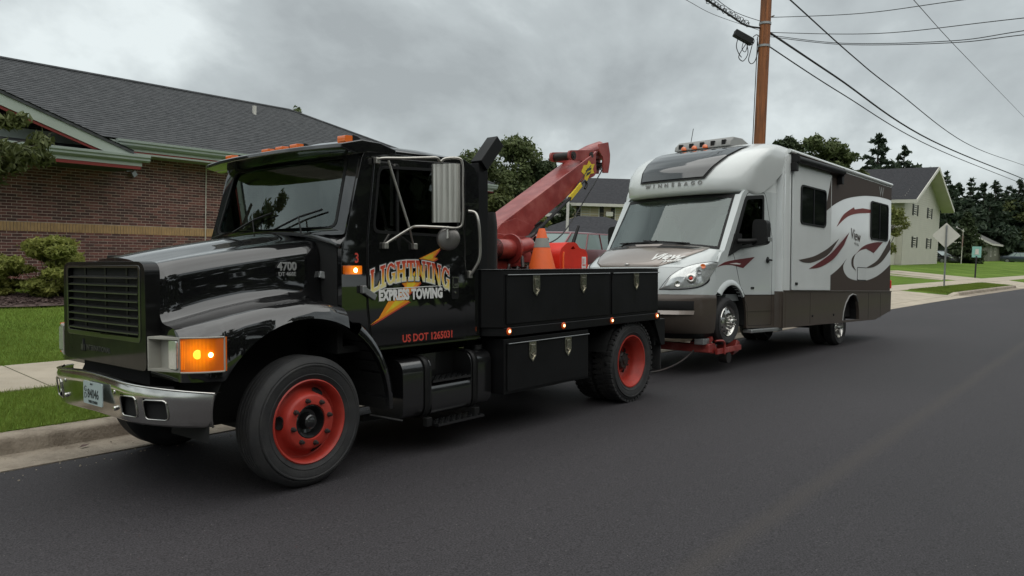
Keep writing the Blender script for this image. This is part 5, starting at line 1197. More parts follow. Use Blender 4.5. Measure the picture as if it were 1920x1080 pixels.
for i, r_ in enumerate([plan(-5.905, -5.15, HC-.022, 1.384, 1.375, n=80), plan(-5.825, -5.13, HC-.03, 1.45, 1.45, n=80), plan(-5.62, -5.08, HC-.045, 1.566, 1.55, n=80), plan(-5.42, -5.0, HC-.06, 1.665, 1.612, n=80), plan(-5.25, -4.93, HC-.07, 1.732, 1.668, n=80)]):
    lim = [.50, .66, .80, .88, .92][i]
    ys_ = [-lim+2*lim*k/24 for k in range(25)]
    arr = [(v.y, v.x, v.z) for v in r_]; arr.sort()
    hp.append([Vector((float(np.interp(y, [a[0] for a in arr], [a[1] for a in arr])), y, float(np.interp(y, [a[0] for a in arr], [a[2] for a in arr]))+.004)) for y in ys_])
m.loft(hp, closed=False); ho = m.build('hood', 'rv_hood', V, smooth=70)
sd = ho.modifiers.new('s', 'SOLIDIFY'); sd.thickness = .01; sd.offset = -1
def hood_pt(y, t, up=.006):    # t 0 front .. 1 back
    f_ = t*(len(hp)-1); i = min(int(f_), len(hp)-2); u = f_-i
    def on(r): return Vector((float(np.interp(y, [v.y for v in r], [v.x for v in r])), y, float(np.interp(y, [v.y for v in r], [v.z for v in r]))))
    return on(hp[i])*(1-u)+on(hp[i+1])*u+Vector((0, 0, up))
for a, b in ((-.84, -.28), (.36, .84)):
    m = MB(); n_ = 8
    m.loft([[hood_pt(a+(b-a)*k/n_+(.10 if a < 0 else -.0), .80, .008) for k in range(n_+1)], [hood_pt(a+(b-a)*k/n_, .92, .008) for k in range(n_+1)]], closed=False); vg = m.build('hood_vent', 'black_trim', ho)
m = MB(); m.loft([[hood_pt(y, .99, .012) for y in (-.22, 0, .22)], [hood_pt(y, .93, .03) for y in (-.25, 0, .25)], [hood_pt(y, .87, .012) for y in (-.20, 0, .20)]], closed=False); m.build('hood_scoop', 'rv_hood', ho)
m = MB(); c_ = hood_pt(0, .10, .01); m.lathe([(.001, .012), (.03, .010), (.038, 0)], tuple(c_), 'z', 20); m.build('round_badge', 'chrome', ho, smooth=60)
# lettering on the hood, lying on its slope
pA = hood_pt(-.50, .36, .012); sl = (hood_pt(-.5, .6, 0)-hood_pt(-.5, .2, 0)).normalized()
text('hood_lettering', 'View', .26, 'white_text', V, tuple(hood_pt(-.28, .30, .016)), X=(.28, -1, -.02), Y=tuple(sl), ext=0, bold=.006, shear=.35, xs=.9)
text('hood_lettering', 'Profile', .11, 'white_text', V, tuple(hood_pt(-.50, .16, .016)), X=(.45, -1, -.05), Y=tuple(sl), ext=0, bold=.003, shear=.35)
def conform(o, up=.010):
    for v in o.data.vertices:
        best = None
        for t_ in [k/40 for k in range(41)]:
            q_ = hood_pt(v.co.y, t_, 0)
            if best is None or abs(q_.x-v.co.x) < abs(best.x-v.co.x): best = q_
        v.co.z = best.z+up
for o in list(C.objects):
    if o.parent == V and o.name.startswith('hood_lettering'): conform(o)
# front grille
fg = MB()
for k in range(5):
    z = 1.06+k*.06; pl_ = [v for v in plan(-6.03+.03*(k/4), -5.22, HC, z, n=60) if abs(v.y) < .5]
    fg.loft([[v for v in pl_], [v+Vector((-.012, 0, .018)) for v in pl_], [v+Vector((0, 0, .03)) for v in pl_]], closed=False)
stuff(fg.build('grille_bars', 'black_trim', V, smooth=50))
# headlamps
for s in (-1, 1):
    lp = [(-5.985, .60, 1.07), (-5.93, .70, 1.22), (-5.80, .82, 1.36), (-5.60, .95, 1.425), (-5.42, 1.045, 1.445), (-5.40, 1.055, 1.37), (-5.46, 1.05, 1.24), (-5.62, 1.0, 1.12), (-5.80, .87, 1.075)]
    def pj_(z, y):
        lv = [(r[0].z, r) for r in nose_r]; i = 0
        zs = [.992, 1.08, 1.25, 1.385]
        t_ = np.interp(z, zs, [0, 1, 2, 3]); i = min(int(t_), 2); u = t_-i
        f_ = lambda r: float(np.interp(y, [v.y for v in r], [v.x for v in r]))
        return f_(nose_r[i])*(1-u)+f_(nose_r[i+1])*u
    def surf(y, z, off):
        yy_ = s*min(y, 1.058); x = pj_(min(z, 1.385), yy_)+(max(0, z-1.385)*.9)
        n_ = Vector((-.75, s*.65, .15)).normalized(); return Vector((x, yy_, z))+n_*off
    outl = [(.60, 1.07), (.70, 1.24), (.80, 1.345), (.90, 1.41), (1.0, 1.45), (1.055, 1.452), (1.062, 1.36), (1.055, 1.22), (1.02, 1.12), (.92, 1.08), (.75, 1.068)]
    cy_, cz_ = .88, 1.24
    outl = [(p_.x, p_.y) for p_ in smoothpath([(a, b, 0) for a, b in outl+[outl[0]]], 5)[:-1]]
    def shape(name, k, off, mat, par, crown=.0):
        mm = MB(); rings = []
        for f_, o_ in ((1.004, -.01), (1, off*.75), (.96, off), (.7, off+crown*.6), (.35, off+crown), (.02, off+crown)):
            rings.append([surf(cy_+(a-cy_)*k*f_, cz_+(b-cz_)*k*f_, o_) for a, b in outl])
        mm.loft(rings); return mm.build(name, mat, par, smooth=60)
    h1 = shape('headlight', 1.05, .012, 'black_trim', V); shape('headlamp_lens', 1.0, .020, 'lamp_clear', h1, .008)
    for (yy_, zz_, r_, mt_) in ((.93, 1.22, .072, 'chrome'), (.80, 1.14, .045, 'chrome'), (.985, 1.31, .035, 'galv'), (.93, 1.22, .024, 'tail' if 0 else 'can_red'), (1.0, 1.395, .040, 'amber')):
        c_ = surf(yy_, zz_, .030); nn = Vector((-.75, s*.65, .15)).normalized(); u_ = nn.cross(Vector((0, 0, 1))).normalized(); w_ = u_.cross(nn)
        mm = MB(); rr = []
        for r2, d2 in ((r_, 0), (r_*.9, .008), (r_*.5, .003 if r_ > .03 else .01), (.001, .0 if r_ > .03 else .012)):
            rr.append([c_+(u_*cos(2*pi*k/20)+w_*sin(2*pi*k/20)*(1 if mt_ != 'amber' else .9))*r2+nn*(d2+(.012 if r_ < .03 else 0)) for k in range(20)])
        mm.loft(rr); mm.build('lamp_reflector', mt_, h1, smooth=60)
# --- cab sides
for s in (-1, 1):
    yA, yB = s*(HC-.012), s*(HC-.06)
    wn = rpoly([(-4.74, 1.665), (-4.27, 2.49), (-3.66, 2.56), (-3.64, 1.80)], .05)
    up = rpoly([(-5.19, .995), (-5.19, 1.37), (-5.02, 1.60), (-4.93, 1.66), (-4.40, 2.52), (-4.30, 2.60), (-3.1, 2.66), (-3.1, .995), (-4.26, .995), (-4.36, 1.10), (-4.55, 1.17), (-4.74, 1.19), (-4.92, 1.17), (-5.08, 1.09), (-5.14, 1.0)], .025)
    m = MB(); m.prism(up, 'y', min(yA, yB), max(yA, yB), [wn]); m.build('cab_side', 'rv_white2', V, bevel=.012, seg=3)
    lowp = rpoly([(-4.26, .985), (-3.1, .985), (-3.1, .46), (-4.18, .475), (-4.20, .72)], .02)
    m = MB(); m.prism(lowp, 'y', min(yA, yB), max(yA, yB)+.0); m.prism(rpoly([(-4.19, .745), (-3.22, .745), (-3.22, .735), (-4.19, .735)], .001), 'y', s*(HC-.012), s*(HC-.004)); m.build('cab_skirt', 'rv_brown', V, bevel=.006)
    dr = rpoly([(-4.36, 1.02), (-4.62, 1.56), (-4.70, 1.66), (-4.25, 2.53), (-4.18, 2.575), (-3.62, 2.62), (-3.56, 2.56), (-3.30, 1.9), (-3.30, .50), (-4.14, .51), (-4.16, .8)], .04)
    m = MB(); d1 = [(x, z) for x, z in dr]; cxz = (-3.9, 1.5)
    m.prism([(cxz[0]+(x-cxz[0])*1.0, cxz[1]+(z-cxz[1])*1.0) for x, z in dr], 'y', s*(HC-.0125), s*(HC-.0105), [[(cxz[0]+(x-cxz[0])*.985, cxz[1]+(z-cxz[1])*.992) for x, z in dr]]); m.build('door_seam', 'inside_black', V)
    m = MB(); m.prism(rpoly([(-4.76, 1.65), (-4.28, 2.51), (-3.64, 2.58), (-3.62, 1.785)], .06), 'y', s*(HC-.012), s*(HC-.002), [rpoly([(-4.60, 1.71), (-4.235, 2.455), (-3.69, 2.52), (-3.67, 1.84)], .06)]); m.build('window_seal', 'black_trim', V)
    m = MB(); m.prism(wn, 'y', s*(HC-.028), s*(HC-.024)); m.build('door_glass', 'side_glass', V)
    m = MB(); m.prism(rpoly([(-4.82, 1.57), (-4.62, 1.92), (-4.42, 1.92), (-4.42, 1.70)], .02), 'y', s*(HC-.012), s*(HC+.012)); m.build('mirror_base', 'black_trim', V)
    m = MB(); m.tube(smoothpath([(-4.55, s*(HC), 1.80), (-4.45, s*(HC+.12), 1.80), (-4.30, s*(HC+.22), 1.82)], 4), .04, 10); mb = m.build('mirror_arm', 'black_trim', V, smooth=60)
    m = MB(); m.prism(rpoly([(s*(HC+.13), 1.73), (s*(HC+.37), 1.76), (s*(HC+.37), 2.12), (s*(HC+.15), 2.14)], .07, 5), 'x', -4.36, -4.22); mh = m.build('side_mirror', 'black_trim', V, bevel=.035, seg=4)
    m = MB(); m.box(-4.31, -4.20, s*(HC+.375)-.008, s*(HC+.375)+.008, 1.80, 1.86) ; m.build('mirror_lamp', 'lamp_clear', mh, bevel=.004)
    m = MB(); m.tube([(-3.56, s*(HC+.018), 1.555), (-3.38, s*(HC+.018), 1.55)], .016, 8); m.lathe([(.001, s*.012), (.05, s*.008), (.055, 0)], (-3.47, s*(HC-.012), 1.55), 'y', 16); m.build('door_handle', 'black_trim', V, smooth=50)
    # wheel arch flare
    arcw = [radians(a) for a in range(176, 2, -8)]
    o_ = [(-4.72+.57*cos(a), .62+.60*sin(a)) for a in arcw if .62+.60*sin(a) > .98]; i_ = [(-4.72+.47*cos(a), .62+.52*sin(a)) for a in arcw if .62+.60*sin(a) > .98]
    m = MB(); m.loft([[Vector((x, s*(HC-.012), z)) for x, z in o_], [Vector((x*.35+a*.65, s*(HC+.022), z*.35+b*.65)) for (x, z), (a, b) in zip(o_, i_)], [Vector((a, s*(HC+.02), b)) for a, b in i_], [Vector((a, s*(HC-.06), b)) for a, b in i_]], closed=False); m.build('wheel_arch', 'rv_white2', V, smooth=60)
    full = [(-4.72+.47*cos(radians(a)), .62+.52*sin(radians(a))) for a in range(196, -20, -9)]
    m = MB(); m.loft([[Vector((x, s*(HC-.01), z)) for x, z in full], [Vector((x, s*(HC-.42), z)) for x, z in full]], closed=False); m.add([(x, s*(HC-.42), z) for x, z in full], [tuple(range(len(full)))]); m.build('wheel_well', 'inside_black', V)
    m = MB(); m.tube([(-4.14, s*(HC-.10), .43), (-2.95, s*(HC+.0), .42)], .035, 10) if 0 else m.box(-4.14, -3.0, min(s*.98, s*1.13), max(s*.98, s*1.13), .40, .455); m.build('side_step', 'galv', V, bevel=.012)
    m = MB(); m.box(-4.05, -3.95, min(s*(HC-.012), s*(HC-.004)), max(s*(HC-.012), s*(HC-.004)), 1.085, 1.115); m.build('side_badge', 'black_trim', V)
vdecal('cab_swoosh', [curve2([(-5.16, 1.392), (-4.909, 1.475), (-4.573, 1.52), (-3.93, 1.585)])+[(-4.325, 1.40)]+curve2([(-4.50, 1.42), (-4.707, 1.437), (-4.95, 1.43), (-5.16, 1.392)])[:-1]], 'rv_maroon', 0, base=-HC+.011)
vdecal('cab_swoosh_core', [[(-4.78, 1.455), (-4.55, 1.475), (-4.40, 1.465), (-4.45, 1.45)]], 'white_text', 1.2, base=-HC+.011)
# windscreen
def vws(yf, t, off=0):
    a = abs(yf); y = yf*((HC-.075)*(1-t)+(HC-.12)*t)
    x = (-4.96-.28*(1-a**2.2))*(1-t)+(-4.40-.10*(1-a**2.2))*t; z = (1.66+.075*(1-a**2))*(1-t)+(2.53+.03*(1-a*a))*t
    return Vector((x-.82*off, y, z+.57*off))
cols = [-1+2*i/24 for i in range(25)]
m = MB(); m.loft([[vws(c, t) for c in cols] for t in (-.01, .33, .66, 1.02)], closed=False); m.build('windshield', 'ws_glass', V, smooth=80)
m = MB()
bnd = [vws(c, .0, .004) for c in cols]+[vws(1, t, .004) for t in (.25, .5, .75)]+[vws(c, 1.0, .004) for c in reversed(cols)]+[vws(-1, t, .004) for t in (.75, .5, .25)]
inn_ = [vws(c*.965, .045, .004) for c in cols]+[vws(.965, t, .004) for t in (.25, .5, .75)]+[vws(c*.965, .93, .004) for c in reversed(cols)]+[vws(-.965, t, .004) for t in (.75, .5, .25)]
m.loft([bnd, inn_]); m.build('windshield_border', 'black_trim', V)
for s in (-1, 1):
    m = MB(); m.loft([[vws(s*1.0, t, .002) for t in (-.02, .3, .6, 1.0)], [Vector((-4.94+.54*t, s*(HC-.006), 1.65+.88*t)) for t in (-.02, .3, .6, 1.0)]], closed=False); m.build('windshield_pillar', 'rv_white2', V, smooth=60)
m = MB(); m.box(-5.1, -4.6, -.98, .98, 1.35, 1.62); m.build('dashboard', 'dash', V, bevel=.05)
m = MB(); m.box(-4.75, -3.1, -1.0, 1.0, .9, 1.0); m.box(-3.2, -3.15, -1.0, 1.0, 1.0, 2.5); m.build('cab_interior', 'dash', V)
for yv in (-.5, .5):
    m = MB(); m.prism(rpoly([(yv-.25, 1.3), (yv+.25, 1.3), (yv+.23, 2.05), (yv+.13, 2.1), (yv+.12, 2.28), (yv-.12, 2.28), (yv-.13, 2.1), (yv-.23, 2.05)], .06), 'x', -3.9, -3.75); m.box(-4.3, -3.8, yv-.25, yv+.25, 1.2, 1.38); m.build('seat', 'rv_grey', V, bevel=.03)
for yb, yt, yc in ((-.55, .35, .0), (.05, .85, .55)):
    m = MB(); q_ = lambda y, t, o: vws(y/(HC-.1), t, o)
    m.tube([q_(yb-.05, .03, .04), q_(yt-.2, .07, .03)], .012, 6); m.tube([q_(yc, -.01, .05), q_((yb+yt)/2, .05, .045)], .012, 6); m.build('wiper', 'black_trim', V, smooth=60)
# --- overcab cap
def cap(xf, w, z, xb, p=3.2, q=.42): return ext_back(plan(xf, min(xf+.55, xb-.02), w, z, p=p, q=q, n=32), xb)
cr_ = [cap(-4.42, HC-.06, 2.545, -3.95), cap(-4.60, HC-.01, 2.56, -3.90), cap(-4.64, HC+.01, 2.62, -3.70), cap(-4.62, HC+.03, 2.78, -3.40), cap(-4.53, HC+.06, 2.96, -3.16), cap(-4.33, HC+.085, 3.14, -3.0), cap(-4.06, HC+.095, 3.29, -2.9), cap(-3.72, HC+.06, 3.41, -2.86), cap(-3.45, HC-.08, 3.475, -2.86), cap(-3.3, HC-.5, 3.50, -2.86)]
m = MB(); m.loft(cr_, closed=False, caps=False); k = len(cr_[-1]); o_ = len(m.v)-k; m.f.append(tuple(range(o_, o_+k)))
m.f.append(tuple(range(0, k))[::-1]); cp_ = m.build('overcab_cap', 'rv_white', V, smooth=75)
# bridge from the cap side down/back to the box
for s in (-1, 1):
    m = MB(); m.prism(rpoly([(-3.30, 2.55), (-3.72, 2.62), (-3.40, 2.80), (-3.16, 2.98), (-3.0, 3.15), (-2.9, 3.30), (-2.9, 2.5)], .03), 'y', s*(HC-.10), s*(HC-.02)); m.build('cap_return', 'rv_white', V, bevel=.02)
def cap_pt(y, z, off=.006):
    lv = [2.545, 2.56, 2.62, 2.78, 2.96, 3.14, 3.29, 3.41, 3.475, 3.50]; t_ = float(np.interp(z, lv, range(10))); i = min(int(t_), 8); u = t_-i
    f_ = lambda r: float(np.interp(y, [v.y for v in r[1:-1]], [v.x for v in r[1:-1]]))
    return Vector((f_(cr_[i])*(1-u)+f_(cr_[i+1])*u-off, y, z+off*.5))
def cap_patch(name, fn, mat, nu=30, nv=12, off=.006, par=cp_):
    mm = MB(); mm.loft([[cap_pt(*fn(i/nu, j/nv), off) for i in range(nu+1)] for j in range(nv+1)], closed=False); return mm.build(name, mat, par, smooth=80)
def wfn(g):
    def f(u, v):   # tapered: wide on top towards the driver's side
        z = 2.80-g+(3.33-2.80+2*g)*v; yl = .60+g+.10*v; yr = -.52-g-.34*v
        c = abs(2*u-1)**6*.0; return (yl+(yr-yl)*u, z)
    return f
cap_patch('overcab_window_border', wfn(.03), 'black_trim', off=.02); cap_patch('overcab_window', wfn(0), 'cap_glass', off=.03)
wd = 'WINNEBAGO'
for i, ch in enumerate(wd):
    y = .47-i*.118; p_ = cap_pt(y, 2.69, .012); tx = (cap_pt(y-.05, 2.69)-cap_pt(y+.05, 2.69)).normalized()
    text('cap_letter', ch, .085, 'rv_grey', cp_, tuple(p_), X=tuple(tx), Y=(.12, 0, 1), ext=.003, bold=.0025, xs=1.1, align='CENTER')
m = MB(); m.loft([[Vector((x, y, z)) for x, z in ((-3.75, 3.42), (-3.72, 3.50), (-3.60, 3.585), (-3.3, 3.60), (-2.9, 3.50), (-2.9, 3.42))] for y in (-.52, -.46, .46, .52)], caps=True); lb = m.build('roof_light_pod', 'rv_grey', V, bevel=.02)
for i in range(5):
    y = .40-i*.20
    m = MB(); m.box(-3.74, -3.70, y-.035, y+.035, 3.45, 3.53); m.build('pod_vent', 'black_trim', lb)
for y in (.30, .10, -.10):
    m = MB(); m.lathe([(.045, 0), (.043, .03), (.025, .05), (.001, .055)], (-3.80, y, 3.42), 'z', 14); m.build('roof_marker_light', 'amber', lb, smooth=50)
m = MB(); m.tube([(-3.5, .34, 3.58), (-3.42, .34, 3.85)], .006, 5); m.build('aerial', 'black_trim', V)
# --- wheels of the motorhome
def rv_wheel(loc, s, front):
    w = bpy.data.objects.new('front_wheel' if front else 'rear_wheel', None); C.objects.link(w); w.parent = V; w.location = loc
    if s > 0: w.rotation_euler = (0, 0, pi)
    R = .355
    for yy in ((0,) if front else (0, .27)):
        mm = tyre_mesh(R, .215, .215, 0, 4); mm.v = [(a, b+yy, c) for a, b, c in mm.v]; mm.build('tyre', 'rubber', w, smooth=40)
    d = -.085 if front else .02
    if front: pr = [(.225, -.09), (.218, -.10), (.208, -.085), (.20, -.07), (.16, -.085), (.125, -.10), (.12, -.13), (.09, -.135), (.001, -.135)]
    else: pr = [(.225, -.09), (.218, -.10), (.208, -.085), (.195, -.02), (.17, .04), (.12, .06), (.10, .05), (.09, .0), (.001, .0)]
    m = MB(); m.lathe(pr, n=48); m.build('rim', 'chrome', w, smooth=45)
    for x, z in ring_pts(.168 if front else .165, 12):
        m = MB(); m.lathe([(.017, -.085 if front else .03), (.001, -.0855 if front else .029)], (x, 0, z), 'y', 12); m.build('hand_hole', 'inside_black', w)
    for x, z in ring_pts(.075, 6, .3):
        m = MB(); y0 = -.135 if front else .0; m.lathe([(.012, y0), (.012, y0-.05), (.009, y0-.06), (.001, y0-.062)], (x, 0, z), 'y', 8); m.build('wheel_nut', 'chrome', w, smooth=50)
    m = MB(); y0 = -.135 if front else .0; m.lathe([(.045, y0), (.042, y0-.04), (.03, y0-.05), (.001, y0-.052)], n=20); m.build('hub', 'chrome', w, smooth=50)
for s in (-1, 1):
    rv_wheel((-4.76, s*.955, .60), s, True); rv_wheel((.03, s*.86, .355), s, False)
m = MB(); m.tube([(0.03, -.9, .355), (.03, .9, .355)], .05, 8); m.build('rear_axle', 'inside_black', V)

# ------------------------------------------------------------------ things carried on the truck bed
TM = Euler((TILT, 0, 0), 'XYZ').to_matrix(); tloc = Vector(truck.location)
def onT(x, y, z): return tloc+TM @ Vector((x, y, z))
cone = thing('traffic_cone', 'orange traffic cone with one grey reflective band beside the red fuel can', 'traffic cone', onT(3.40, -.62, 1.525), (TILT, 0, 0))
m = MB(); m.lathe([(.165, -.05), (.150, .0), (.098, .20), (.096, .205), (.062, .34), (.060, .345), (.036, .43), (.030, .44), (.024, .44), (.024, .40)], (0, 0, .0), 'z', 32); m.build('cone_body', 'cone', cone, smooth=50)
m = MB(); m.lathe([(.0905, .235), (.0655, .335)], (0, 0, 0), 'z', 32); m.build('reflective_collar', 'reflective', cone, smooth=50)
m = MB(); m.box(-.19, .19, -.19, .19, -.075, -.045); m.build('cone_base', 'cone', cone, bevel=.02)
m = MB(); m.box(-1, 1, 0, 0, 0, 0)
can = thing('fuel_can', 'red plastic fuel can with a black spout, standing on the truck bed', 'fuel can', onT(3.90, -.56, 1.525), (TILT, 0, 0)); can.scale = (1.2, 1.05, 1.0)
pf = rpoly([(-.22, -.16), (.235, -.16), (.235, .17), (.20, .225), (.10, .235), (.045, .30), (-.10, .30), (-.20, .225), (-.22, .17)], .035, 4)
m = MB(); m.prism(pf, 'y', -.12, .12, [rpoly([(-.045, .225), (.035, .225), (-.005, .262)], .01)]); m.build('can_body', 'can_red', can, bevel=.03, seg=4)
m = MB(); m.box(.135, .205, -.1225, -.119, -.13, .14); lb2 = m.build('can_label', 'white_text', can)
m = MB()
for k in range(5): m.box(.142, .175, -.1240, -.1226, .115-k*.012, .119-k*.012)
for k in range(3): m.box(.145, .195, -.1240, -.1226, .04-k*.04, .052-k*.04)
m.build('label_print', 'can_red', lb2); text('label_mark', 'GAS', .045, 'can_red', lb2, (.145, -.1245, -.10), ext=.0004, xs=.55)
m = MB(); m.tube([(-.16, -.125, .19), (-.175, -.128, .14), (-.175, -.128, -.15)], .010, 8); m.build('moulded_rib', 'cone', can, smooth=60)
m = MB(); m.lathe([(.04, 0), (.04, .03), (.03, .04)], (.115, 0, .225), 'z', 16); m.tube([(.12, 0, .25), (.16, 0, .34), (.235, 0, .50)], [.022, .02, .014], 12); m.build('spout', 'black_trim', can, smooth=50)

# ================================================================== BRICK BUILDING
bb = thing('brick_building', 'low brick building with a dark shingle roof, green-grey gutters and a tan brick band', 'building', (7, 19.4, .6))
bb.location = (0, 0, 0)
WY = 19.4; BX0, BX1 = -7.0, 20.7
m = MB(); m.box(BX0, BX1, WY+.004, 26.6, .3, 3.72); m.build('wall', 'mortar', bb)
bm_one = MB(); h_, l_ = .0552, .1905
def brick_mb(mm, x, z, l=l_, h=h_, y=WY, d=.007):
    vs = [(x, y+.006, z), (x+l, y+.006, z), (x+l, y+.006, z+h), (x, y+.006, z+h), (x+.002, y-d, z+.002), (x+l-.002, y-d, z+.002), (x+l-.002, y-d, z+h-.002), (x+.002, y-d, z+h-.002)]
    mm.add(vs, [(4, 5, 6, 7), (0, 1, 5, 4), (1, 2, 6, 5), (2, 3, 7, 6), (3, 0, 4, 7)])
courses = []
rng = random.Random(4)
k = 0; z = .62
while z < 3.70:
    if not (1.735 < z+h_/2 < 1.975):
        x = BX0+.005+(.1016 if k % 2 else 0)
        while x < BX1-.2: courses.append((x, z)); x += .2032
    z += .0677; k += 1
vis = [c for c in courses if 5.55 < c[0] < 10.35 and .98 < c[1] < 3.62]
vis.sort(key=lambda c: (c[0]-0)**2+WY**2+(c[1]-1.75)**2*3)
sel = set(vis[:300])
one = MB(); brick_mb(one, 0, 0, y=0); ob0 = one.build('brick', 'brick', bb, fix=False); me0 = ob0.data; first = True
for (x, z) in vis[:300]:
    if first: o = ob0; first = False
    else: o = bpy.data.objects.new('brick', me0); C.objects.link(o); o.parent = bb
    o.location = (x+rng.uniform(-.002, .002), WY+rng.uniform(-.0015, .0015), z)
m = MB()
for c in courses:
    if c not in sel: brick_mb(m, c[0]+rng.uniform(-.002, .002), c[1])
stuff(m.build('brick_courses', 'brick', bb, fix=False))
m = MB(); x = BX0+.005
while x < BX1-.07: brick_mb(m, x, 1.752, l=.058, h=.205, d=.013); x += .0677
stuff(m.build('soldier_course', 'tan_brick', bb, fix=False))
def course_roof(name, lo0, lo1, hi0, hi1, n, mat, parent, th=.012):
    mm = MB(); lo0, lo1, hi0, hi1 = map(Vector, (lo0, lo1, hi0, hi1))
    nrm = (lo1-lo0).cross(hi0-lo0).normalized(); nrm = nrm if nrm.z > 0 else -nrm
    for i in range(n):
        a, b = i/n, (i+1)/n
        p0, p1 = lo0.lerp(hi0, a), lo1.lerp(hi1, a); q0, q1 = lo0.lerp(hi0, b), lo1.lerp(hi1, b)
        mm.add([p0, p1, p1+nrm*th, p0+nrm*th, q0+nrm*th*.15, q1+nrm*th*.15], [(0, 1, 2, 3), (3, 2, 5, 4)])
    return stuff(mm.build(name, mat, parent, fix=False))
EV = 18.68; RZ = 6.19; EZ = 3.99; RXE = 15.4; CXE = 21.35; BY = 27.3; RY = 23.0
m = MB(); m.add([(-12, EV, EZ), (CXE, EV, EZ), (RXE, RY, RZ), (-12, RY, RZ), (-12, BY, EZ), (CXE, BY, EZ)], [(0, 1, 2, 3), (4, 3, 2, 5), (1, 5, 2)]); m.build('roof', 'shingle', bb)
course_roof('roof_shingles', (-12, EV-.02, EZ+.006), (CXE+.02, EV-.02, EZ+.006), (-12, RY, RZ+.006), (RXE, RY, RZ+.006), 34, 'shingle', bb)
course_roof('hip_shingles', (CXE+.02, EV-.02, EZ+.006), (CXE+.02, BY, EZ+.006), (RXE, RY, RZ+.006), (RXE+.001, RY+.001, RZ+.006), 40, 'shingle', bb)
m = MB(); m.tube([(-12, RY, RZ+.02), (RXE, RY, RZ+.02), (CXE, EV, EZ+.02)], .05, 6); m.build('ridge_cap', 'shingle', bb)
m = MB(); m.box(-12, CXE, EV, WY+.02, 3.66, 3.70); m.box(BX1, CXE, EV, BY, 3.66, 3.70); m.build('soffit', 'fascia', bb)
m = MB(); m.prism([(EV-.13, 3.985), (EV-.13, 3.93), (EV-.10, 3.90), (EV-.10, 3.86), (EV-.05, 3.81), (EV, 3.81), (EV, 3.985)], 'x', 7.82, CXE+.1); m.build('gutter', 'gutter', bb, bevel=.004)
m = MB(); m.box(-12, CXE, EV, EV+.03, 3.735, 3.96); m.box(CXE-.03, CXE, EV, BY, 3.735, 3.96); m.build('fascia_board', 'fascia', bb)
m = MB(); m.box(-12, CXE-.01, EV+.012, EV+.045, 3.655, 3.735); m.build('red_trim', 'trim_red', bb)
# gable with rake boards and the lower pent roof in front of it
pk = .9
def rk(x): return 3.60+.352*(7.95-abs(x-pk)-pk) if False else 3.63+.352*((7.92-pk)-abs(x-pk))
gx0, gx1 = pk-(7.92-pk), 7.92
m = MB(); m.prism([(gx1, rk(gx1)-.04), (gx1-.45, rk(gx1)-.10), (pk, rk(pk)-.27), (gx0+.45, rk(gx0)-.10), (gx0, rk(gx0)-.04), (gx0, rk(gx0)+.02), (pk, rk(pk)), (gx1, rk(gx1)+.02)], 'y', 17.98, 18.02); m.build('rake_board', 'fascia', bb)
m = MB(); m.prism([(gx1-.55, rk(gx1)-.0), (gx1-.85, rk(gx1)-.02), (pk, rk(pk)-.36), (gx0+.85, rk(gx0)-.02), (gx0+.55, rk(gx0)), (pk, rk(pk)-.265)], 'y', 18.01, 18.05); m.build('red_rake_trim', 'trim_red', bb)
m = MB(); m.prism([(gx1-.3, 3.45), (gx0+.3, 3.45), (gx0+.3, 3.6), (pk, rk(pk)-.3), (gx1-.3, 3.6)], 'y', 19.2, 19.38); m.build('gable_wall', 'siding_grey', bb)
for sg in (-1, 1):
    xe = gx1 if sg > 0 else gx0
    m = MB(); m.add([(xe, 17.95, rk(xe)+.03), (pk, 17.95, rk(pk)+.03), (pk, RY, rk(pk)+.03), (xe, RY, rk(xe)+.03), (xe, 17.95, rk(xe)-.03), (pk, 17.95, rk(pk)-.03), (pk, RY, rk(pk)-.03), (xe, RY, rk(xe)-.03)], [(0, 1, 2, 3), (7, 6, 5, 4), (0, 4, 5, 1), (0, 3, 7, 4)]); m.build('gable_roof', 'shingle', bb)
    course_roof('gable_shingles', (xe, 17.93, rk(xe)+.04), (xe, RY, rk(xe)+.04), (pk, 17.93, rk(pk)+.04), (pk, RY, rk(pk)+.04), 44, 'shingle', bb)
m = MB(); m.prism([(17.85, 3.585), (17.85, 3.53), (17.88, 3.50), (17.88, 3.46), (17.93, 3.42), (17.98, 3.42), (17.98, 3.585)], 'x', -8, 8.27); m.build('pent_gutter', 'gutter', bb, bevel=.004)
m = MB(); m.box(-8, 8.12, 17.98, 18.0, 3.33, 3.55); m.build('pent_fascia', 'fascia', bb)
m = MB(); m.box(-8, 8.10, 17.99, 18.03, 3.255, 3.335); m.build('pent_red_trim', 'trim_red', bb)
m = MB(); m.prism([(17.98, 3.56), (17.98, 3.52), (19.4, 3.86), (19.4, 3.92)], 'x', -8, 8.15); m.box(-8, 8.1, 18.0, 19.39, 3.26, 3.29); m.build('pent_roof', 'shingle', bb)
m = MB(); m.box(13.42, 13.50, 21.95, 22.05, 5.5, 5.95); m.build('vent_pipe', 'white_paint', bb)
m = MB(); m.tube([(10.43, WY-.05, 3.80), (10.41, WY-.05, .7)], .012, 6); m.build('downspout_chain', 'white_paint', bb)
m = MB(); m.obox((8.50, WY-.14, 3.24), (.05, .02, .04), (0, .05, 0), (-.03, 0, .05)); m.tube([(8.42, WY-.10, 3.33), (8.5, WY-.1, 3.27)], .02, 6); m.box(8.36, 8.44, WY-.08, WY-.0, 3.29, 3.37); m.build('floodlight', 'galv', bb)

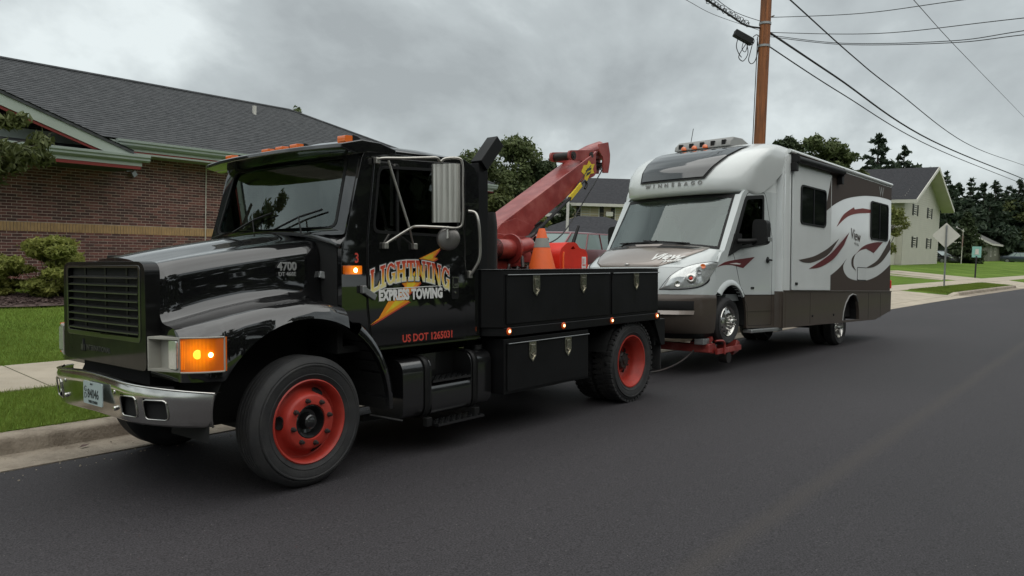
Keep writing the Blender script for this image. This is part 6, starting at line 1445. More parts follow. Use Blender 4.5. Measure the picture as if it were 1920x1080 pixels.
# ================================================================== HOUSES
def clap(mm, P0, U, L, z0, z1, nrm, h=.13, fn=None, holes=()):
    P0, U, nrm = Vector(P0), Vector(U).normalized(), Vector(nrm).normalized(); z = z0
    while z < z1-1e-4:
        zt = min(z+h, z1); a, b = fn((z+zt)/2) if fn else (0, L)
        segs = [(a, b)]
        for (ha, hb, hz0, hz1) in holes:
            if hz0 < (z+zt)/2 < hz1:
                ns = []
                for p, q in segs:
                    if hb <= p or ha >= q: ns.append((p, q)); continue
                    if ha > p: ns.append((p, ha))
                    if hb < q: ns.append((hb, q))
                segs = ns
        for p, q in segs:
            if q-p < .02: continue
            A, B = P0+U*p, P0+U*q
            mm.add([A+nrm*.022+Vector((0, 0, z)), B+nrm*.022+Vector((0, 0, z)), B+Vector((0, 0, zt)), A+Vector((0, 0, zt)), A+Vector((0, 0, z)), B+Vector((0, 0, z))], [(0, 1, 2, 3), (4, 5, 1, 0)])
        z = zt
def window(par, P0, U, nrm, a, z0, w, h, shut=0, curtain=False, grid=True):
    P0, U, nrm = Vector(P0), Vector(U).normalized(), Vector(nrm).normalized(); Zv = Vector((0, 0, 1))
    c = P0+U*(a+w/2)+Zv*(z0+h/2)
    mm = MB()
    for (du, dz, su, sz) in ((0, h/2, w/2+.05, .045), (0, -h/2, w/2+.05, .05), (w/2, 0, .045, h/2), (-w/2, 0, .045, h/2), (0, 0, w/2, .022)) + (((0, 0, .03, h/2),) if grid else ()):
        mm.obox(c+U*du+Zv*dz+nrm*(.022 if su > sz else .019), U*su, nrm*.012, Zv*sz)
    f = mm.build('window', 'white_paint', par)
    mm = MB(); mm.obox(c+nrm*.005, U*(w/2), nrm*.006, Zv*(h/2)); mm.build('pane', 'pane', f)
    if curtain:
        mm = MB(); mm.obox(c+nrm*.014-U*w*.25, U*(w*.18), nrm*.003, Zv*(h*.46)); mm.build('curtain', 'curtain', f)
    if shut:
        for sg in (-1, 1):
            mm = MB(); cc = c+U*sg*(w/2+.06+shut/2)+nrm*.03
            n_ = 9
            for k in range(n_): mm.obox(cc+Zv*(-h/2+h*(k+.5)/n_), U*(shut/2-.03), nrm*.008+Zv*.012, Zv*(h/n_*.38)+nrm*.006)
            for e_ in (-1, 1): mm.obox(cc+U*e_*(shut/2-.02), U*.02, nrm*.018, Zv*(h/2))
            mm.obox(cc-nrm*.012, U*(shut/2), nrm*.004, Zv*(h/2)); mm.build('shutter', 'shutter', f)
# --- cream two-storey house, gable to the street
hz = 1.05; hx0, hx1, hy0, hy1 = 72.2, 87.2, 16.0, 30.0; he = hz+6.0; hp_ = hz+8.95; hxm = (hx0+hx1)/2
hs = thing('two_storey_house', 'cream two-storey house with dark shutters, its gable end facing the street', 'house', (hxm, hy0, hz)); hs.location = (0, 0, 0)
m = MB(); m.box(hx0+.03, hx1-.03, hy0+.03, hy1, hz-1, he); m.prism([(hx0+.03, he), (hx1-.03, he), (hxm, hp_-.05)], 'y', hy0+.03, hy1); m.build('wall', 'siding_cream', hs)
def gfn(z):
    if z < he: return (0, hx1-hx0)
    t = (z-he)/(hp_-he); hw = (hx1-hx0)/2*(1-t); return ((hx1-hx0)/2-hw, (hx1-hx0)/2+hw)
wl = [(3.55, hz+4.5), (9.6, hz+4.5), (3.9, hz+1.6), (9.9, hz+1.6)]
m = MB(); clap(m, (hx0, hy0, 0), (1, 0, 0), hx1-hx0, hz-.1, hp_-.1, (0, -1, 0), .2, gfn); clap(m, (hx0, hy1, 0), (0, -1, 0), hy1-hy0, hz-.1, he, (-1, 0, 0), .2)
stuff(m.build('clapboards', 'siding_cream', hs, fix=False))
for a, z0 in wl: window(hs, (hx0, hy0, 0), (1, 0, 0), (0, -1, 0), a, z0, 1.15, 1.0, shut=.5, grid=False)
for a in (3, 8): window(hs, (hx0, hy1, 0), (0, -1, 0), (-1, 0, 0), a, hz+3.7, 1.2, 1.2, shut=.4)
for sg in (-1, 1):
    xe = hxm+sg*((hx1-hx0)/2+.9); ze = he-.62
    m = MB(); m.prism([(xe, ze), (hxm, hp_), (hxm, hp_+.22), (xe, ze+.22)], 'y', hy0-1.1, hy1+.6); m.build('roof', 'shingle2', hs)
    course_roof('roof_shingles', (xe, hy0-1.12, ze+.225), (xe, hy1+.6, ze+.225), (hxm, hy0-1.12, hp_+.225), (hxm, hy1+.6, hp_+.225), 40, 'shingle2', hs)
    m = MB(); m.prism([(xe, ze-.05), (hxm, hp_-.05), (hxm, hp_+.25), (xe, ze+.25)], 'y', hy0-1.16, hy0-1.10); m.box(min(xe, xe+sg*.06), max(xe, xe+sg*.06), hy0-1.15, hy1+.6, ze-.05, ze+.24); m.build('fascia', 'white_paint', hs)
    m = MB(); m.prism([(xe, ze-.04), (hxm, hp_-.04), (hxm, hp_-.02), (xe, ze-.02)], 'y', hy0-1.10, hy0); m.build('soffit', 'siding_cream', hs)
m = MB(); m.box(hx0-1.9, hx0, hy0+.5, hy0+4, hz-.5, hz+2.7); m.build('porch', 'siding_cream', hs)
# --- long grey house further along
def simple_house(name, label, cat, x0, x1, y0, y1, z, eh, rh, axis, wall, roof, wins=(), over=.5, rot=0, cen=None, group=None):
    t = thing(name, label, cat, cen or (0, 0, 0), (0, 0, rot), group)
    m = MB(); m.box(x0, x1, y0, y1, z-.8, z+eh); m.build('wall', wall, t)
    m = MB()
    clap(m, (x0-.01, y0-.01, 0), (1, 0, 0), x1-x0, z, z+eh, (0, -1, 0), .2); clap(m, (x0-.01, y1, 0), (0, -1, 0), y1-y0, z, z+eh, (-1, 0, 0), .2)
    o = o2 = over; e0 = z+eh-.05
    if axis == 'x':
        ym = (y0+y1)/2
        clap(m, (x0-.01, y1, 0), (0, -1, 0), y1-y0, z+eh, z+rh-.1, (-1, 0, 0), .2, lambda zz: ((y1-y0)/2*((zz-z-eh)/(rh-eh)), (y1-y0)-(y1-y0)/2*((zz-z-eh)/(rh-eh))))
        stuff(m.build('clapboards', wall, t, fix=False))
        m = MB(); m.prism([(y0, z+eh), (y1, z+eh), (ym, z+rh-.05)], 'x', x0+.02, x1-.02); m.build('gable_wall', wall, t)
        for sg, ye in ((-1, y0-o), (1, y1+o)):
            m = MB(); m.prism([(ye, e0-.1), (ym, z+rh), (ym, z+rh+.16), (ye, e0+.08)], 'x', x0-o2, x1+o2); m.build('roof', roof, t)
            m = MB(); m.box(x0-o2-.02, x1+o2+.02, min(ye, ye+sg*.05), max(ye, ye+sg*.05), e0-.16, e0+.08); m.prism([(ye, e0-.14), (ym, z+rh-.04), (ym, z+rh+.18), (ye, e0+.10)], 'x', x0-o2-.05, x0-o2); m.build('fascia', 'white_paint', t)
    else:   # hip
        d = min(x1-x0, y1-y0)/2+o
        if x1-x0 >= y1-y0: r0, r1 = ((x0-o+d), (y0+y1)/2), ((x1+o-d), (y0+y1)/2)
        else: r0, r1 = ((x0+x1)/2, y0-o+d), ((x0+x1)/2, y1+o-d)
        stuff(m.build('clapboards', wall, t, fix=False))
        m = MB(); zz = z+rh
        c = [(x0-o, y0-o, e0), (x1+o, y0-o, e0), (x1+o, y1+o, e0), (x0-o, y1+o, e0)]; R_0, R_1 = (r0[0], r0[1], zz), (r1[0], r1[1], zz)
        m.add(c+[R_0, R_1], [(0, 1, 5, 4), (1, 2, 5), (2, 3, 4, 5), (3, 0, 4)] if x1-x0 >= y1-y0 else [(0, 1, 4), (1, 2, 5, 4), (2, 3, 5), (3, 0, 4, 5)]); m.f.append(tuple(len(m.v)-6+k for k in (3, 2, 1, 0))); m.build('roof', roof, t, fix=False)
        m = MB(); m.box(x0-o-.04, x1+o+.04, y0-o-.04, y0-o+.02, e0-.2, e0+.03); m.box(x0-o-.04, x0-o+.02, y0-o, y1+o, e0-.2, e0+.03); m.build('fascia', 'white_paint', t)
    for (face, a, z0, w, h, kw) in wins:
        if face == 's': window(t, (x0, y0, 0), (1, 0, 0), (0, -1, 0), a, z+z0, w, h, **kw)
        else: window(t, (x0, y1, 0), (0, -1, 0), (-1, 0, 0), a, z+z0, w, h, **kw)
    return t
g1 = simple_house('grey_house', 'low blue-grey house half hidden by the dark conical evergreen', 'house', 108, 121, 18.5, 26, 1.35, 2.6, 5.0, 'x', 'siding_grey', 'shingle2', [('w', 4.6, 1.0, 1.3, 1.0, {}), ('s', 3.2, 1.0, 1.4, 1.0, {}), ('s', 9, 1.0, 1.4, 1.0, {})])
m = MB(); m.box(112, 112.8, 21.5, 22.3, 5.0, 7.1); m.build('chimney', 'trim_red', g1)
g2 = simple_house('olive_house', 'low olive house with a pale grey roof right of the dark conical evergreen', 'house', 121.5, 137, 16.2, 24, 1.45, 2.5, 4.7, 'x', 'siding_olive', 'shingle3', [('w', 2.0, .9, 1.3, 1.1, {}), ('s', 2.2, .8, 1.2, 1.3, {}), ('s', 6.0, 1.0, 1.6, 1.0, {}), ('s', 11.2, .9, 1.2, 1.2, {})])
g3 = simple_house('far_house', 'small distant house with a pale low roof beyond the white railing', 'house', 150, 164, 16.5, 24, 1.6, 2.6, 4.6, 'x', 'siding_tan', 'shingle3', [('s', 3, 1, 1.3, 1.1, {}), ('w', 3, 1, 1.3, 1.1, {})])
rl = thing('railing', 'low white porch railing beside the distant pale-roofed house', 'railing', (0, 0, 0))
m = MB(); m.box(128, 141, 13.55, 13.65, 2.5, 2.6); m.box(128, 141, 13.55, 13.65, 1.75, 1.85); m.build('rail', 'white_paint', rl)
for k in range(27):
    m = MB(); m.box(128+k*.5, 128.09+k*.5, 13.57, 13.63, 1.5, 2.55); m.build('baluster', 'white_paint', rl)
# --- tan apartment block behind, seen past the boom
RA = math.atan2(-.77, .637)
ap = simple_house('apartment_block', 'tan two-storey apartment block with shutters and a dark roof behind the boom', 'building', -14, 16, 0, 9, .9, 4.55, 7.0, 'x', 'siding_tan', 'shingle2',
    [('s', 13.3, 3.05, 1.5, 1.35, dict(shut=.35, curtain=True)), ('s', 16.2, 3.2, 1.2, 1.1, dict(shut=.32, curtain=True)), ('s', 4.5, 3.05, 1.8, 1.35, dict(shut=.35, curtain=True)), ('s', 20.5, 3.1, 1.2, 1.2, dict(shut=.35, curtain=True)), ('s', 13.0, .3, 1.6, 1.4, {}), ('s', 17.0, .3, 1.6, 1.4, {})], rot=RA, cen=(53.6, 36.1, 0), over=.7)
m = MB(); m.box(1.35, 1.95, -.45, .02, 4.45, 4.83); m.build('air_conditioner', 'white_paint', ap, bevel=.02)
gr_ = simple_house('garage', 'low garage with a dark hipped roof in front of the tan apartment block', 'garage', -1.9, 6.0, 0, 6, .8, 1.85, 3.15, 'hip', 'siding_olive', 'shingle2', rot=RA, cen=(40.6, 29.2, 0), over=.45)
sh_ = simple_house('white_annexe', 'white-sided low annexe beneath the red boom', 'building', -4.6, -2.45, -.5, 5, .8, 2.35, 2.55, 'hip', 'white_paint', 'shingle2', rot=RA, cen=(40.6, 29.2, 0), over=.1)
lf = simple_house('far_hall', 'distant grey-roofed hall beneath the trees, beside the rack post', 'building', -12, 4, 0, 10, .9, 3.4, 6.2, 'x', 'siding_tan', 'shingle', rot=RA+.25, cen=(44.6, 38.0, 0), over=.6)

# ================================================================== POLES, SIGNS, WIRES
up = thing('utility_pole', 'tall brown wooden utility pole rising behind the motorhome', 'utility pole', (20.35, 8.2, 0))
up.location = (0, 0, 0)
zb_p = G(20.3, 8.2)-.3
def polex(z): return 20.33+.0008*(z-4.8)
m = MB(); m.tube([(polex(z), 8.2, z) for z in (zb_p, 3, 6, 9, 12.2)], [.165, .158, .15, .142, .132], 20); m.build('pole_shaft', 'wood', up, smooth=60)
m = MB(); m.tube([(20.2, 8.34, .5), (20.2, 8.34, 7.6)], .012, 6); m.build('ground_wire', 'wire', up)
m = MB(); m.box(20.0, 20.14, 7.9, 8.5, 7.95, 8.07) if 0 else m.lathe([(.155, -.03), (.162, -.03), (.162, .03), (.155, .03)], (20.33, 8.2, 7.95), 'z', 20); m.lathe([(.155, -.03), (.162, -.03), (.162, .03), (.155, .03)], (20.33, 8.2, 7.35), 'z', 20); m.tube([(20.3, 8.02, 8.1), (20.25, 7.93, 8.1)], .02, 8); m.build('pole_band', 'galv', up, smooth=40)
m = MB(); m.obox((20.0, 8.66, 7.58), Vector((.10, -.13, -.085))*1.5, Vector((.05, .04, 0))*1.6, (0.02, -.03, .085)); m.obox((19.86, 8.84, 7.70), (.02, -.02, 0), (.02, .02, 0), (0, 0, .05))
sc_ = m.build('splice_case', 'wire', up, bevel=.03, seg=3)
m = MB()
for k in range(6):
    c = Vector((19.90+.045*k, 8.79-.06*k, 7.66-.038*k)); m.lathe([(.085, -.012), (.105, 0), (.085, .012)], c, 'x', 12)
m.build('case_ribs', 'wire', sc_)
def loop(pts, r=.012, name='cable_loop', par=up): mm = MB(); mm.tube(smoothpath(pts, 7), r, 6); return mm.build(name, 'wire', par, smooth=60)
loop([(20.18, 8.45, 7.48), (20.12, 8.5, 7.15), (20.1, 8.52, 6.97), (20.15, 8.46, 6.88), (20.22, 8.38, 6.98), (20.25, 8.33, 7.3), (20.22, 8.36, 7.55)])
loop([(20.1, 8.55, 7.5), (20.0, 8.68, 7.25), (19.95, 8.74, 7.05), (20.02, 8.64, 6.95), (20.1, 8.55, 7.15), (20.08, 8.58, 7.4)])
loop([(19.92, 8.76, 7.6), (19.90, 8.80, 7.35), (19.94, 8.74, 7.15), (20.0, 8.68, 7.05)])
loop([(20.04, 8.62, 7.6), (20.0, 8.68, 7.3), (20.05, 8.6, 7.2), (20.1, 8.56, 7.45)], .01)
loop([(20.18, 8.46, 7.60), (20.22, 8.38, 7.66), (20.27, 8.32, 7.60), (20.25, 8.3, 7.5)])
def wire(pts, label, r=.011, mat='wire', n=10, ext0=0, ext1=1.6):
    pts = [Vector(p) for p in pts]
    if ext1: pts.append(pts[-1]+(pts[-1]-pts[-2]).normalized()*(pts[-1]-pts[-2]).length*ext1)
    if ext0: pts.insert(0, pts[0]+(pts[0]-pts[1])*ext0)
    mm = MB(); mm.tube(smoothpath(pts, n), r, 6); o = mm.build('overhead_wire', mat, smooth=60); tag(o, label, 'wire', 'overhead wires strung along and across the street'); return o
wire([(20.45, 8.2, 7.80), (26.45, 8.18, 7.69), (40.61, 7.98, 7.33), (72.21, 7.56, 8.24)], 'thickest overhead wire sagging from the wooden pole down to the right edge', .03)
wire([(20.45, 8.2, 7.43), (27.3, 8.17, 7.25), (40.92, 8.03, 7.08), (72.07, 7.7, 7.9)], 'lowest overhead wire running from the pole to the right, just beneath the thickest one', .018)
wire([(14.19, 5.26, 6.43), (18.84, 5.44, 6.39), (23.67, 5.64, 6.47), (40.19, 6.29, 6.94), (72.29, 7.56, 9.3)], 'twisted overhead wire passing right of the pole without touching it, from the top edge', .014, ext0=.8)
wire([(17.87, 4.01, 7.18), (22.54, 4.25, 7.54), (29.57, 4.61, 8.15), (54.25, 5.89, 10.35)], 'thin straight wire crossing the upper right corner of the sky', .008, 'wire_grey', ext0=1)
wire([(20.45, 8.15, 8.14), (19.65, 5.57, 7.61), (18.52, 3.23, 7.21)], 'highest of the thin wires rising rightwards from the pole', .009)
wire([(20.45, 8.15, 7.74), (19.62, 5.13, 7.06), (18.14, 2.06, 6.55)], 'second highest of the thin wires running right from the pole', .009)
wire([(20.45, 8.1, 7.66), (19.93, 6.03, 7.03), (18.78, 3.46, 6.45), (18.14, 2.05, 6.3)], 'upper wire of the close pair running right from the pole', .009)
wire([(20.45, 8.1, 7.62), (19.94, 6.03, 7.0), (18.78, 3.46, 6.41), (18.14, 2.04, 6.22)], 'lower wire of the close pair running right from the pole', .009)
wire([(20.28, 8.3, 7.84), (19.3, 8.30, 7.68), (18.01, 8.15, 7.58), (15.99, 7.88, 7.42)], 'thick bundled cable running left from the pole to the top edge', .025, ext1=1)
wire([(20.28, 8.3, 8.02), (18.2, 8.13, 7.72), (16.06, 7.8, 7.52)], 'thin support wire just above the bundled cable left of the pole', .008, ext1=1)
wire([(20.33, 8.35, 7.80), (18.0, 8.57, 7.67), (15.73, 8.19, 7.37)], 'faint thin wire behind the bundled cable left of the pole', .006, 'wire_grey', ext1=1)
m = MB(); a0, a1 = Vector((16.0, 7.86, 7.46)), Vector((19.4, 8.26, 7.76)); pts = []
for k in range(140):
    t = k/139; c = a0.lerp(a1, t); rr_ = .05+.03*sin(k*.7); pts.append(c+Vector((0, cos(k*1.1)*rr_, sin(k*1.1)*rr_-.05)))
m.tube(pts, .008, 5); o = m.build('lashing_wire', 'wire'); tag(o, 'coiled lashing wire wound round the bundled cable left of the pole', 'wire')
sg = thing('road_sign', 'blank grey back of a diamond road sign on a leaning metal post', 'road sign', (43.2, 7.55, G(43.2, 7.55)), (radians(-1.2), radians(2.5), 0))
dirx = Vector((cos(radians(-68)), sin(radians(-68)), 0)); nf = Vector((dirx.y, -dirx.x, 0))
m = MB(); c = Vector((0, 0, 2.57))
u1 = (dirx+Vector((0, 0, 1))).normalized(); u2 = (dirx-Vector((0, 0, 1))).normalized()
m.obox(c, u1*.455, u2*.455, nf*.004); m.build('sign_plate', 'sign_back', sg)
m = MB()
pr_ = Vector((0, 0, 0)); m.obox(Vector((0, 0, 1.5))+nf*.035, dirx*.035, nf*.012, (0, 0, 1.58)); m.obox(Vector((0, 0, 1.5))+nf*.05+dirx*.03, dirx*.006, nf*.022, (0, 0, 1.58)); m.obox(Vector((0, 0, 1.5))+nf*.05-dirx*.03, dirx*.006, nf*.022, (0, 0, 1.58)); m.build('sign_post', 'galv', sg)
for zz in (2.3, 2.85):
    m = MB(); m.obox(Vector((0, 0, zz))+nf*.07, dirx*.02, nf*.012, (0, 0, .02)); m.build('bolt', 'galv', sg)
gsn = thing('lawn_sign', 'small pale green sign on a dark post at the sidewalk', 'sign', (58.0, 8.35, G(58, 8.35)))
m = MB(); m.obox((0, 0, 1.72), dirx*.27, nf*.01, (0, 0, .36)); m.build('sign_panel', 'green_sign', gsn)
m = MB(); m.obox(Vector((0, 0, 1.76))+Vector((-.02, -.02, 0)), dirx*.10, nf*.005, (0, 0, .16)); m.obox(Vector((-.02, -.02, 1.58)), dirx*.16, nf*.005, (0, 0, .02)); m.build('sign_print', 'white_paint', gsn)
m = MB(); m.tube([(0, 0, 0), (0, 0, 1.45)], .05, 8); m.build('post', 'shutter', gsn)
bn = thing('banner_post', 'faded red and white hanging banner before the dark conical evergreen', 'banner', (92, 14.6, G(92, 14.6)))
m = MB(); m.box(-.25, .25, -.02, .02, 1.5, 3.4); m.build('banner', 'rv_hood', bn); m = MB(); m.box(-.12, .14, -.03, -.02, 1.8, 3.0); m.build('banner_motif', 'trim_red', bn)
m = MB(); m.tube([(0, 0, 0), (0, 0, 3.7)], .04, 8); m.box(-.6, .6, -.02, .02, 3.42, 3.52); m.build('post', 'white_paint', bn)
fp = thing('flagpole', 'plain white pole standing before the tan apartment block', 'pole', (36.9, 26.4, .75))
m = MB(); m.tube([(0, 0, 0), (0, 0, 5.6)], .085, 10); m.build('pole_shaft', 'white_paint', fp, smooth=60); m = MB(); m.box(-.28, .02, -.06, .06, 5.50, 5.68); m.build('pole_cap', 'white_paint', fp)
lp_ = thing('lamp_post', 'wooden post with a small white yard lamp beside the rack post', 'lamp post', (29.9, 26.9, .75))
m = MB(); m.tube([(0, 0, 0), (0, 0, 4.15)], .09, 8); m.build('post', 'bark', lp_)
m = MB(); m.tube([(0, 0, 3.6), (-.25, .25, 3.62)], .02, 6); m.build('arm', 'galv', lp_)
m = MB(); m.lathe([(.001, .08), (.08, .06), (.10, -.10), (.05, -.16), (.001, -.17)], (-.28, .28, 3.52), 'z', 12); m.build('lamp_head', 'white_paint', lp_, smooth=60)

# ================================================================== PARKED CARS
def car(name, label, loc, rz, paint, L=4.8, Wd=1.88, H=1.72, hood=1.0, suv=True, group='cars parked beyond the truck'):
    t = thing(name, label, 'car', loc, (0, 0, rz), group)
    w = Wd/2; hb = hood
    st = [(-L/2, .55, .30, w*.80), (-L/2+.05, .80, .28, w*.92), (-L/2+.25, hb-.04, .25, w*.98), (-L/2+1.15, hb+.04, .24, w), (0, hb+.06, .24, w), (L/2-.5, hb+.08, .26, w), (L/2-.05, hb, .3, w*.93), (L/2, .7, .35, w*.85)]
    rings = []
    for x, zt2, zb2, ww in st:
        rings.append([Vector((x, -ww*.94, zb2)), Vector((x, -ww, zb2+.12)), Vector((x, -ww, zt2-.14)), Vector((x, -ww*.95, zt2-.03)), Vector((x, -ww*.6, zt2+.02)), Vector((x, 0, zt2+.04)), Vector((x, ww*.6, zt2+.02)), Vector((x, ww*.95, zt2-.03)), Vector((x, ww, zt2-.14)), Vector((x, ww, zb2+.12)), Vector((x, ww*.94, zb2))])
    m = MB(); m.loft(rings, caps=True); m.build('body', paint, t, smooth=50)
    b0, b1 = -L/2+1.1, L/2-.1 if suv else L/2-.9
    t0, t1 = -L/2+1.95, L/2-.45 if suv else L/2-1.6
    def rg(x0_, x1_, ww, z): return [Vector((x0_, -ww, z)), Vector((x1_, -ww, z)), Vector((x1_, ww, z)), Vector((x0_, ww, z))]
    m = MB(); m.loft([rg(b0, b1, w*.92, hb+.02), rg(t0, t1, w*.76, H-.05)], caps=True); m.build('window_glass', 'pane' if 0 else 'glass_sheen', t)
    m = MB(); m.loft([rg(t0-.04, t1+.04, w*.77, H-.06), rg(t0+.02, t1-.02, w*.74, H-.01), rg(t0+.25, t1-.2, w*.6, H+.015)], caps=True); m.build('roof', paint, t, smooth=40)
    m = MB()
    for sg_ in (-1, 1):
        for (xb, xt) in ((b0, t0), (b1, t1)): m.tube([(xb, sg_*w*.925, hb+.02), (xt, sg_*w*.77, H-.05)], .045, 6)
        for f_ in (.42, .72): m.tube([(b0+(b1-b0)*f_, sg_*w*.925, hb+.02), (t0+(t1-t0)*f_, sg_*w*.768, H-.05)], .032, 6)
    m.build('pillar', paint, t)
    for sg_ in (-1, 1):
        for xx in (-L/2+.95, L/2-.95):
            m = MB(); m.lathe([(.001, -.11), (.33, -.11), (.345, -.08), (.345, .08), (.33, .11), (.001, .11)], (xx, sg_*(w-.10), .345), 'y', 24); wh = m.build('wheel', 'rubber', t, smooth=40)
            m = MB(); m.lathe([(.001, sg_*.115), (.2, sg_*.112), (.21, sg_*.10)], (xx, sg_*(w-.10), .345), 'y', 20); m.build('rim', 'galv', wh)
        m = MB(); m.prism(rpoly([(sg_*w*.55, hb-.24), (sg_*w*.93, hb-.22), (sg_*w*.95, hb-.06), (sg_*w*.62, hb-.09)], .03), 'x', -L/2+.02, -L/2+.20); m.build('headlight', 'lamp_clear', t, bevel=.02)
        m = MB(); m.box(b0+.25, b0+.37, min(sg_*w*.95, sg_*(w+.17)), max(sg_*w*.95, sg_*(w+.17)), hb+.06, hb+.22); m.build('side_mirror', 'black_trim', t, bevel=.03)
    m = MB(); m.box(-L/2-.01, -L/2+.05, -w*.5, w*.5, .52, hb-.12); m.build('grille', 'inside_black', t)
    m = MB()
    for k in range(5): m.box(-L/2-.03, -L/2, -w*.5, w*.5, .56+k*.08, .585+k*.08)
    m.box(-L/2-.03, -L/2+.02, -w*.53, -w*.5, .52, hb-.12); m.box(-L/2-.03, -L/2+.02, w*.5, w*.53, .52, hb-.12)
    stuff(m.build('grille_bars', 'chrome', t))
    return t
MT['glass_sheen'] = P('car_glass', (.22, .29, .27), .05, coat=1)  # pale base paints in the reflection on the car glass
car('parked_car', 'silver-grey parked car seen between the winch and the orange cone', (24.0, 19.2, G(24, 19.2)+.02), radians(4), 'car_silver', L=4.9, H=1.70, hood=1.04)
car('parked_car', 'maroon parked car with a chrome grille seen behind the red fuel can', (23.0, 16.6, G(23, 16.6)+.02), radians(2), 'car_maroon', L=5.1, H=1.76, hood=1.10)
car('parked_car', 'dark car parked beside the cream house behind the diamond sign', (96.5, 17.8, 1.15), radians(65), 'car_dark', L=4.7, H=1.45, hood=.9, suv=False)
car('parked_car', 'steel-blue car parked at the far right edge of the street', (124, 12.5, 1.35), radians(80), 'car_blue', L=4.8, H=1.5, hood=.95, suv=False)
vn = thing('parked_van', 'tall white van body mostly hidden behind the motorhome cab, dark window visible', 'van', (25.5, 12.75, G(25.5, 12.75)), (0, 0, 0))
m = MB(); m.prism(rpoly([(-2.6, .5), (-2.75, 1.6), (-2.6, 3.2), (-2.2, 3.72), (2.6, 3.75), (2.6, .5)], .25, 5), 'y', -1.15, 1.15); m.build('van_body', 'rv_white2', vn, bevel=.08, seg=3)
m = MB(); m.prism(rrect(-2.2, -1.2, 2.2, 3.1, .1), 'y', -1.17, -1.14); m.prism(rpoly([(-2.70, 2.1), (-2.56, 3.1), (-2.5, 3.1), (-2.64, 2.1)], .01), 'y', -.9, .9); m.build('van_window', 'dark_glass', vn)
for xx in (-1.7, 1.7):
    m = MB(); m.lathe([(.001, -.12), (.36, -.12), (.36, .12), (.001, .12)], (xx, -1.0, .37), 'y', 20); m.build('wheel', 'rubber', vn)

# ================================================================== VEGETATION
def leaves_mesh(name, cen, rad, n, size, mat, seed, parent=None, flat=.0, core=.35, droop=0, asp=1.6):
    """n leaf-sized quads spread through clumps (centres cen, radii rad)."""
    r = np.random.default_rng(seed); cen = np.asarray(cen, float); rad = np.asarray(rad, float)
    if rad.ndim == 1: rad = np.repeat(rad[:, None], 3, 1)
    wgt = (rad.prod(1))**(2/3); wgt /= wgt.sum(); idx = r.choice(len(cen), n, p=wgt)
    d = r.normal(size=(n, 3)); d /= np.linalg.norm(d, axis=1)[:, None]
    rr = core+(1-core)*r.random(n)**.6; rr *= 1+.22*r.normal(size=n)*.6
    p = cen[idx]+d*rad[idx]*rr[:, None]
    nr = d*.6+r.normal(size=(n, 3))*.75+np.array([0, 0, .5]); nr /= np.linalg.norm(nr, axis=1)[:, None]
    a = np.cross(nr, r.normal(size=(n, 3))); a[:, 2] -= droop; a /= np.linalg.norm(a, axis=1)[:, None]; b = np.cross(nr, a)
    s = size*(.55+.9*r.random(n)); A = a*(s*asp*.5)[:, None]; B = b*(s*.5)[:, None]
    v = np.empty((n, 4, 3)); v[:, 0] = p-A; v[:, 1] = p+B*.9+A*.1; v[:, 2] = p+A; v[:, 3] = p-B*.9+A*.1
    me = bpy.data.meshes.new(name); me.vertices.add(n*4); me.vertices.foreach_set('co', v.reshape(-1))
    me.loops.add(n*4); me.loops.foreach_set('vertex_index', np.arange(n*4)); me.polygons.add(n)
    me.polygons.foreach_set('loop_start', np.arange(n)*4); me.polygons.foreach_set('loop_total', np.full(n, 4)); me.update(); me.validate()
    me.materials.append(MT[mat]); o = bpy.data.objects.new(name, me); C.objects.link(o)
    if parent: o.parent = parent
    return o
def limb(mm, a, b, r0, r1, rg, bend=.12, n=5, sides=7):
    a, b = Vector(a), Vector(b); L = (b-a).length; pts = []
    off = Vector((rg.uniform(-1, 1), rg.uniform(-1, 1), rg.uniform(-.3, .6)))*L*bend
    for i in range(n+1): t = i/n; pts.append(a.lerp(b, t)+off*sin(pi*t))
    mm.tube(pts, [r0+(r1-r0)*i/n for i in range(n+1)], sides)
def broad_tree(label, x, y, h, w, mat='leaf_mid', seed=1, n=5000, size=.32, base=.25, clumps=26, group=None, name='broadleaf_tree', z=None, tr=.16, cat='tree'):
    rg = random.Random(seed); zb = G(x, y) if z is None else z
    t = thing(name, label, cat, (x, y, zb), group=group)
    m = MB(); limb(m, (0, 0, -.2), (rg.uniform(-.3, .3), rg.uniform(-.3, .3), h*.72), tr*h/8, tr*h/26, rg, .03, 8, 10)
    cen, rad = [], []
    for i in range(clumps):
        a = rg.uniform(0, 2*pi); u = rg.random(); zz = h*(base+(1-base)*u*.93); prof_ = sin(pi*min(1, .18+.80*((zz/h-base)/(1-base))))**.7
        q = w*.5*prof_*rg.uniform(.25, .95); c = (cos(a)*q, sin(a)*q, zz); cen.append(c); rad.append((w*rg.uniform(.10, .19), w*rg.uniform(.10, .19), w*rg.uniform(.08, .14)))
        if i % 2 == 0: limb(m, (0, 0, max(h*.18, zz-q*.9-h*.05)), (c[0]*.92, c[1]*.92, zz), tr*h/30, .02, rg, .10, 4, 6)
    cen.append((0, 0, h*.94)); rad.append((w*.12, w*.12, h*.07))
    m.build('trunk', 'bark', t, smooth=60)
    leaves_mesh('crown', cen, rad, n, size, mat, seed, t); return t
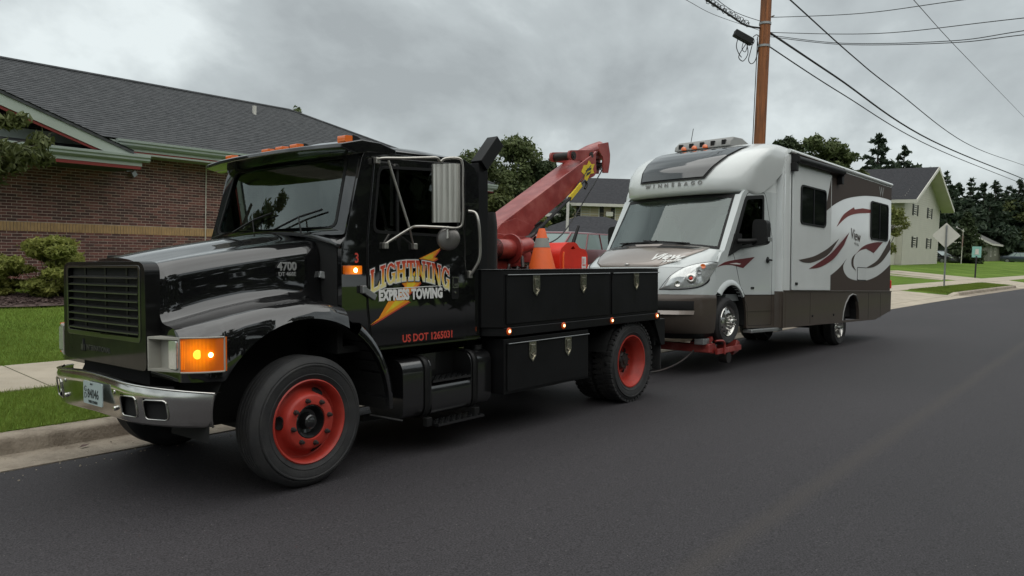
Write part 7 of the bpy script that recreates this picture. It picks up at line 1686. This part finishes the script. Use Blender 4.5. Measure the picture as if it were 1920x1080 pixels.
def pine_tree(label, x, y, h, w, seed=1, n=4200, size=.30, base=.18, mat='leaf_pine', group=None, name='pine_tree', z=None, cat='tree', loose=1.0):
    rg = random.Random(seed); zb = G(x, y) if z is None else z
    t = thing(name, label, cat, (x, y, zb), group=group); m = MB(); m.tube([(0, 0, -.2), (0, 0, h*.5), (.05, 0, h*.98)], [h*.022, h*.014, h*.003], 9)
    cen, rad = [], []; lv = int(9+h*.7)
    for i in range(lv):
        f = i/(lv-1); zz = h*(base+(1-base)*f*.98); q = w*.5*((1-f)**.75)*(1 if f > .08 else .8)+.12
        k = max(3, int(7*(1-f)+2))
        for j in range(k):
            if rg.random() < .14*loose: continue
            a = 2*pi*j/k+rg.uniform(-.5, .5); L = q*rg.uniform(.6, 1.18)
            for s_ in (.45, .8, 1.0):
                cen.append((cos(a)*L*s_, sin(a)*L*s_, zz+L*.16*s_-rg.uniform(0, .12)*L+rg.uniform(-.1, .1))); rad.append((max(.26, L*.30), max(.26, L*.30), max(.18, L*.15)))
            if f < .8: m.tube([(0, 0, zz), (cos(a)*L, sin(a)*L, zz+L*.12)], [.04, .015], 5)
    m.build('trunk', 'bark', t, smooth=60); leaves_mesh('crown', cen, rad, n, size, mat, seed, t, core=.1, asp=2.2); return t
# trees behind the boom
GB = 'trees standing behind the tow truck boom'
bt_ = [(43.2, 39.3, 8.0, 4.9, 'leaf_mid', 11, 'dark green tree right beside the rack post, leftmost of those behind the boom', 9000),
       (46.5, 38.6, 9.5, 4.9, 'leaf_mid', 12, 'tallest leafy tree behind the boom, gaps of sky showing through its crown', 9000),
       (49.2, 38.6, 8.3, 4.3, 'leaf_mid', 13, 'rounded green tree just left of the boom head', 8000),
       (48.3, 36.4, 7.7, 3.4, 'leaf_dark', 14, 'dark tree behind the tip of the boom', 6500),
       (47.2, 44.1, 7.9, 7, 'leaf_dark', 15, 'dark spreading tree partly hidden by the cab and rack post', 7000),
       (50.4, 43.2, 6.9, 8, 'leaf_dark', 17, 'dark background tree low between the taller ones behind the boom', 7000)]
for x, y, h, w, mt, sd_, lab, nn_ in bt_: broad_tree(lab, x, y, h, w*1.12, mt, sd_, int(nn_*1.3), .20, .06, 58, GB, tr=.2)
broad_tree('light green young tree in front of the dark ones left of the boom', 38.1, 33.0, 4.9, 3.9, 'leaf_light2', 21, 7000, .15, .03, 34)
broad_tree('small yellowing tree just beneath the middle of the boom', 31.9, 24.4, 2.5, 1.7, 'leaf_light', 22, 2600, .10, .1, 20)
broad_tree('treetop peeping over the ridge of the brick building', 35.6, 52.1, 11.3, 3.4, 'leaf_mid', 23, 3500, .2, .3, 22)
# trees behind the motorhome and along the far right
broad_tree('dark leafy tree showing above the front of the motorhome roof', 64.5, 23.4, 10.5, 4.6, 'leaf_dark', 31, 9000, .24, .2, 40)
broad_tree('mid green tree above the middle of the motorhome roof', 66.0, 21.8, 10.7, 4.8, 'leaf_mid', 32, 9000, .24, .2, 40)
broad_tree('green tree with a lumpy crown above the rear half of the motorhome roof', 69.0, 21.2, 10.8, 4.8, 'leaf_mid', 33, 9000, .24, .2, 40)
broad_tree('brownish green tree lowest of those above the motorhome roof', 70.5, 20.6, 9.6, 4.4, 'leaf_light2', 30, 8000, .24, .2, 36)
pine_tree('tall dark pine left of the cream house, highest above the motorhome', 93.2, 23.7, 14.3, 8.6, 34, 14000, .36, .2, loose=1.8)
pine_tree('second dark pine just behind the ridge of the cream house', 99.6, 22.4, 13.6, 8, 35, 12000, .36, .2, loose=1.8)
pine_tree('third dark pine beginning just behind the cream house gable', 108.2, 21.2, 11.6, 6, 36, 7000, .36, .2)
RX = 'pines in the wood at the far right'
lab_r = ['pine in the far wood nearest the cream house gable', 'tall narrow pine in the far wood right of the cream house', 'broad dark pine in the far wood above the sign', 'pine with a flat layered top above the diamond sign', 'spreading dark pine above the grey house', 'pine in the far wood above the conical evergreen', 'layered pine right of the conical evergreen', 'broad pine above the olive house roof', 'pine left of the round green trees at the right edge', 'highest pine touching the right edge of the photo']
pos_r = [(136.7, 24.5, 13.8, 7), (137.9, 22.9, 11.9, 7), (145, 22.2, 13.2, 8), (142.9, 20.1, 12.2, 7), (147.6, 19.1, 12.9, 8), (149, 17.4, 12.1, 8), (141.7, 15.2, 12.5, 7), (128.1, 22.1, 10.8, 7), (135.2, 18.1, 10.0, 8), (150, 13.4, 12.6, 8)]
for (x, y, h, w), lab, k in zip(pos_r, lab_r, range(20)): pine_tree(lab, x, y, h, w*1.15, 50+k, 9000, .42, .08, group=RX, loose=1.0)
for k, (x, y, h, w, mt, lab) in enumerate([(152, 24, 9.5, 13, 'leaf_dark', 'dark broad tree low behind the grey house'), (154, 20.5, 8.5, 12, 'leaf_dark', 'dark broad tree filling the wood behind the olive house'), (150, 15.5, 8.6, 11, 'leaf_mid', 'greener broad tree above the far pale-roofed house'), (143, 15.4, 9.6, 9.5, 'leaf_light2', 'round olive-green tree at the right edge behind the olive house'), (148, 18.0, 8.2, 9, 'leaf_mid', 'low olive-green tree left of the one at the right edge'), (140, 11.5, 9.8, 9, 'leaf_light2', 'olive-green tree cut by the right edge of the photo')]):
    broad_tree(lab, x, y, h, w, mt, 80+k, 8500, .30, .04, 40, None)
pine_tree('dark conical evergreen standing before the grey houses', 98.1, 15.2, 5.5, 3.6, 97, 9000, .19, .02, 'leaf_dark', None, 'conical_evergreen', loose=.1)
broad_tree('small light green tree beside the rear corner of the motorhome', 54.8, 12.9, 4.4, 2.3, 'leaf_light', 98, 2800, .12, .34, 24)
far = leaves_mesh('far_wood', [(160+4*sin(i), -30+i*2.1, 5.2+2.2*sin(i*1.7)) for i in range(68)], [(5, 3.6, 5)]*68, 60000, .7, 'leaf_dark', 5, core=.2); stuff(tag(far, 'dark mass of woodland closing the view at the far right', 'woodland'))
# shrubs and mulch by the brick building
def shrub(label, x, y, h, w, seed, n=5200, size=.075, mat='leaf_shrub', base=.12):
    rg = random.Random(seed); t = thing('shrub', label, 'shrub', (x, y, G(x, y)), group='shrubs in the mulch bed by the brick wall'); m = MB(); cen, rad = [], []
    for i in range(44):
        a = rg.uniform(0, 2*pi); u = rg.random()**1.0; q = w*.5*rg.uniform(.1, .9)*(.55+.6*sin(pi*min(1, u+.1))); c = (cos(a)*q, sin(a)*q, h*(base+u*(1-base)*.92))
        cen.append(c); rad.append((w*rg.uniform(.09, .17), w*rg.uniform(.09, .17), h*rg.uniform(.06, .12)))
        if i % 2: limb(m, (cos(a)*.04, sin(a)*.04, 0), c, .012, .004, rg, .1, 4, 5)
    m.build('stem', 'bark', t); leaves_mesh('foliage', cen, rad, n, size, mat, seed, t, core=.15, asp=2.2)
    return t
shrub('tall feathery yellow-green shrub standing left of the truck grille', 5.62, 16.0, 1.25, 1.5, 201, 26000, .042)
shrub('low pale green shrub left of the tall one by the truck grille', 4.75, 16.5, .80, 1.3, 202, 13000, .042)
shrub('low shrub cut by the left edge of the photo', 3.9, 16.5, .75, 1.2, 203, 13000, .042)
r = np.random.default_rng(8); n = 5200
mu = MB()
px_ = r.uniform(2.0, 8.2, n); py_ = r.normal(16.0, .45, n)
for x, y in zip(px_, py_):
    if not (15.05+.12*sin(x*2.2) < y < 16.9+.1*sin(x*3)): continue
    a = r.uniform(0, pi); l = r.uniform(.02, .055); w_ = r.uniform(.008, .022); z = G(x, y)+r.uniform(.035, .075); tl = r.uniform(-.3, .3)
    u = Vector((cos(a), sin(a), tl))*l; w2 = Vector((-sin(a), cos(a), r.uniform(-.3, .3)))*w_
    mu.obox((x, y, z), u, w2, (0, 0, .004))
o = mu.build('mulch', 'mulch', fix=False); tag(o, 'dark brown bark mulch spread round the shrubs', 'mulch'); stuff(o)
xs_ = [1.5+.25*i for i in range(29)]; m = MB()
m.loft([[Vector((x, y, G(x, y)+.03)) for x in xs_] for y in (15.0, 15.5, 16.0, 16.5, 16.95)], closed=False)
m.v = [(x, y+.12*sin(x*2.2), z) for x, y, z in m.v]; o = m.build('mulch_bed', 'mulch'); struct(o)
# street tree whose branches enter from the left
def near_tree():
    x0, y0 = 1.45, 11.6; zb = G(x0, y0); rg = random.Random(77)
    t = thing('street_tree', 'tree whose dull green drooping branches reach in from the left edge', 'tree', (x0, y0, zb)); m = MB()
    limb(m, (0, 0, -.1), (.1, 0, 3.6), .10, .05, rg, .03, 8, 10)
    cen, rad = [], []
    tips = []
    for i in range(30):
        a = rg.uniform(0, 2*pi); z0 = rg.uniform(1.6, 3.2); L = rg.uniform(1.2, 2.25); b = Vector((cos(a)*L, sin(a)*L, z0+rg.uniform(-.35, .9)))
        tips.append((Vector((0, 0, z0)), b))
    tips = [q for q in tips if q[1].z > 2.2 and (q[1].x < .9)]
    tips += [(Vector((0, 0, 2.0)), Vector((2.45, -.35, 2.82))), (Vector((0, 0, 1.9)), Vector((2.25, -.2, 2.45))), (Vector((0, 0, 2.3)), Vector((2.2, .3, 3.02))), (Vector((0, 0, 1.8)), Vector((2.1, -.8, 2.6))), (Vector((0, 0, 2.2)), Vector((1.9, -.3, 2.3)))]
    for a_, b_ in tips:
        limb(m, a_, b_, .028, .005, rg, .08, 6, 6)
        for k in range(9):
            f = .35+.65*k/8; c = a_.lerp(b_, f)+Vector((rg.uniform(-.12, .12), rg.uniform(-.12, .12), rg.uniform(-.14, .08)))
            cen.append(tuple(c)); rad.append((.16, .16, .10))
            if k % 2: limb(m, a_.lerp(b_, f), c+Vector((0, 0, -.1)), .006, .002, rg, .1, 2, 4)
    m.build('trunk', 'bark', t, smooth=60); leaves_mesh('crown', cen, rad, 15000, .050, 'leaf_near', 78, t, core=.1, droop=.5, asp=2.3)
near_tree()
# the other side of the street: never in frame, but mirrored in the paint and glass
cen, rad = [], []; rg = random.Random(41)
for k in range(46):
    x = -34+k*3.3+rg.uniform(-1, 1); y = -10.5-max(0, x-30)*.2+rg.uniform(-2, 1.2); h = rg.uniform(7.5, 12)
    for q in range(16):
        a = rg.uniform(0, 2*pi); u = rg.random(); ww = 3.4*sin(pi*(.15+.8*u))
        cen.append((x+cos(a)*ww*rg.random(), y+sin(a)*ww*rg.random(), .4+h*(.04+.9*u))); rad.append((1.1, 1.1, .8))
o = leaves_mesh('treeline_across_street', cen, rad, 52000, .55, 'leaf_dark', 300); stuff(tag(o, 'line of leafy trees across the street, mirrored in the black paint', 'trees'))
# grit and a few fallen leaves lying in the gutter and along the asphalt edge
r = np.random.default_rng(12); m = MB()
for q in range(900):
    x = r.uniform(-1, 12)**1.0; o_ = abs(r.normal(0, .20))*(-1 if r.random() < .45 else 1); o_ = min(o_, .42)
    y = edge(x)+o_; z = G(x, y)+(.008 if o_ > 0 else .002); sz = r.uniform(.002, .006)
    m.obox((x, y, z), (sz, sz*.3, 0), (-sz*.3, sz*.8, 0), (0, 0, sz*.6))
o = m.build('grit', 'concrete', fix=False); stuff(tag(o, 'loose grit along the gutter and asphalt edge', 'grit'))
for x, y, a in ((2.62, 6.86, .3), (4.9, 6.8, 1.2)):
    m = MB(); u = Vector((cos(a), sin(a), 0)); w_ = Vector((-sin(a), cos(a), 0)); c = Vector((x, y, G(x, y)+.016))
    m.add([c-u*.05, c-u*.01+w_*.022+Vector((0, 0, .012)), c+u*.055+Vector((0, 0, .01)), c-u*.01-w_*.022+Vector((0, 0, .006))], [(0, 1, 2, 3)]); o = m.build('fallen_leaf', 'mulch'); tag(o, 'dry brown leaf lying in the gutter '+('before the truck bumper' if x < 3 else 'beneath the truck'), 'leaf')
# grass blades on the verge and the near lawn
def blades(name, lab, n, fx, seed, hmin, hmax, wd, mat='grass_blade'):
    r = np.random.default_rng(seed); xy = fx(r, n); x, y = xy; n = len(x)
    z = np.array([G(a, b) for a, b in zip(x, y)]); a = r.uniform(0, 2*pi, n); h = r.uniform(hmin, hmax, n); l = r.normal(0, .4, (n, 2))*h[:, None]
    v = np.empty((n, 3, 3)); cx, sx = np.cos(a)*wd/2, np.sin(a)*wd/2
    v[:, 0] = np.stack([x-cx, y-sx, z], 1); v[:, 1] = np.stack([x+cx, y+sx, z], 1); v[:, 2] = np.stack([x+l[:, 0], y+l[:, 1], z+h], 1)
    me = bpy.data.meshes.new(name); me.vertices.add(n*3); me.vertices.foreach_set('co', v.reshape(-1)); me.loops.add(n*3); me.loops.foreach_set('vertex_index', np.arange(n*3))
    me.polygons.add(n); me.polygons.foreach_set('loop_start', np.arange(n)*3); me.polygons.foreach_set('loop_total', np.full(n, 3)); me.update()
    me.materials.append(MT[mat]); o = bpy.data.objects.new(name, me); C.objects.link(o); tag(o, lab, 'grass'); stuff(o)
EDv = np.vectorize(edge)
def f_strip(r, n): x = r.uniform(-.5, 7, n); return x, EDv(x)+.68+r.random(n)*1.46
def f_lawn(r, n):
    x = r.uniform(-1, 10, n); y = EDv(x)+3.62+(r.random(n)**1.25)*5.0; k = x*.9+y > 11; return x[k], y[k]
def f_back(r, n): x = r.uniform(2, 11, n); y = r.uniform(16.7, 19.3, n); return x, y
def f_far(r, n): x = r.uniform(37.5, 51, n); return x, EDv(x)+.72+r.random(n)*1.42
blades('verge_grass', 'short green grass on the verge between kerb and sidewalk', 60000, f_strip, 1, .018, .062, .005)
blades('lawn_grass', 'mown lawn between the sidewalk and the mulch bed', 110000, f_lawn, 2, .02, .05, .007)
blades('back_grass', 'bright grass between the mulch bed and the brick wall', 22000, f_back, 3, .03, .09, .012)
blades('verge_grass', 'grass on the verge at the foot of the diamond sign', 20000, f_far, 4, .03, .07, .02)
